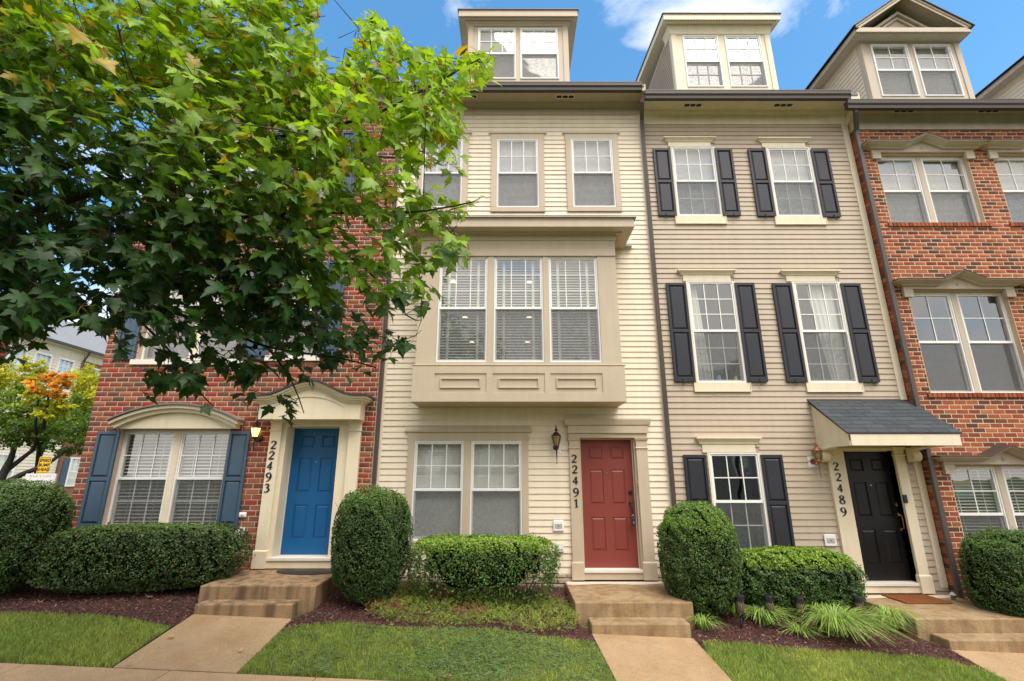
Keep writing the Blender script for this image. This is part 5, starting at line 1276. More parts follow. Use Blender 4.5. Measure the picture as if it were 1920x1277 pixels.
# clover among the grass of the middle lawn
n = 5200; q = sample_poly(lawnM, n*3); f = (vnoise(q[:, 0], q[:, 1], 1.6, 5)*.6+vnoise(q[:, 0], q[:, 1], 5, 6)*.4+rng.uniform(-.22, .22, len(q)) > .56-.10*np.clip(q[:, 0]+1.2, -1.2, 1)); q = q[f][:n]; n = len(q)
k3 = 3; ang = rng.uniform(0, 6.28, n); Vl = []
z = vgz(q[:, 0], q[:, 1])+rng.uniform(.03, .055, n)
for j in range(k3):
    a = ang+j*2.094; r = .010; ca, sa = np.cos(a), np.sin(a); c = np.stack([q[:, 0]+ca*r, q[:, 1]+sa*r, z], 1)
    u = np.stack([ca, sa, rng.uniform(-.4, .3, n)], 1)*.009; v = np.stack([-sa, ca, rng.uniform(-.3, .3, n)], 1)*.0075
    Vl.append(np.stack([c-u, c+v, c+u, c-v], 1))
V = np.concatenate(Vl, 0).reshape(-1, 3); tt = np.repeat(rng.uniform(.7, 1.2, (len(V)//4, 1))*np.array([[.17, .26, .11]]), 4, 0)
np_obj('clover', V, np.arange(len(V)).reshape(-1, 4), M['grass'], tint=tt, kind='stuff')
# mulch chips
Vs, Ts = [], []
for P in beds:
    n = int(area(P)*2600); q = sample_poly(P, n); z = vgz(q[:, 0], q[:, 1])+rng.uniform(.012, .042, n)
    a = rng.uniform(0, 6.28, n); l = rng.uniform(.006, .020, n); w = rng.uniform(.002, .006, n); el = rng.uniform(-.6, .6, n); ro = rng.uniform(-.9, .9, n)
    u = np.stack([np.cos(a)*np.cos(el), np.sin(a)*np.cos(el), np.sin(el)], 1)*l[:, None]; v = np.stack([-np.sin(a)*np.cos(ro), np.cos(a)*np.cos(ro), np.sin(ro)], 1)*w[:, None]
    c = np.stack([q[:, 0], q[:, 1], z], 1); V = np.stack([c-u-v, c+u-v*.6, c+u*.9+v, c-u+v*.7], 1)
    t = rng.uniform(0, 1, (n, 1)); col = np.array([.085, .028, .024])+(np.array([.23, .095, .07])-np.array([.085, .028, .024]))*t**2
    col = np.where(rng.uniform(0, 1, (n, 1)) < .035, np.array([.38, .25, .18]), col)
    Vs.append(V.reshape(-1, 3)); Ts.append(np.repeat(col, 4, 0))
V = np.vstack(Vs); np_obj('mulch', V, np.arange(len(V)).reshape(-1, 4), M['chip'], tint=np.vstack(Ts), kind='stuff')

# ================================================================== clipped shrubs
def leafquads(c, nrm, n, size, ratio=.62, wild=.75):
    u = rng.normal(size=(n, 3)); nn = nrm+rng.normal(size=(n, 3))*wild*.6; nn /= np.linalg.norm(nn, axis=1)[:, None]
    u -= nn*(u*nn).sum(1)[:, None]; u /= np.linalg.norm(u, axis=1)[:, None]; v = np.cross(nn, u)
    s = (size*rng.uniform(.6, 1.3, n))[:, None]
    return np.stack([c-u*s*.5, c+v*s*ratio*.5+nn*s*.10, c+u*s*.5, c-v*s*ratio*.5+nn*s*.10], 1)
def shrub(name, label, cat, c, half, power, nleaf, low, top, rot=0.0, taper=0.0, sparse=0.0, size=.025, hullk=.885, base=None, group=None, lump=.05, seed=1, lift=.06, topb=.55):
    """c: centre of the base; half: half sizes; power: squareness of the body"""
    t = empty(name, (c[0], c[1], c[2]), label, cat, group)
    hz = half[2]
    def body(d, jitter=True):
        px_, pz_ = power
        rr = 1/((np.abs(d[:, 0])**px_+np.abs(d[:, 1])**px_)**(pz_/px_)+np.abs(d[:, 2])**pz_)**(1/pz_)
        p = d*rr[:, None]
        if taper: k = 1-taper*np.clip(-p[:, 2], 0, 1)**1.5; p[:, 0] *= k; p[:, 1] *= k
        lum = 1+lump*(vnoise(d[:, 0]*2+d[:, 2], d[:, 1]*2-d[:, 2]*1.5, 2.2, seed)-.5)*2+lump*.6*(vnoise(d[:, 0]*5+d[:, 2]*3, d[:, 1]*5-d[:, 2]*4, 2.2, seed+4)-.5)
        return p*lum[:, None]
    def place(p):
        q = p*np.array(half); cs, sn = math.cos(rot), math.sin(rot)
        x = q[:, 0]*cs-q[:, 1]*sn; y = q[:, 0]*sn+q[:, 1]*cs
        return np.stack([c[0]+x, c[1]+y, c[2]+lift+hz+q[:, 2]], 1)
    # solid hull under the leaves, its near-black colour stands in for the inner shade
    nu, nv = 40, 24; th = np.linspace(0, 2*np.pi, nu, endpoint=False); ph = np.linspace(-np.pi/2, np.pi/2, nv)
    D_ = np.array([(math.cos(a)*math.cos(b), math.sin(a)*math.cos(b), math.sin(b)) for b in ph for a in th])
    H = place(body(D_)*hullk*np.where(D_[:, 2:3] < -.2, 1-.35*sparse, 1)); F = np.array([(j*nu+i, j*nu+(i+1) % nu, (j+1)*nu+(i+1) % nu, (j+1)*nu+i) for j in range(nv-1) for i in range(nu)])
    np_obj('dark_core', H, F, M['hull'], t)
    # leaves
    f = rng.uniform(-1, 1, (nleaf, 3)); ax = rng.integers(0, 3, nleaf); sg = rng.choice([-1, 1], nleaf)
    wts = np.array([half[1]*half[2], half[0]*half[2], half[0]*half[1]]); ax = rng.choice(3, nleaf, p=wts/wts.sum()); f[np.arange(nleaf), ax] = sg
    d = f/np.linalg.norm(f, axis=1)[:, None]; p = body(d)
    depth = 1-np.abs(rng.normal(size=nleaf))*.035+(rng.uniform(0, 1, nleaf) < .10)*rng.uniform(0, .045, nleaf)
    P = place(p*depth[:, None]*(1-.075*(vnoise(p[:, 0]*half[0]*9+p[:, 1]*3, p[:, 2]*half[2]*9-p[:, 1]*5, 1.6, seed+9)[:, None] < .36))); nr = d/np.array(half); nr /= np.linalg.norm(nr, axis=1)[:, None]
    if sparse:
        keep = rng.uniform(0, 1, nleaf) > sparse*np.clip(.35-p[:, 2], 0, 1.1)*(.45+1.1*vnoise(P[:, 0], P[:, 2], 6, 8)); P, nr, p, depth = P[keep], nr[keep], p[keep], depth[keep]
    # stray shoots that stand proud of the clipping
    ns = int(90*half[0]*half[2]*4); si = rng.integers(0, len(P), ns); up_ = nr[si]*.5+np.array([0, 0, .7])+rng.normal(size=(ns, 3))*.3; up_ /= np.linalg.norm(up_, axis=1)[:, None]
    ln = rng.uniform(.02, .06, ns)
    for k in range(4):
        P = np.vstack([P, P[si]+up_*(ln*(k+1)/4)[:, None]+rng.normal(size=(ns, 3))*.006]); nr = np.vstack([nr, nr[si]]); p = np.vstack([p, p[si]+np.array([0, 0, .12])])
    n = len(P); Q = leafquads(P, nr+np.array([0, 0, .35]), n, size, .62, 1.35)
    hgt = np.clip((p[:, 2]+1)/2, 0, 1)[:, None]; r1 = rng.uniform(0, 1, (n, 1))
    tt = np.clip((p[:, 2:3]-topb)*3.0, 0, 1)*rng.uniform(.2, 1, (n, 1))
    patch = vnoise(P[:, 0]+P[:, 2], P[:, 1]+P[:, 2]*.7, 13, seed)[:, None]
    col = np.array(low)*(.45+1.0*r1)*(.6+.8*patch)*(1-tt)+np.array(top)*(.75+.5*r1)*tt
    col = np.where((rng.uniform(0, 1, (n, 1)) < .012) & (tt < .2), np.array([.30, .13, .07]), col)
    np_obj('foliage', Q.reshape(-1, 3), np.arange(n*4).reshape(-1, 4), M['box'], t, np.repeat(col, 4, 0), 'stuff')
    m = MB(); r2 = random.Random(seed)
    for i in range(6 if half[0] > .8 else 4):
        u = r2.uniform(-.75, .75)*half[0]; bx = c[0]+u*math.cos(rot); by = c[1]+u*math.sin(rot)+r2.uniform(-.1, .1)
        m.tube([(bx, by, gz(bx, by)-.03), (bx+r2.uniform(-.08, .08), by, c[2]+half[2]*.6), (bx+r2.uniform(-.16, .16), by+r2.uniform(-.1, .1), c[2]+half[2]*1.2)], [.014, .010, .005], 6)
    m.obj('stem', M['bark'], t, smooth=True, kind='stuff')
    return t
DG, TG = (.07, .128, .036), (.16, .27, .045)
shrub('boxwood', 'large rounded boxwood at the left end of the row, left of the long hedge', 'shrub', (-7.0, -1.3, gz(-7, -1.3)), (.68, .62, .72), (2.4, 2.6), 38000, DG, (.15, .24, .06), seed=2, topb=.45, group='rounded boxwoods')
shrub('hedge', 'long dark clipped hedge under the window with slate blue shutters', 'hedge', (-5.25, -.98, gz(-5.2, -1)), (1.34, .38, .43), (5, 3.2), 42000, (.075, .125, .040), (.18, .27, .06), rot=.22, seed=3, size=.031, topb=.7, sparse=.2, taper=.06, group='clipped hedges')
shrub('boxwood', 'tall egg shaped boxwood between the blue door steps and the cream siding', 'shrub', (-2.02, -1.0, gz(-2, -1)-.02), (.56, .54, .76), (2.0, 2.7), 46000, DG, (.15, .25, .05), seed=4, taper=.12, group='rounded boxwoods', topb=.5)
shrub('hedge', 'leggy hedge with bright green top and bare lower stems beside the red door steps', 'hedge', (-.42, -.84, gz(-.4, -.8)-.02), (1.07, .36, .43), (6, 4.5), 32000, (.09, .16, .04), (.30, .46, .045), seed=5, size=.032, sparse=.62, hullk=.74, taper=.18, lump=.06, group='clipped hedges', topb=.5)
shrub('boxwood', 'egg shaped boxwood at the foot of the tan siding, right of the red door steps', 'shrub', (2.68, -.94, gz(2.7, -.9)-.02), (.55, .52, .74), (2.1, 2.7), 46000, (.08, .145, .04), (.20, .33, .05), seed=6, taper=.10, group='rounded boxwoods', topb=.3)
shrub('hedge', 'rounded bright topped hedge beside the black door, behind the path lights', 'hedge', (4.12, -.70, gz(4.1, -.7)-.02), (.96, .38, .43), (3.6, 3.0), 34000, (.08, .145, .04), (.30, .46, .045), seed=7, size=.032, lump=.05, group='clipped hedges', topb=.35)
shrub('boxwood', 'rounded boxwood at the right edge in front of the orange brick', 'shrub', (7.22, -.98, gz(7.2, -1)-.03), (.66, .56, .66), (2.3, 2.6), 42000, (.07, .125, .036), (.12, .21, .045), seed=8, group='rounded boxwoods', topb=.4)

# low juniper cover
t = None
P = bl((672, 1130), (690, 1113), (760, 1106), (850, 1118), (930, 1122), (1010, 1128), (1060, 1140), (1088, 1170), (1080, 1196), (1000, 1196), (900, 1184), (800, 1182), (720, 1176), (684, 1160))
n = 5200; q = sample_poly(P, n); per = 9
hh = .05+.12*vnoise(q[:, 0], q[:, 1], 2.6, 2)+.05*vnoise(q[:, 0], q[:, 1], 7, 3)
a = rng.uniform(0, 6.28, n); el = rng.uniform(.05, .9, n); L_ = rng.uniform(.05, .11, n)
dr = np.stack([np.cos(a)*np.cos(el), np.sin(a)*np.cos(el)-.1, np.sin(el)], 1); b = np.stack([q[:, 0], q[:, 1], vgz(q[:, 0], q[:, 1])+hh*rng.uniform(.35, 1, n)], 1)
dead = (vnoise(q[:, 0], q[:, 1], 2.1, 21) > .70) & (rng.uniform(0, 1, n) < .75)
col = np.where(dead[:, None], np.array([.34, .19, .085]), np.array([.21, .32, .06])+(np.array([.36, .44, .08])-np.array([.21, .32, .06]))*vnoise(q[:, 0], q[:, 1], 3.3, 6)[:, None])*rng.uniform(.7, 1.25, (n, 1))
Q, T = [], []
for j in range(per):
    s = (j+.5)/per; c = b+dr*(L_*s)[:, None]; sd = rng.normal(size=(n, 3)); sd -= dr*(sd*dr).sum(1)[:, None]; sd /= np.linalg.norm(sd, axis=1)[:, None]
    u = (sd*.8+dr*.6)*(.020*(1-.5*s)); w = np.cross(sd, dr)*.0022; Q.append(np.stack([c-w, c+w, c+u+w*.4, c+u-w*.4], 1)); T.append(col*(.8+.4*s))
V = np.concatenate(Q, 0).reshape(-1, 3); o = np_obj('juniper_ground_cover', V, np.arange(len(V)).reshape(-1, 4), M['grass'], tint=np.repeat(np.concatenate(T, 0), 4, 0), kind='stuff')

# arching grass clumps
def clump(label, x, y, R, H, n, seed, c0=(.30, .45, .10), lean=(0, 0)):
    r = np.random.default_rng(seed); z = gz(x, y); seg = 6
    a = r.uniform(0, 6.28, n); L_ = H*r.uniform(.7, 1.25, n); out = R*r.uniform(.25, 1.1, n); w = r.uniform(.0038, .0062, n)
    bx = x+np.cos(a)*r.uniform(0, .12, n)*R*2; by = y+np.sin(a)*r.uniform(0, .12, n)*R*2
    pts = []
    for k in range(seg+1):
        s = k/seg; rr = out*(s**1.35)*1.15; zz = L_*(1.55*s-1.15*s**2.3)
        pts.append(np.stack([bx+(np.cos(a)+lean[0])*rr, by+(np.sin(a)+lean[1])*rr, z+np.maximum(zz, .0)+.01*k/seg], 1))
    sd = np.stack([-np.sin(a), np.cos(a), 0*a], 1)
    V = np.stack([np.stack([pts[k]-sd*(w*(1-.75*(k/seg)**2))[:, None], pts[k]+sd*(w*(1-.75*(k/seg)**2))[:, None]], 1) for k in range(seg+1)], 1)   # n,seg+1,2,3
    V = V.reshape(-1, 3); i = np.arange(n)[:, None, None]*(2*(seg+1)); k = np.arange(seg)[None, :, None]*2
    F = (i+k+np.array([0, 1, 3, 2])[None, None, :]).reshape(-1, 4)
    col = np.array(c0)*r.uniform(.6, 1.35, (n, 1)); col = np.where(r.uniform(0, 1, (n, 1)) < .12, np.array([.36, .34, .16]), col)
    e = empty('liriope_clump', (x, y, z), label, 'plant', 'strap leaved grass clumps'); np_obj('blades', V, F, M['lirio'], e, np.repeat(col, 2*(seg+1), 0), 'stuff')
for lb, (xx, yy), R, H, n, sd, ln in (
    ('small wispy grass clump in the corner beside the tan steps', (1318, 1182), .24, .26, 90, 1, (0, -.2)),
    ('loose yellow green grass clump around the leftmost path light', (1432, 1170), .38, .32, 260, 2, (.1, -.25)),
    ('sparse pale grass clump lying low between two path lights', (1498, 1188), .34, .16, 90, 3, (-.1, -.3)),
    ('thin grass tuft behind the leftmost path light', (1385, 1160), .24, .28, 90, 7, (-.2, 0)),
    ('largest bright lime grass clump spilling over the mulch', (1570, 1192), .52, .46, 560, 4, (.1, -.35)),
    ('upright grass clump behind the largest one, left of the rightmost path light', (1540, 1165), .34, .42, 240, 6, (-.15, -.1)),
    ('green grass clump leaning on the steps of the black door', (1672, 1182), .34, .40, 280, 5, (.1, -.15))):
    gx, gy = ground_at(xx, yy); clump(lb, gx, gy, R, H, n, sd, lean=ln)

# ================================================================== path lights, mats, boxes
def path_light(x, y_, label, h=.40, tilt=0):
    gx, gy = ground_at(x, y_); z = gz(gx, gy)
    t = empty('path_light', (gx, gy, z), label, 'path light', 'solar path lights in the right bed')
    c = (gx, gy, z); H = h
    MB().lathe([(.0, -.02), (.016, 0), (.016, H*.40), (.0, H*.405)], c, 10).obj('stake', M['iron'], t, smooth=True)
    MB().lathe([(.0, H*.40), (.050, H*.405), (.056, H*.43), (.0, H*.435)], c, 16).obj('base_collar', M['iron'], t)
    MB().lathe([(.048, H*.435), (.052, H*.44), (.053, H*.82), (.052, H*.83)], c, 16).obj('glass_shade', M['lensglass'], t, smooth=True)
    MB().lathe([(.004, H*.47), (.007, H*.55), (.007, H*.7), (.003, H*.76)], (gx, gy-.054, z), 8).obj('filament_bulb', M['brass'], t, smooth=True)
    MB().lathe([(.055, H*.81), (.060, H*.82), (.060, H*.97), (.056, H), (.0, H+.002)], c, 18).obj('cap', M['iron'], t)
    for k in range(3):
        a = 2.1*k+.6; MB().tube([(gx+.055*math.cos(a), gy+.055*math.sin(a), z+H*.43), (gx+.057*math.cos(a), gy+.057*math.sin(a), z+H*.83)], .0065, 6).obj('cage_bar', M['iron'], t)
    t.rotation_euler = (0, rad(tilt), 0)
path_light(1391, 1180, 'leftmost black cylinder path light, standing free of the grass', .42, 2)
path_light(1452, 1179, 'second black path light from the left, leaning a little in front of the hedge', .41, -5)
path_light(1506, 1177, 'third black path light, half sunk behind grass blades', .38, 0)
path_light(1620, 1178, 'rightmost black path light, wedged between the largest clump and the steps', .40, -3)
gx, gy = 6.63, -.75
gx = Xf(1789, 1128, -.45); zt_ = ST['C']['z']
t = empty('small_lantern', (gx, -.45, zt_), 'tiny grey lantern with a pitched cap sitting on the landing of the black door', 'lantern')
MB().lathe([(.0, 0), (.032, .001), (.032, .012), (.0, .013)], (gx, -.45, zt_), 8).obj('base', M['plate'], t)
MB().lathe([(.026, .013), (.034, .09)], (gx, -.45, zt_), 8).obj('glass', M['lensglass'], t)
MB().lathe([(.052, .088), (.012, .125), (.0, .128)], (gx, -.45, zt_), 8).obj('cap', M['plate'], t)
# door mats
z = ST['A']['z']; xm0, xm1 = Xf(509, 1075, -.5), Xf(640, 1075, -.5)
P = [(xm0+.06, -.30)]
cx_ = (xm0+xm1)/2
mp_ = [(cx_+(xm1-xm0)/2*math.cos(a), -.30-.33*math.sin(a)) for a in [math.pi+ -i*math.pi/24 for i in range(25)]]
m = MB(); n = len(mp_); m.add([(x, y, z+.012) for x, y in mp_]+[(x, y, z+.001) for x, y in mp_], [tuple(range(n-1, -1, -1)), tuple(range(n, 2*n))]+[(i, (i+1) % n, n+(i+1) % n, n+i) for i in range(n)])
o = m.obj('door_mat', M['rubber'], None, bevel=.003); tagp(o, 'half round dark rubber mat at the foot of the blue door', 'door mat')
z = ST['C']['z']; P4 = [(Xf(1651, 1113, -.10), -.10), (Xf(1732, 1112, -.10), -.10)]
m = MB(); m.box(P4[0][0], P4[1][0]+.0, -.62, -.11, z+.006, z+.022); o = m.obj('door_mat', M['coir'], None, bevel=.004); tagp(o, 'rectangular orange brown coir mat in front of the black door', 'door mat')
# coir tufts so that the mat has a nap
n = 9000; q = rng.uniform([P4[0][0], -.62], [P4[1][0], -.11], (n, 2)); a = rng.uniform(0, 6.28, n); b = np.stack([q[:, 0], q[:, 1], np.full(n, z+.021)], 1)
u = np.stack([np.cos(a), np.sin(a), 0*a], 1)*.0012; tip = b+np.stack([rng.normal(size=n)*.003, rng.normal(size=n)*.003, rng.uniform(.004, .008, n)], 1)
V = np.stack([b-u, b+u, tip+u*.3, tip-u*.3], 1).reshape(-1, 3); np_obj('bristles', V, np.arange(len(V)).reshape(-1, 4), M['chip'], o, np.repeat(np.array([[.32, .11, .03]])*rng.uniform(.5, 1.3, (n, 1)), 4, 0), 'stuff')
# wall boxes
def wallbox(x0, x1, y0, y1, Y, label, cat, frame, inner=M['plate']):
    r = rect(x0, x1, (y0+y1)/2, y0, y1, Y); cx = (r[0]+r[1])/2; cz = (r[2]+r[3])/2
    t = empty('outlet_box', (cx, Y, cz), label, cat)
    MB().box(r[0], r[1], Y-.028, Y, r[2], r[3]).obj('cover', frame, t, bevel=.012)
    w, h = (r[1]-r[0])*.34, (r[3]-r[2])*.2
    MB().box(cx-w, cx+w, Y-.036, Y-.0285, cz-h, cz+h).obj('plate', inner, t, bevel=.003)
    MB().tube([(cx, Y-.0365, cz), (cx, Y-.042, cz)], .009, 10).obj('button', M['iron'], t)
wallbox(1037, 1057, 975.4, 996, -.018, 'white square outlet box low on the cream siding beside the red door', 'outlet box', M['white'])
wallbox(1544.6, 1566.8, 1001.6, 1024, -.018, 'white rounded outlet box on the tan siding left of the black door', 'outlet box', M['white'])
wallbox(449, 463, 960.5, 970, YA-.003, 'small white plate with a black button on the red brick beside the blue shutter', 'outlet box', M['white'], M['white'])
def wallvent(x0, x1, y0, y1, Y, label):
    r = rect(x0, x1, (y0+y1)/2, y0, y1, Y); t = empty('wall_vent', ((r[0]+r[1])/2, Y, (r[2]+r[3])/2), label, 'vent')
    MB().box(r[0]-.01, r[1]+.01, Y-.015, Y, r[2]-.005, r[3]+.015).obj('flange', M['offwhite'], t, bevel=.003)
    m = MB(); m.prism_x([(Y-.016, r[3]), (Y-.085, r[2]+.06), (Y-.085, r[2]), (Y-.016, r[2])], r[0]+.015, r[1]-.015); m.obj('hood', M['plate'], t, bevel=.004)
    for k in range(3): MB().box(r[0]+.02, r[1]-.02, Y-.092, Y-.0855, r[2]+.008+k*.02, r[2]+.014+k*.02).obj('louvre', M['offwhite'], t)
wallvent(1169, 1184, 451, 465.5, -.018, 'small hooded exhaust vent on the cream siding right of the bay')
wallvent(1044, 1056, 1020, 1034, -.018, 'low tan vent behind the end of the leggy hedge, on the cream siding')
wallvent(443, 458, 991, 1003, YA-.003, 'stubby cream vent on the red brick above the long hedge')
# lock box on the red door handle
px_ = dX1-.07; zz = dZ0+.80
t = empty('key_lock_box', (px_, .03, zz), 'black key lock box with a steel shackle hanging on the red door handle', 'lock box')
MB().box(px_-.028, px_+.028, .0, .045, zz-.14, zz-.04).obj('box', M['iron'], t, bevel=.006)
MB().tube([(px_-.018, .022, zz-.045), (px_-.018, .022, zz)]+[(px_-.018*math.cos(a), .022, zz+.018*math.sin(a)) for a in (.5, 1.0, 1.57, 2.1, 2.6)]+[(px_+.018, .022, zz), (px_+.018, .022, zz-.045)], .0055, 8).obj('shackle', M['steel'], t, smooth=True)
MB().box(px_-.018, px_+.018, -.004, -.0005, zz-.12, zz-.07).obj('dial_plate', M['steel'], t)
# ornaments on the window sills upstairs
def cup(x, y, mt, label, r_=.045, h=.11):
    X, Z = at(x, y, .07); o = MB().lathe([(.0, 0), (r_*.8, .001), (r_, h*.5), (r_*.85, h*.9), (r_*.9, h), (.0, h)], (X, .068, cw2[0][2]+.03), 14).obj('jar', mt, None, smooth=True); tagp(o, label, 'jar', 'jars on the upstairs window sills')
cup(1347, 706, M['jarb'], 'pale blue jar on the sill behind the left upstairs window'); cup(1378.5, 706, M['jary'], 'yellow jar on the sill behind the left upstairs window', .035, .10); cup(1529, 706, M['jarg'], 'green pot on the sill behind the right upstairs window', .04, .09)

# ================================================================== wall lanterns
def lantern(label, x, ytop, ybot, Yw, mt, glass, side=1, lit=False, plate=None):
    Yl = Yw-.15; X, Zt = at(x, ytop, Yl); _, Zb = at(x, ybot, Yl); H = Zt-Zb
    t = empty('wall_lantern', (X, Yw, (Zt+Zb)/2), label, 'wall lantern', 'lanterns beside the front doors')
    c = (X, Yl, Zb); g0, g1 = H*.46, H*.70; R = .078
    MB().lathe([(R*.55, g0-.0), (R, g1-H*.02), (R*.98, g1)], c, 8).obj('glass_body', glass, t)
    for k in range(8):
        a = 2*math.pi*k/8; MB().tube([(X+R*.56*math.cos(a), Yl+R*.56*math.sin(a), Zb+g0), (X+R*1.01*math.cos(a), Yl+R*1.01*math.sin(a), Zb+g1-H*.02), (X+R*math.cos(a), Yl+R*math.sin(a), Zb+g1)], .0042, 5).obj('rib', mt, t)
    MB().lathe([(.0, g1-.004), (R*1.06, g1), (R*.95, g1+H*.02), (R*.3, g1+H*.10), (.012, g1+H*.115), (.03, g1+H*.14), (.034, g1+H*.155), (.012, g1+H*.175), (.011, g1+H*.185), (.02, g1+H*.20), (.008, g1+H*.22), (.004, H*.99), (.0, H)], c, 16).obj('roof_finial', mt, t, smooth=True)
    MB().lathe([(.0, g0-H*.075), (.026, g0-H*.07), (R*.58, g0-H*.035), (R*.64, g0), (.0, g0+.002)], c, 16).obj('base_cup', mt, t, smooth=True)
    MB().lathe([(.0, 0), (.012, H*.015), (.004, H*.03), (.006, H*.08), (.012, g0-H*.13), (.02, g0-H*.10), (.0, g0-H*.07)], c, 10).obj('tail', mt, t, smooth=True)
    MB().tube([(X, Yl, Zb+g0-H*.08), (X+.012*side, Yl+.05, Zb+g0-H*.14), (X+.012*side, Yl+.10, Zb+g0-H*.09), (X+.012*side, Yw-.01, Zb+g0-H*.04)], [.012, .010, .011, .016], 8).obj('arm', mt, t, smooth=True)
    MB().tube([(X+.012*side, Yw-.02, Zb+g0-H*.04), (X+.012*side, Yw-.001, Zb+g0-H*.04)], [.048, .056], 20).obj('wall_plate', mt, t)
    if plate: MB().box(X+.012*side-.085, X+.012*side+.085, Yw-.016, Yw+.01, Zb+g0-H*.04-.095, Zb+g0-H*.04+.09).obj('mounting_block', M['white'], t, bevel=.012)
    MB().lathe([(.0, g0+.01), (.016, g0+.012), (.018, g0+H*.06), (.030, g0+H*.12), (.024, g0+H*.17), (.0, g0+H*.19)], c, 12).obj('bulb', M['bulb'] if lit else M['frost'], t, smooth=True)
    if lit:
        l = bpy.data.lights.new('lantern_light', 'POINT'); l.energy = 5; l.color = (1, .6, .25); l.shadow_soft_size = .03
        lo = bpy.data.objects.new('lantern_light', l); COL.objects.link(lo); lo.location = (X, Yl, Zb+g0+H*.12); put(lo, t)
def lampglass():
    m = bpy.data.materials.new('lantern_glass'); m.use_nodes = True; N, L = m.node_tree.nodes, m.node_tree.links; b = N['Principled BSDF']
    b.inputs['Base Color'].default_value = (.35, .28, .18, 1); b.inputs['Roughness'].default_value = .1
    t = N.new('ShaderNodeBsdfTransparent'); t.inputs['Color'].default_value = (.85, .78, .62, 1); mx = N.new('ShaderNodeMixShader'); mx.inputs['Fac'].default_value = .38
    L.new(t.outputs[0], mx.inputs[1]); L.new(b.outputs[0], mx.inputs[2]); L.new(mx.outputs[0], N['Material Output'].inputs['Surface']); return m
LG = lampglass()
lantern('dark red bronze carriage lantern, unlit, on the cream siding left of the red door', 1042.5, 795, 870, 0, M['bronze'], LG, 0, plate=True)
lantern('copper carriage lantern on the tan siding, tucked beside the shingled canopy', 1528, 824, 896, 0, M['copper'], LG, -1, plate=True)
lantern('black lantern glowing amber on the red brick left of the blue door', 483, 783, 850, YA, M['iron'], M['amber'], 1, lit=True)
# ================================================================== foreground maple
def crown_poly():
    return [(-700, -600), (560, -600), (600, -120), (640, -10), (628, 18), (610, 40), (590, 75), (606, 100), (640, 60), (665, 20), (692, 12), (718, 40), (745, 66), (790, 78), (815, 95), (850, 108), (872, 92), (905, 92), (925, 108), (932, 128), (918, 155), (893, 165),
            (872, 200), (868, 240), (866, 290), (862, 318), (838, 332), (812, 318), (800, 350), (820, 378), (870, 360), (905, 362), (912, 372), (895, 385), (880, 405), (915, 408), (905, 422), (870, 432), (842, 440), (858, 470), (872, 484), (845, 500), (815, 505), (808, 525),
            (800, 560), (812, 574), (788, 600), (795, 640), (770, 660), (722, 652), (700, 668), (712, 690), (700, 712), (655, 700), (620, 690), (600, 720), (575, 748), (572, 785), (545, 770), (520, 762), (505, 730), (470, 728), (440, 748), (408, 778), (385, 765), (352, 768), (330, 742), (300, 748), (268, 738),
            (272, 700), (300, 675), (285, 640), (262, 655), (230, 668), (205, 640), (165, 620), (120, 628), (60, 645), (30, 662), (0, 665), (-60, 680), (-300, 640), (-700, 500)]
CP_ = crown_poly()
def depth_at(x, y, u):
    """distance in front of the camera of the crown layer, u in 0..1 front to back"""
    f = np.clip((x+200)/1100, 0, 1)
    near = 2.15+.45*f+.5*np.clip((y-350)/400, 0, 1)*np.clip((x-100)/300, 0, 1); far = 4.5-1.0*f
    return near+(far-near)*u**1.25
T0 = Vector((-3.35, -6.25, gz(-3.35, -6.25)))
limbs = []
def limb(pts, r0, r1):
    P = []; pts = [Vector(p) for p in pts]
    for i in range(len(pts)-1):
        p0, p1, p2, p3 = pts[max(i-1, 0)], pts[i], pts[i+1], pts[min(i+2, len(pts)-1)]; n = max(2, int((p2-p1).length/.12))
        for k in range(n):
            t = k/n; P.append(0.5*((2*p1)+(-p0+p2)*t+(2*p0-5*p1+4*p2-p3)*t*t+(-p0+3*p1-3*p2+p3)*t**3))
    P.append(pts[-1]); n = len(P); limbs.append((P, [r0+(r1-r0)*(i/(n-1))**.8 for i in range(n)])); return P
tr_ = [T0-Vector((0, 0, .2)), T0+Vector((.02, .02, .9)), T0+Vector((.06, -.02, 1.9)), T0+Vector((.05, .03, 3.2)), T0+Vector((.12, .06, 4.6)), T0+Vector((.2, .1, 6.2))]
limb(tr_, .13, .035)
F1 = T0+Vector((.06, .0, 2.35)); F2 = T0+Vector((.05, .02, 1.75)); F3 = T0+Vector((.06, .03, 3.0))
limb([F1, atd(-40, 226, 2.75), atd(150, 205, 2.85), atd(330, 150, 3.0), atd(480, 80, 3.1), atd(600, 30, 3.2)], .05, .007)
limb([F1, atd(80, 330, 3.1), atd(330, 290, 3.3), atd(560, 250, 3.1), atd(700, 215, 2.9), atd(800, 165, 2.75), atd(900, 110, 2.6)], .045, .005)
limb([F2, atd(60, 470, 3.0), atd(300, 430, 3.2), atd(520, 400, 3.1), atd(700, 400, 2.95), atd(800, 395, 2.8), atd(890, 378, 2.75)], .042, .005)
limb([F2, atd(20, 560, 3.2), atd(220, 560, 3.4), atd(400, 610, 3.4), atd(500, 650, 3.3), atd(640, 672, 3.2), atd(705, 690, 3.15)], .036, .004)
limb([F3, atd(40, 60, 2.7), atd(150, 120, 2.6), atd(250, 190, 2.55), atd(360, 250, 2.6)], .016, .004)
limb([atd(205, -30, 2.75), atd(228, 80, 2.6), atd(252, 150, 2.6), atd(300, 220, 2.6)], .009, .004)
limb([atd(220, 560, 3.4), atd(320, 660, 3.3), atd(370, 730, 3.25), atd(400, 762, 3.2)], .012, .003)
limb([atd(500, 650, 3.3), atd(545, 710, 3.25), atd(570, 775, 3.2)], .008, .003)
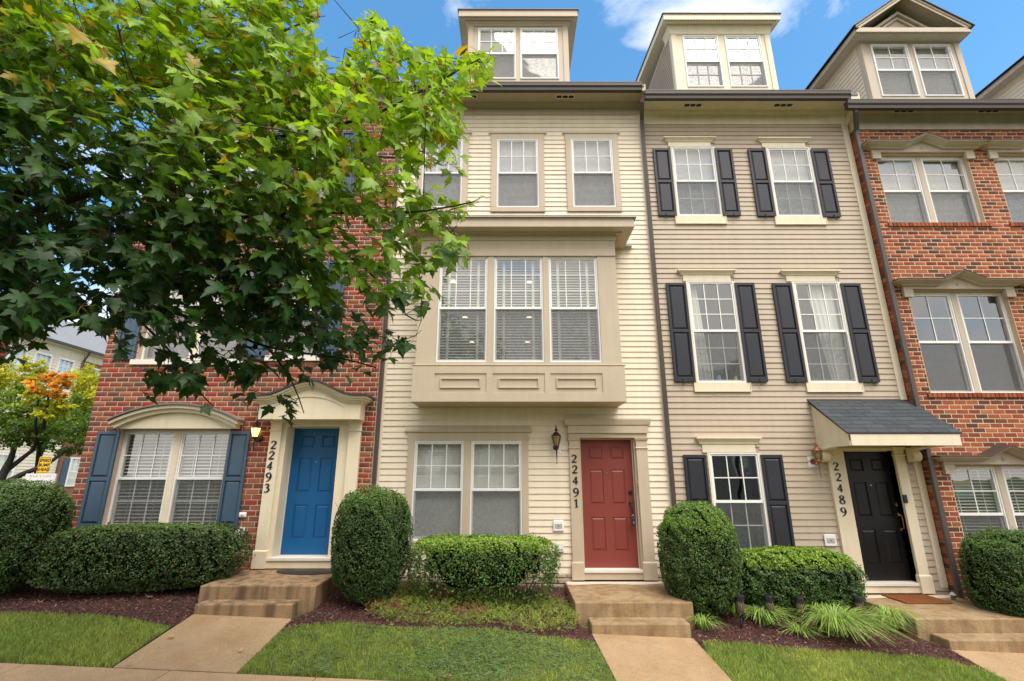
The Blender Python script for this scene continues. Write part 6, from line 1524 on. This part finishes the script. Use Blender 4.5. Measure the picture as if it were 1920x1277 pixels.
limb([atd(700, 215, 2.9), atd(676, 160, 2.82), atd(697, 100, 2.8), atd(688, 45, 2.72)], .007, .003)
limb([atd(520, 400, 3.1), atd(680, 500, 3.1), atd(760, 590, 3.05), atd(790, 600, 3.0)], .012, .003)
limb([F3, T0+Vector((.9, -1.0, 4.1)), T0+Vector((1.6, -1.9, 4.7)), T0+Vector((2.2, -2.5, 5.0))], .04, .006)
limb([F3, T0+Vector((.5, 1.0, 4.2)), T0+Vector((1.4, 1.8, 5.0)), T0+Vector((2.6, 2.3, 5.3))], .04, .006)
limb([F1, T0+Vector((-.9, -.5, 3.3)), T0+Vector((-1.8, -.6, 4.2))], .04, .006)
limb([F2+Vector((0, 0, .8)), T0+Vector((.2, -1.0, 3.4)), T0+Vector((1.0, -1.9, 4.0))], .04, .006)
# twig ends
r = np.random.default_rng(11)
pts = []
while len(pts) < 2600:
    x, y = r.uniform(-260, 935), r.uniform(-160, 790)
    if not inpoly(x, y, CP_): continue
    u = r.uniform(0, 1)
    # the lower left and the right fringe are thinner
    thin = 0
    if y > 600: thin = .55
    if y > 640 and x > 460: thin = .78
    if 60 < x < 260 and y > 480: thin = .62
    if x > 640 and y > 230: thin = .5
    if x > 600 and y > 440: thin = .68
    if x > 600 and y < 110: thin = .25
    if x < 200 and 200 < y < 330: thin = .3
    if r.uniform() < thin: continue
    pts.append(tuple(atd(x, y, float(depth_at(x, y, u)))))
for _ in range(330):      # the part of the crown that rises above and beside the picture
    a = r.uniform(0, 6.28); e = r.uniform(-.1, 1.3); rr = r.uniform(1.2, 2.6)
    p = T0+Vector((.3+rr*math.cos(a)*math.cos(e)*1.1, rr*math.sin(a)*math.cos(e), 3.6+rr*math.sin(e)*1.25))
    X_, Y_ = px(*p)
    if (p.y > CY+.5) and (0 < X_ < 1920) and (0 < Y_ < 1277) and not inpoly(X_, Y_, CP_): continue
    if (p-Vector((0, CY, CZ))).length < 1.5: continue
    pts.append(tuple(p))
pts = np.array(pts)
nodes = [p for P, R in limbs for p in P]; nodes_np = np.array([tuple(p) for p in nodes])
# greedy growth: nearest twig end first, joined to the nearest node already in the tree
alive = np.ones(len(pts), bool); dist = np.full(len(pts), 1e9); par = np.zeros(len(pts), int)
D2 = ((pts[:, None, :]-nodes_np[None])**2).sum(2); par = D2.argmin(1); dist = np.sqrt(D2.min(1))
allp = list(nodes_np); twigs = []
for _ in range(len(pts)):
    i = int(np.where(alive, dist, 1e9).argmin()); alive[i] = False; p = pts[i]; q = allp[par[i]]
    n = max(1, int(np.linalg.norm(p-q)/.16)); side = r.normal(size=3)*.03*np.linalg.norm(p-q); last = par[i]; chain = [q]
    for k in range(1, n+1):
        s = k/n; c = q+(p-q)*s+side*math.sin(math.pi*s)+np.array([0, 0, .05*math.sin(math.pi*s)*np.linalg.norm(p-q)]); allp.append(c); chain.append(c)
        d = np.sqrt(((pts-c)**2).sum(1)); better = alive & (d < dist); dist = np.where(better, d, dist); par = np.where(better, len(allp)-1, par)
    twigs.append(chain)
def stray(ch):
    for c in ch[1:]:
        a, b = px(*c)
        if c[1] > CY+.25 and 0 < a < 1920 and 0 < b < 1277 and (not inpoly(a, b, CP_) or inpoly(a, b, [(612, -30), (700, -30), (676, 24), (652, 70), (628, 140), (604, 128), (616, 104), (588, 60), (604, 44)])): return True
    return False
twigs = [ch for ch in twigs if not stray(ch)]
tree = empty('maple_tree', T0, 'big maple whose leafy branches hang across the upper left in front of the brick house', 'tree')
m = MB(); P, R = limbs[0]; m.tube(P, R, 12); m.obj('trunk', M['bark'], tree, smooth=True)
for P, R in limbs[1:]:
    m = MB(); m.tube(P, R, 8); m.obj('branch', M['bark'], tree, smooth=True)
m = MB()
for ch in twigs:
    L_ = sum(np.linalg.norm(ch[i+1]-ch[i]) for i in range(len(ch)-1)); r0 = .0022+.004*min(1, L_/1.0)
    m.tube([tuple(c) for c in ch], [r0+(.0013-r0)*i/(len(ch)-1) for i in range(len(ch))], 4, cap=False)
m.obj('twigs', M['bark'], tree, kind='stuff')
# leaf shapes
half = [(0, 0), (.10, -.035), (.27, .0), (.36, .075), (.34, .13), (.25, .20), (.37, .25), (.43, .36), (.55, .53), (.43, .52), (.38, .565), (.30, .51), (.205, .475), (.235, .60), (.215, .66), (.17, .74), (.13, .76), (.075, .88), (0, 1.04)]
def leaf_shape(seed):
    q = random.Random(seed); R_ = [(x*q.uniform(.92, 1.1), y*q.uniform(.97, 1.03)) for x, y in half]; L_ = [(-x*q.uniform(.92, 1.1), y*q.uniform(.97, 1.03)) for x, y in half[1:-1]][::-1]
    out = R_+L_; spine = [(0, .12), (0, .38), (0, .62)]
    fold, droop, cup_ = q.uniform(.10, .5), q.uniform(.02, .42), q.uniform(-.15, .35)
    f = lambda x, y: (x, y, fold*abs(x)**1.25-droop*y*y-cup_*abs(x)**2*1.2)
    P = [f(*p) for p in out]+[f(*p) for p in spine]; n = len(out); s0, s1, s2 = n, n+1, n+2; h = len(half); F = []
    def fan(idx):
        for a, b in zip(idx[:-1], idx[1:]):
            y = (out[a][1]+out[b][1])/2; s = s0 if y < .19 else (s1 if y < .55 else s2); F.append((s, a, b))
    fan(list(range(0, h))); fan(list(range(h-1, n))+[0])
    # close the seams between the three fans
    def seam(idx):
        prev = None
        for a, b in zip(idx[:-1], idx[1:]):
            y = (out[a][1]+out[b][1])/2; s = s0 if y < .19 else (s1 if y < .55 else s2)
            if prev is not None and s != prev: F.append((prev, a, s))
            prev = s
    seam(list(range(0, h))); seam(list(range(h-1, n))+[0])
    return np.array(P), np.array(F)
vfac = np.array([.92]*(2*len(half)-2)+[1.22]*3)[:, None]
shapes = [leaf_shape(i) for i in range(8)]
# leaves
SKYGAP = [(612, -30), (700, -30), (676, 24), (652, 70), (628, 140), (604, 128), (616, 104), (588, 60), (604, 44)]
org, tipd, nrm, siz, col, stalk0 = [], [], [], [], [], []
camp = np.array([0, CY, CZ]); cc = np.array(T0)+np.array([.4, 0, 3.2])
for ch in twigs:
    end = ch[-1]; k = r.integers(5, 9)
    X_, Y_ = px(*end)
    vis = end[1] > CY+.3 and -80 < X_ < 1000 and -80 < Y_ < 850
    for j in range(k if vis else 6):
        if j < k-2 or len(ch) < 3: base = end if j else end
        else: base = ch[-2]+(ch[-1]-ch[-2])*r.uniform(0, 1)
        out = end-cc; out /= np.linalg.norm(out); tw = (ch[-1]-ch[max(0, len(ch)-3)]); tw = tw/(np.linalg.norm(tw)+1e-6)
        d = r.normal(size=3)*.75+tw*.55+out*.25; d[2] -= .15; d /= np.linalg.norm(d)
        st = r.uniform(.035, .085); o_ = base+d*st+np.array([0, 0, -.008]); tc_ = camp-o_; tc_ /= np.linalg.norm(tc_)
        nn = np.array([0, 0, .85])+tc_*.55+out*.25+r.normal(size=3)*.42; nn /= np.linalg.norm(nn)
        t = d+np.array([0, 0, -.45]); t -= nn*(t@nn); t /= np.linalg.norm(t)
        # keep the leaves inside the outline the crown has
        tip = o_+t*.09; a, b = px(*tip)
        if tip[1] > CY+.3 and 0 < a < 1920 and 0 < b < 1277 and not inpoly(a, b, CP_) and r.uniform() < .8: continue
        if tip[1] > CY+.3 and inpoly(a, b, SKYGAP): continue
        org.append(o_); tipd.append(t); nrm.append(nn); stalk0.append(base); siz.append(r.uniform(.064, .112)*(1.22 if r.uniform() < .15 else 1))
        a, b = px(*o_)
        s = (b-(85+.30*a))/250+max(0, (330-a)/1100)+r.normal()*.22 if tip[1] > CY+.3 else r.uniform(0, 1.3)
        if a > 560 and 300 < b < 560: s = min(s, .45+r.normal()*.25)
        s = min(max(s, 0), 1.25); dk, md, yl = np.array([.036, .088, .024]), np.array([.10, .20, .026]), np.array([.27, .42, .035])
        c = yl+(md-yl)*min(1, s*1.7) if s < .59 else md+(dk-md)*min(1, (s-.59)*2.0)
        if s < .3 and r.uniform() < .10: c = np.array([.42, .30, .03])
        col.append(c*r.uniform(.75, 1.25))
org, tipd, nrm, siz, col, stalk0 = map(np.array, (org, tipd, nrm, siz, col, stalk0))
n = len(org); side_ = np.cross(tipd, nrm); Rm = np.stack([side_, tipd, nrm], 2)      # columns
var = r.integers(0, len(shapes), n)
vd = np.linalg.norm(org-camp, axis=1); XY = np.array([px(*p) for p in org])
onv = (org[:, 1] > CY+.3) & (XY[:, 0] > 5) & (XY[:, 0] < 960) & (XY[:, 1] > 5) & (XY[:, 1] < 800)
sc_ = np.where(onv, (siz/vd)**2*np.abs((nrm*((camp-org)/vd[:, None])).sum(1))/(vd**1.5), 0); order = np.argsort(-sc_)
solo = order[:296]; rest = order[296:]
ncl = 8; shade = col.mean(1); leafmesh = {}
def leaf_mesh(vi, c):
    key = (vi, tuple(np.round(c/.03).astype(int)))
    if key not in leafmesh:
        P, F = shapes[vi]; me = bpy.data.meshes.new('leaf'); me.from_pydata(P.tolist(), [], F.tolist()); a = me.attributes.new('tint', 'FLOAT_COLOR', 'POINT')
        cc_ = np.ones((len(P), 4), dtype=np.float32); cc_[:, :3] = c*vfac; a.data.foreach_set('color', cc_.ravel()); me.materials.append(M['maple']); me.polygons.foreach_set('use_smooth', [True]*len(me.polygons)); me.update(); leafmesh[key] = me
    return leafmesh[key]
iv = inv(tree)
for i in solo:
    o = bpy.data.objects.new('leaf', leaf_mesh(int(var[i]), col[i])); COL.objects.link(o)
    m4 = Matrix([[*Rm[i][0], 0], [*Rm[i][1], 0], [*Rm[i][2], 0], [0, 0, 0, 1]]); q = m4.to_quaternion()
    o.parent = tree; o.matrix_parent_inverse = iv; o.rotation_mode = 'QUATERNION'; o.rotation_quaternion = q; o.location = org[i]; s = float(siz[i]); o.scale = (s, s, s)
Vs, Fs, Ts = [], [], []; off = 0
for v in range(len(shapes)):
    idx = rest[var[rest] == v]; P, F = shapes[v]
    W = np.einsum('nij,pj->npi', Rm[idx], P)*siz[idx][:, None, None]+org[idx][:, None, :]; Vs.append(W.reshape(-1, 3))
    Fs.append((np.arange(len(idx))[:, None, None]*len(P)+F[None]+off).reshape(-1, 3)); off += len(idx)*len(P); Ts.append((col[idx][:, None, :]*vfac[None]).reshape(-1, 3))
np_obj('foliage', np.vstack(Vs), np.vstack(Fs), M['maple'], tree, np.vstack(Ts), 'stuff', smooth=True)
# stalks
b = stalk0; e = org; d = e-b; sd = np.cross(d, np.array([0, 0, 1.])); sd /= (np.linalg.norm(sd, axis=1)[:, None]+1e-9); w = .0011; u2 = np.array([0, 0, 1.])*w
V = np.stack([b-sd*w, b+sd*w, b+u2*1.6, e-sd*w, e+sd*w, e+u2*1.6], 1); i6 = np.arange(n)[:, None]*6
F = np.vstack([i6+np.array([[0, 1, 4, 3]]), i6+np.array([[1, 2, 5, 4]]), i6+np.array([[2, 0, 3, 5]])])
np_obj('leaf_stalks', V.reshape(-1, 3), F, M['petiole'], tree, kind='stuff')
# fallen leaves
spots = [((448, 1228), 'curled pale fallen leaf at the edge of the stained walk'), ((325, 1200), 'small fallen leaf in the middle of the stained walk'), ((838, 1272), None), ((985, 1215), None), ((735, 1178), None), ((285, 1125), None), ((130, 1120), None), ((70, 1135), None), ((990, 1180), None), ((245, 1250), None)]
NL = {2: 'rusty fallen leaf at the lower edge of the middle lawn, beside the sidewalk', 3: 'dry fallen leaf among the clover of the middle lawn', 4: 'fallen leaf at the left end of the juniper cover', 5: 'fallen leaf on the mulch under the right part of the long hedge',
      6: 'fallen leaf on the mulch at the left end of the long hedge', 7: 'fallen leaf on the mulch below the leftmost boxwood', 8: 'rusty fallen leaf on top of the juniper cover', 9: 'fallen leaf on the left lawn near the stained walk'}
for i, ((x, y), lb) in enumerate(spots):
    gx, gy = ground_at(x, y); P, F = shapes[i % 8]; s = .05+.02*(i % 3); a = i*1.7
    vv = [((p[0]*math.cos(a)-p[1]*math.sin(a))*s+gx, (p[0]*math.sin(a)+p[1]*math.cos(a))*s+gy, abs(p[2])*s*1.5+gz(gx, gy)+.035) for p in P]
    m = MB(); m.tint = (.42, .27, .14) if i > 1 else (.6, .45, .26); m.add(vv, [tuple(f) for f in F.tolist()]); o = m.obj('fallen_leaf', M['maple'], None, tint=True)
    tagp(o, lb or NL[i], 'leaf', 'fallen leaves')

# ================================================================== trees and houses beyond the end of the row
def leafy(name, label, base, blobs, stems, nleaf, size, cols, seed, mt=None, group=None):
    rg = np.random.default_rng(seed); t = empty(name, base, label, 'tree', group)
    m = MB()
    for S, r0, r1 in stems: m.tube(S, [r0+(r1-r0)*i/(len(S)-1) for i in range(len(S))], 7)
    m.obj('trunk', M['bark'], t, smooth=True)
    tot = sum(b[1]**2 for b in blobs); Ps, Cs = [], []
    for (c, R, ci) in blobs:
        nn = int(nleaf*R*R/tot)
        # clumps on the shell of each lobe
        kc = max(12, int(nn/55)); d = rg.normal(size=(kc, 3)); d /= np.linalg.norm(d, axis=1)[:, None]; cl = np.array(c)+d*R*rg.uniform(.45, 1.05, (kc, 1))*np.array([1, 1, .8])
        k = rg.integers(0, kc, nn); p = cl[k]+rg.normal(size=(nn, 3))*np.array([.17, .17, .10])*R*.75; Ps.append(p)
        cc_ = np.array(cols[ci]); ck = rg.uniform(.7, 1.3, (kc, 1)); Cs.append(cc_*ck[k]*rg.uniform(.7, 1.3, (nn, 1)))
    P = np.vstack(Ps); C_ = np.vstack(Cs); nr = rg.normal(size=P.shape)+np.array([.1, -.3, 1.1]); nr /= np.linalg.norm(nr, axis=1)[:, None]
    Q = leafquads(P, nr, len(P), size, .8, .9); np_obj('foliage', Q.reshape(-1, 3), np.arange(len(P)*4).reshape(-1, 4), M['maple'], t, np.repeat(C_, 4, 0), 'stuff'); return t
def A3(x, y, d): return tuple(atd(x, y, d))
G1, G2, GY, OR = (.12, .20, .035), (.20, .28, .04), (.42, .42, .045), (.75, .30, .04)
b1 = atd(-8, 925, 15); b1.z = gz(-12, 3)
leafy('maple_tree', 'broad green maple with low forking trunk behind the rounded boxwood', b1,
      [(A3(40, 808, 15), .8, 0), (A3(130, 822, 15.2), .72, 0), (A3(-60, 800, 15), 1.0, 0), (A3(10, 770, 15), .9, 1), (A3(90, 790, 15.4), .8, 1), (A3(180, 800, 15.6), .75, 0), (A3(20, 705, 15.5), .75, 2), (A3(-70, 720, 15), 1.0, 2), (A3(60, 745, 15.2), .6, 1), (A3(60, 690, 15.6), .45, 2)],
      [([b1, A3(0, 900, 15), A3(20, 860, 15), A3(40, 800, 15)], .16, .04), ([A3(-6, 915, 15), A3(40, 890, 14.9), A3(90, 870, 14.8), A3(130, 840, 15)], .10, .03), ([A3(-6, 905, 15), A3(15, 880, 15.1), A3(60, 845, 15.2), A3(90, 790, 15.3)], .10, .03), ([b1, A3(-12, 880, 15), A3(-30, 800, 15)], .13, .04)],
      26000, .085, (G1, G2, GY), 21)
b2 = atd(78, 905, 15.6); b2.z = gz(-12, 3)
leafy('maple_tree', 'maple turning orange and yellow between the green maple and the brick wall', b2,
      [(A3(84, 722, 13.9), .42, 1), (A3(106, 732, 13.9), .40, 1), (A3(66, 748, 13.9), .36, 2), (A3(112, 712, 13.9), .3, 1), (A3(88, 770, 14), .4, 2), (A3(60, 722, 14), .3, 2), (A3(120, 760, 14), .35, 2), (A3(165, 715, 19.2), .75, 2), (A3(190, 745, 19.2), .9, 2), (A3(160, 770, 19), .9, 0), (A3(120, 790, 19), .8, 0), (A3(180, 810, 19), .8, 0), (A3(90, 770, 19.1), .55, 2)],
      [([b2, A3(74, 840, 15.4), A3(86, 780, 14.4), A3(92, 735, 13.9)], .09, .02), ([A3(76, 850, 15.4), A3(100, 800, 17), A3(150, 740, 19)], .07, .02), ([A3(76, 860, 15.4), A3(66, 800, 14.6), A3(72, 750, 13.9)], .06, .015)],
      24000, .09, ((.15, .24, .03), (.66, .34, .05), (.44, .44, .045)), 22)
# far row: facade along world X = -27.2, facing +X.  built facing -Y round its own corner, then turned
def far_house(label, y0, y1, kind, eave=9.5, x=-27.2, rotz=90, ridge=True, gable=False, cols=None, zb=.4, windows=(), dz=0.0, depth=9.0, group='far townhouses'):
    t = empty('townhouse', (0, 0, 0), label, 'townhouse', group); w_ = y1-y0
    wall = {'cream': M['cream'], 'red': M['redsiding'], 'brick': M['farbrick'], 'tan': M['tan']}[kind]
    ops = [(a, b, c, d) for a, b, c, d in windows]
    m = slab(0, w_, zb, eave, 0, .2, ops); m.box(0, w_, .2, depth, zb, eave)
    if kind == 'brick': m.tint = (.28, .12, .075); m.t = [(.28, .12, .075)]*len(m.v)
    wl_ = m.obj('wall', wall, t, tint=kind == 'brick')
    if kind == 'brick':
        rr = random.Random(int(w_*100)); s = MB(); z = zb; k = 0
        while z < eave-.1:
            xx = -(k % 2)*.11
            while xx < w_:
                if xx > 0 and not any(a-.02 < xx+.1 < b+.02 and c < z+.04 < d for a, b, c, d in ops):
                    c_ = rr.choice([(.32, .13, .08), (.26, .10, .06), (.36, .17, .10), (.16, .09, .07)]); s.tint = c_; s.add([(xx+.006, -.012, z+.006), (min(xx+.212, w_), -.012, z+.006), (min(xx+.212, w_), -.012, z+.074), (xx+.006, -.012, z+.074)], [(0, 1, 2, 3)])
                xx += .218
            z += .08; k += 1
        if w_ < 6: s.obj('bricks', M['farbrick'], wl_, tint=True, kind='stuff')
    else:
        s = MB(); z = zb
        while z < eave-.5:
            for (a, b, c, d) in split_rect(0, w_, z, z+.17, ops): s.prism_x([(0, c), (-.03, c), (-.006, d), (0, d)], a, b)
            z += .17
        s.obj('siding_boards', wall, wl_, kind='stuff')
    for (a, b, c, d) in windows:
        f = MB(); q = .07; f.box(a-q, a+.02, -.07, .05, c-q, d+q); f.box(b-.02, b+q, -.07, .05, c-q, d+q); f.box(a+.02, b-.02, -.07, .05, d-.02, d+q); f.box(a+.02, b-.02, -.07, .05, c-q, c+.02)
        zm = (c+d)/2; f.box(a+.02, b-.02, -.04, .0, zm-.03, zm+.03)
        for i in (1, 2): xx = a+(b-a)*i/3; f.box(xx-.012, xx+.012, -.03, -.005, zm+.03, d-.02)
        zz = (zm+d)/2; f.box(a+.02, b-.02, -.028, -.006, zz-.012, zz+.012)
        wo = f.obj('window', M['vinyl'], t); MB().quad((a, .03, c), (b, .03, c), (b, .03, d), (a, .03, d)).obj('pane', M['glass'], wo); MB().quad((a, .09, c), (b, .09, c), (b, .09, d), (a, .09, d)).obj('blind', M['blind'], wo)
    e = MB(); e.prism_x([(-.02, eave-.55), (-.02, eave-.15), (-.35, eave-.05), (-.35, eave), (0, eave)], 0, w_); e.obj('eave', M['ctrim'], t)
    MB().box(0, w_, -.47, -.35, eave-.05, eave+.10).obj('gutter', M['gutter'], t)
    zr = eave+depth/2*.62
    rf = MB(); rf.prism_x([(-.4, eave+.08), (depth/2, zr+.25), (depth+.4, eave+.08), (depth+.4, eave+.02), (depth/2, zr+.12), (-.4, eave+.02)], -.05, w_+.05); rf.obj('roof', M['shingleg'], t)
    if gable:
        c = w_*.5; g = MB(); g.prism_y([(c-2.4, eave-.1), (c+2.4, eave-.1), (c, eave+2.3)], -.1, 2.5); g.obj('gable', M['cream'], t)
        g = MB(); g.prism_y([(c-2.8, eave-.15), (c, eave+2.45), (c+2.8, eave-.15), (c+2.8, eave+.05), (c, eave+2.7), (c-2.8, eave+.05)], -.35, 3.2); g.obj('gable_roof', M['shingleg'], t)
    t.rotation_euler = (0, 0, rad(rotz)); t.location = x if isinstance(x, tuple) else (x, y0, 0)
    return t
far_house('red sided townhouse at the far left edge behind the trees', 11.4, 16.8, 'red', windows=[(1.0, 1.9, 7.1, 8.7), (3.2, 4.1, 7.1, 8.7)], group=None)
fh = far_house('cream sided far townhouse with three white upstairs windows above the orange maple', 16.85, 21.5, 'cream', windows=[(.0+.1, 1.0, 6.9, 8.7), (1.55, 2.5, 6.9, 8.7), (3.05, 4.0, 6.9, 8.7), (.5, 1.4, 4.3, 6.0), (3.0, 3.9, 4.3, 6.0), (.6, 2.0, 1.4, 3.0)], group=None)
MB().tube([(-27.2+.42, 21.4, 9.45), (-27.2+.3, 21.4, 9.2), (-27.2+.07, 21.45, 8.8), (-27.2+.07, 21.45, .6)], .06, 6).obj('downspout', M['downs'], fh)
fb = far_house('brick far townhouse with grey blue shutters beside the near brick wall', 21.55, 27.6, 'brick', windows=[(.7, 1.5, 7.1, 8.6), (.75, 1.75, 1.35, 2.95), (3.0, 3.9, 7.1, 8.6)], group=None)
for (a, b, c, d) in ((.30, .62, 7.1, 8.6), (1.6, 1.9, 7.1, 8.6), (.25, .66, 1.35, 2.95), (1.84, 2.2, 1.35, 2.95)):
    m = MB(); yy = 21.55; m.box(-27.2+.005, -27.2+.06, yy+a, yy+b, c, d); m.obj('shutter', M['shutblue'], fb)
far_house('pale gabled townhouse rising behind the far brick one', 30.0, 38.0, 'cream', eave=12.4, x=-24.0, windows=[(1.0, 1.9, 9.4, 11)], group=None)
# houses across the street, seen mirrored in the windows
for i, (x0, w_, kd, gb) in enumerate(((-16, 5.6, 'brick', True), (-10.3, 6, 'tan', False), (-4.2, 6.2, 'brick', True), (2.1, 5.6, 'cream', True), (7.8, 6, 'brick', False), (13.9, 6, 'tan', True))):
    far_house(('first', 'second', 'third', 'fourth', 'fifth', 'sixth')[i]+' '+{'brick': 'brick', 'tan': 'tan sided', 'cream': 'cream sided'}[kd]+' townhouse across the street, mirrored in the windows', 0, w_, kd, eave=8.6, x=(x0+w_, -27, -1.0), rotz=180, gable=gb,
              windows=[(.8, 1.8, 5.9, 7.5), (3.2, 4.2, 5.9, 7.5), (.8, 1.8, 2.9, 4.7), (3.2, 4.2, 2.9, 4.7)], group='townhouses across the street')
for i, (x, y) in enumerate(((5.2, -17.5), (-1.0, -19), (12, -18))):
    b = Vector((x, y, gz(x, -6)-.1)); leafy('maple_tree', ('street maple across the road, mirrored in the upstairs windows of the tan house', 'street maple across the road opposite the bay window', 'street maple across the road opposite the orange brick house')[i], b,
        [((x, y, 4.6), 1.5, 0), ((x+.9, y, 5.6), 1.2, 0), ((x-.9, y+.3, 5.4), 1.2, 0), ((x, y, 6.8), 1.1, 0)], [([b, (x, y, 2.5), (x+.1, y, 5.5)], .14, .04)], 5000, .16, (G1,), 30+i, group='street maples across the road')

# ================================================================== signs and the parked car
S0 = atd(83, 872, 13.6); zg_ = gz(-12, 3)+.03
t = empty('road_sign', (S0.x, S0.y, zg_), 'yellow SPEED BUMP AHEAD road sign on a post', 'road sign')
hw, hh = .165, .225
def rrect(x0, x1, z0, z1, r_, n=5):
    out = []
    for cx, cz, a0 in ((x1-r_, z1-r_, 0), (x0+r_, z1-r_, 90), (x0+r_, z0+r_, 180), (x1-r_, z0+r_, 270)):
        for k in range(n+1): a = rad(a0+90*k/n); out.append((cx+r_*math.cos(a), cz+r_*math.sin(a)))
    return out
yaw = rad(-8); 
m = MB(); m.prism_y(rrect(S0.x-hw, S0.x+hw, S0.z-hh, S0.z+hh, .03), S0.y-.004, S0.y+.004); pl = m.obj('sign_plate', M['yellow'], t)
m = MB(); o_ = rrect(S0.x-hw+.018, S0.x+hw-.018, S0.z-hh+.018, S0.z+hh-.018, .03); i_ = rrect(S0.x-hw+.03, S0.x+hw-.03, S0.z-hh+.03, S0.z+hh-.03, .022)
n = len(o_); m.add([(x, S0.y-.0055, z) for x, z in o_]+[(x, S0.y-.0055, z) for x, z in i_], [(i, (i+1) % n, n+(i+1) % n, n+i)[::-1] for i in range(n)]); m.obj('sign_border', M['iron'], pl)
MB().box(S0.x-.03, S0.x+.03, S0.y+.005, S0.y+.04, zg_-.2, S0.z+hh-.03).obj('post', M['steel'], t)
for tx, dz in (('SPEED', .085), ('BUMP', -.035), ('AHEAD', -.15)):
    cu = bpy.data.curves.new('lettering', 'FONT'); cu.body = tx; cu.size = .112; cu.align_x = 'CENTER'; cu.extrude = .001; cu.offset = .003; cu.materials.append(M['iron'])
    o = bpy.data.objects.new('lettering', cu); COL.objects.link(o); o.rotation_euler = (rad(90), 0, 0); o.location = (S0.x, S0.y-.007, S0.z+dz); put(o, pl)
    dg = bpy.context.evaluated_depsgraph_get(); me_ = bpy.data.meshes.new_from_object(o.evaluated_get(dg)); o2_ = bpy.data.objects.new('lettering', me_); COL.objects.link(o2_); o2_.rotation_euler = (rad(90), 0, 0); o2_.location = (S0.x, S0.y-.007, S0.z+dz); put(o2_, pl); bpy.data.objects.remove(o)
S1 = atd(78, 890, 11); zg2 = gz(S1.x, S1.y)
t = empty('notice_board', (S1.x, S1.y, zg2), 'white notice board with a faint red line of lettering behind the left boxwood', 'sign')
x0, x1 = S1.x-.33, S1.x+.33
MB().box(x0, x1, S1.y-.015, S1.y+.015, S1.z-.55, S1.z+.02).obj('board', M['white'], t, bevel=.004)
m = MB(); 
for q in ((x0+.03, x1-.03, S1.z-.012, S1.z-.008), (x0+.03, x1-.03, S1.z-.52, S1.z-.516), (x0+.03, x0+.034, S1.z-.516, S1.z-.012), (x1-.034, x1-.03, S1.z-.516, S1.z-.012)): m.box(q[0], q[1], S1.y-.0165, S1.y-.0152, q[2], q[3])
m.obj('border_line', M['plate'], t)
rr = random.Random(4)
m = MB(); xx = x0+.09
while xx < x1-.09:
    if not S1.x-.045 < xx < S1.x+.03:
        m.box(xx, xx+.004, S1.y-.0168, S1.y-.0152, S1.z-.052, S1.z-.030); m.box(xx+.004, xx+.013, S1.y-.0168, S1.y-.0152, S1.z-.034+rr.choice((0, -.009, -.018)), S1.z-.030+rr.choice((0, -.009, -.018))+.0005)
    xx += .022
m.obj('lettering', M['redtext'], t, kind='stuff')
MB().box(S1.x-.010, S1.x+.008, S1.y-.0168, S1.y-.0152, S1.z-.06, S1.z-.03).obj('emblem', M['jarg'], t)
for x in (x0+.02, x1-.06): MB().box(x, x+.04, S1.y+.016, S1.y+.05, zg2-.2, S1.z).obj('post', M['white'], t)
# parked car
def car(loc, rot):
    t = empty('parked_car', loc, 'white parked car showing between the notice board and the brick corner', 'car')
    prof = [(-2.2, .35), (-2.25, .75), (-2.1, .98), (-1.55, 1.04), (-.75, 1.50), (.75, 1.52), (1.45, 1.10), (2.15, .98), (2.28, .7), (2.25, .35)]
    m = MB(); n = len(prof); rings = []
    for y, k in ((-.88, .0), (-.80, 1), (.80, 1), (.88, 0)):
        for x, z in prof: m.v.append((x*(1 if k else .985), y*(1 if z < 1.06 else .86), z if k else .35+(z-.35)*(.97 if z < 1.06 else .985)))
    m.t = [(1, 1, 1)]*len(m.v)
    for r_ in range(3):
        for i in range(n): m.f.append((r_*n+i, r_*n+(i+1) % n, (r_+1)*n+(i+1) % n, (r_+1)*n+i))
    m.f += [tuple(range(n)), tuple(range(4*n-1, 3*n-1, -1))]
    m.obj('body', M['carwhite'], t, bevel=.03)
    for s in (-1, 1):
        y = s*.775
        w = MB(); w.add([(-1.35, s*.865, 1.06), (1.3, s*.865, 1.08), (.68, s*.772, 1.44), (-.70, s*.772, 1.42)], [(0, 1, 2, 3) if s < 0 else (3, 2, 1, 0)]); w.obj('side_window', M['cglass'], t)
        for x in (-1.38, 1.4):
            q = MB(); q.tube([(x, s*.70, .34), (x, s*.90, .34)], .34, 20); wh = q.obj('wheel', M['tyre'], t); MB().tube([(x, s*.895, .34), (x, s*.912, .34)], .21, 14).obj('rim', M['steel'], wh)
        MB().box(-1.25, -1.02, s*.90, s*1.04, 1.02, 1.16).obj('wing_mirror', M['iron'], t, bevel=.03)
        MB().box(-2.27, -2.14, s*.55, s*.82, .72, .88).obj('headlight', M['steel'], t, bevel=.02)
    for x0, z0, x1, z1, nm in ((-1.52, 1.08, -.80, 1.49, 'windscreen'), (1.42, 1.13, .82, 1.50, 'rear_window')):
        w = MB(); dx = -.02 if x0 < 0 else .02; w.add([(x0+dx, -.72, z0), (x0+dx, .72, z0), (x1+dx, .62, z1), (x1+dx, -.62, z1)], [(0, 1, 2, 3) if x0 > 0 else (3, 2, 1, 0)]); w.obj(nm, M['cglass'], t)
    t.rotation_euler = (0, 0, rot)
cp = atd(112, 930, 13.5)
car((cp.x, cp.y, gz(-12, 3)+.05), rad(-75))
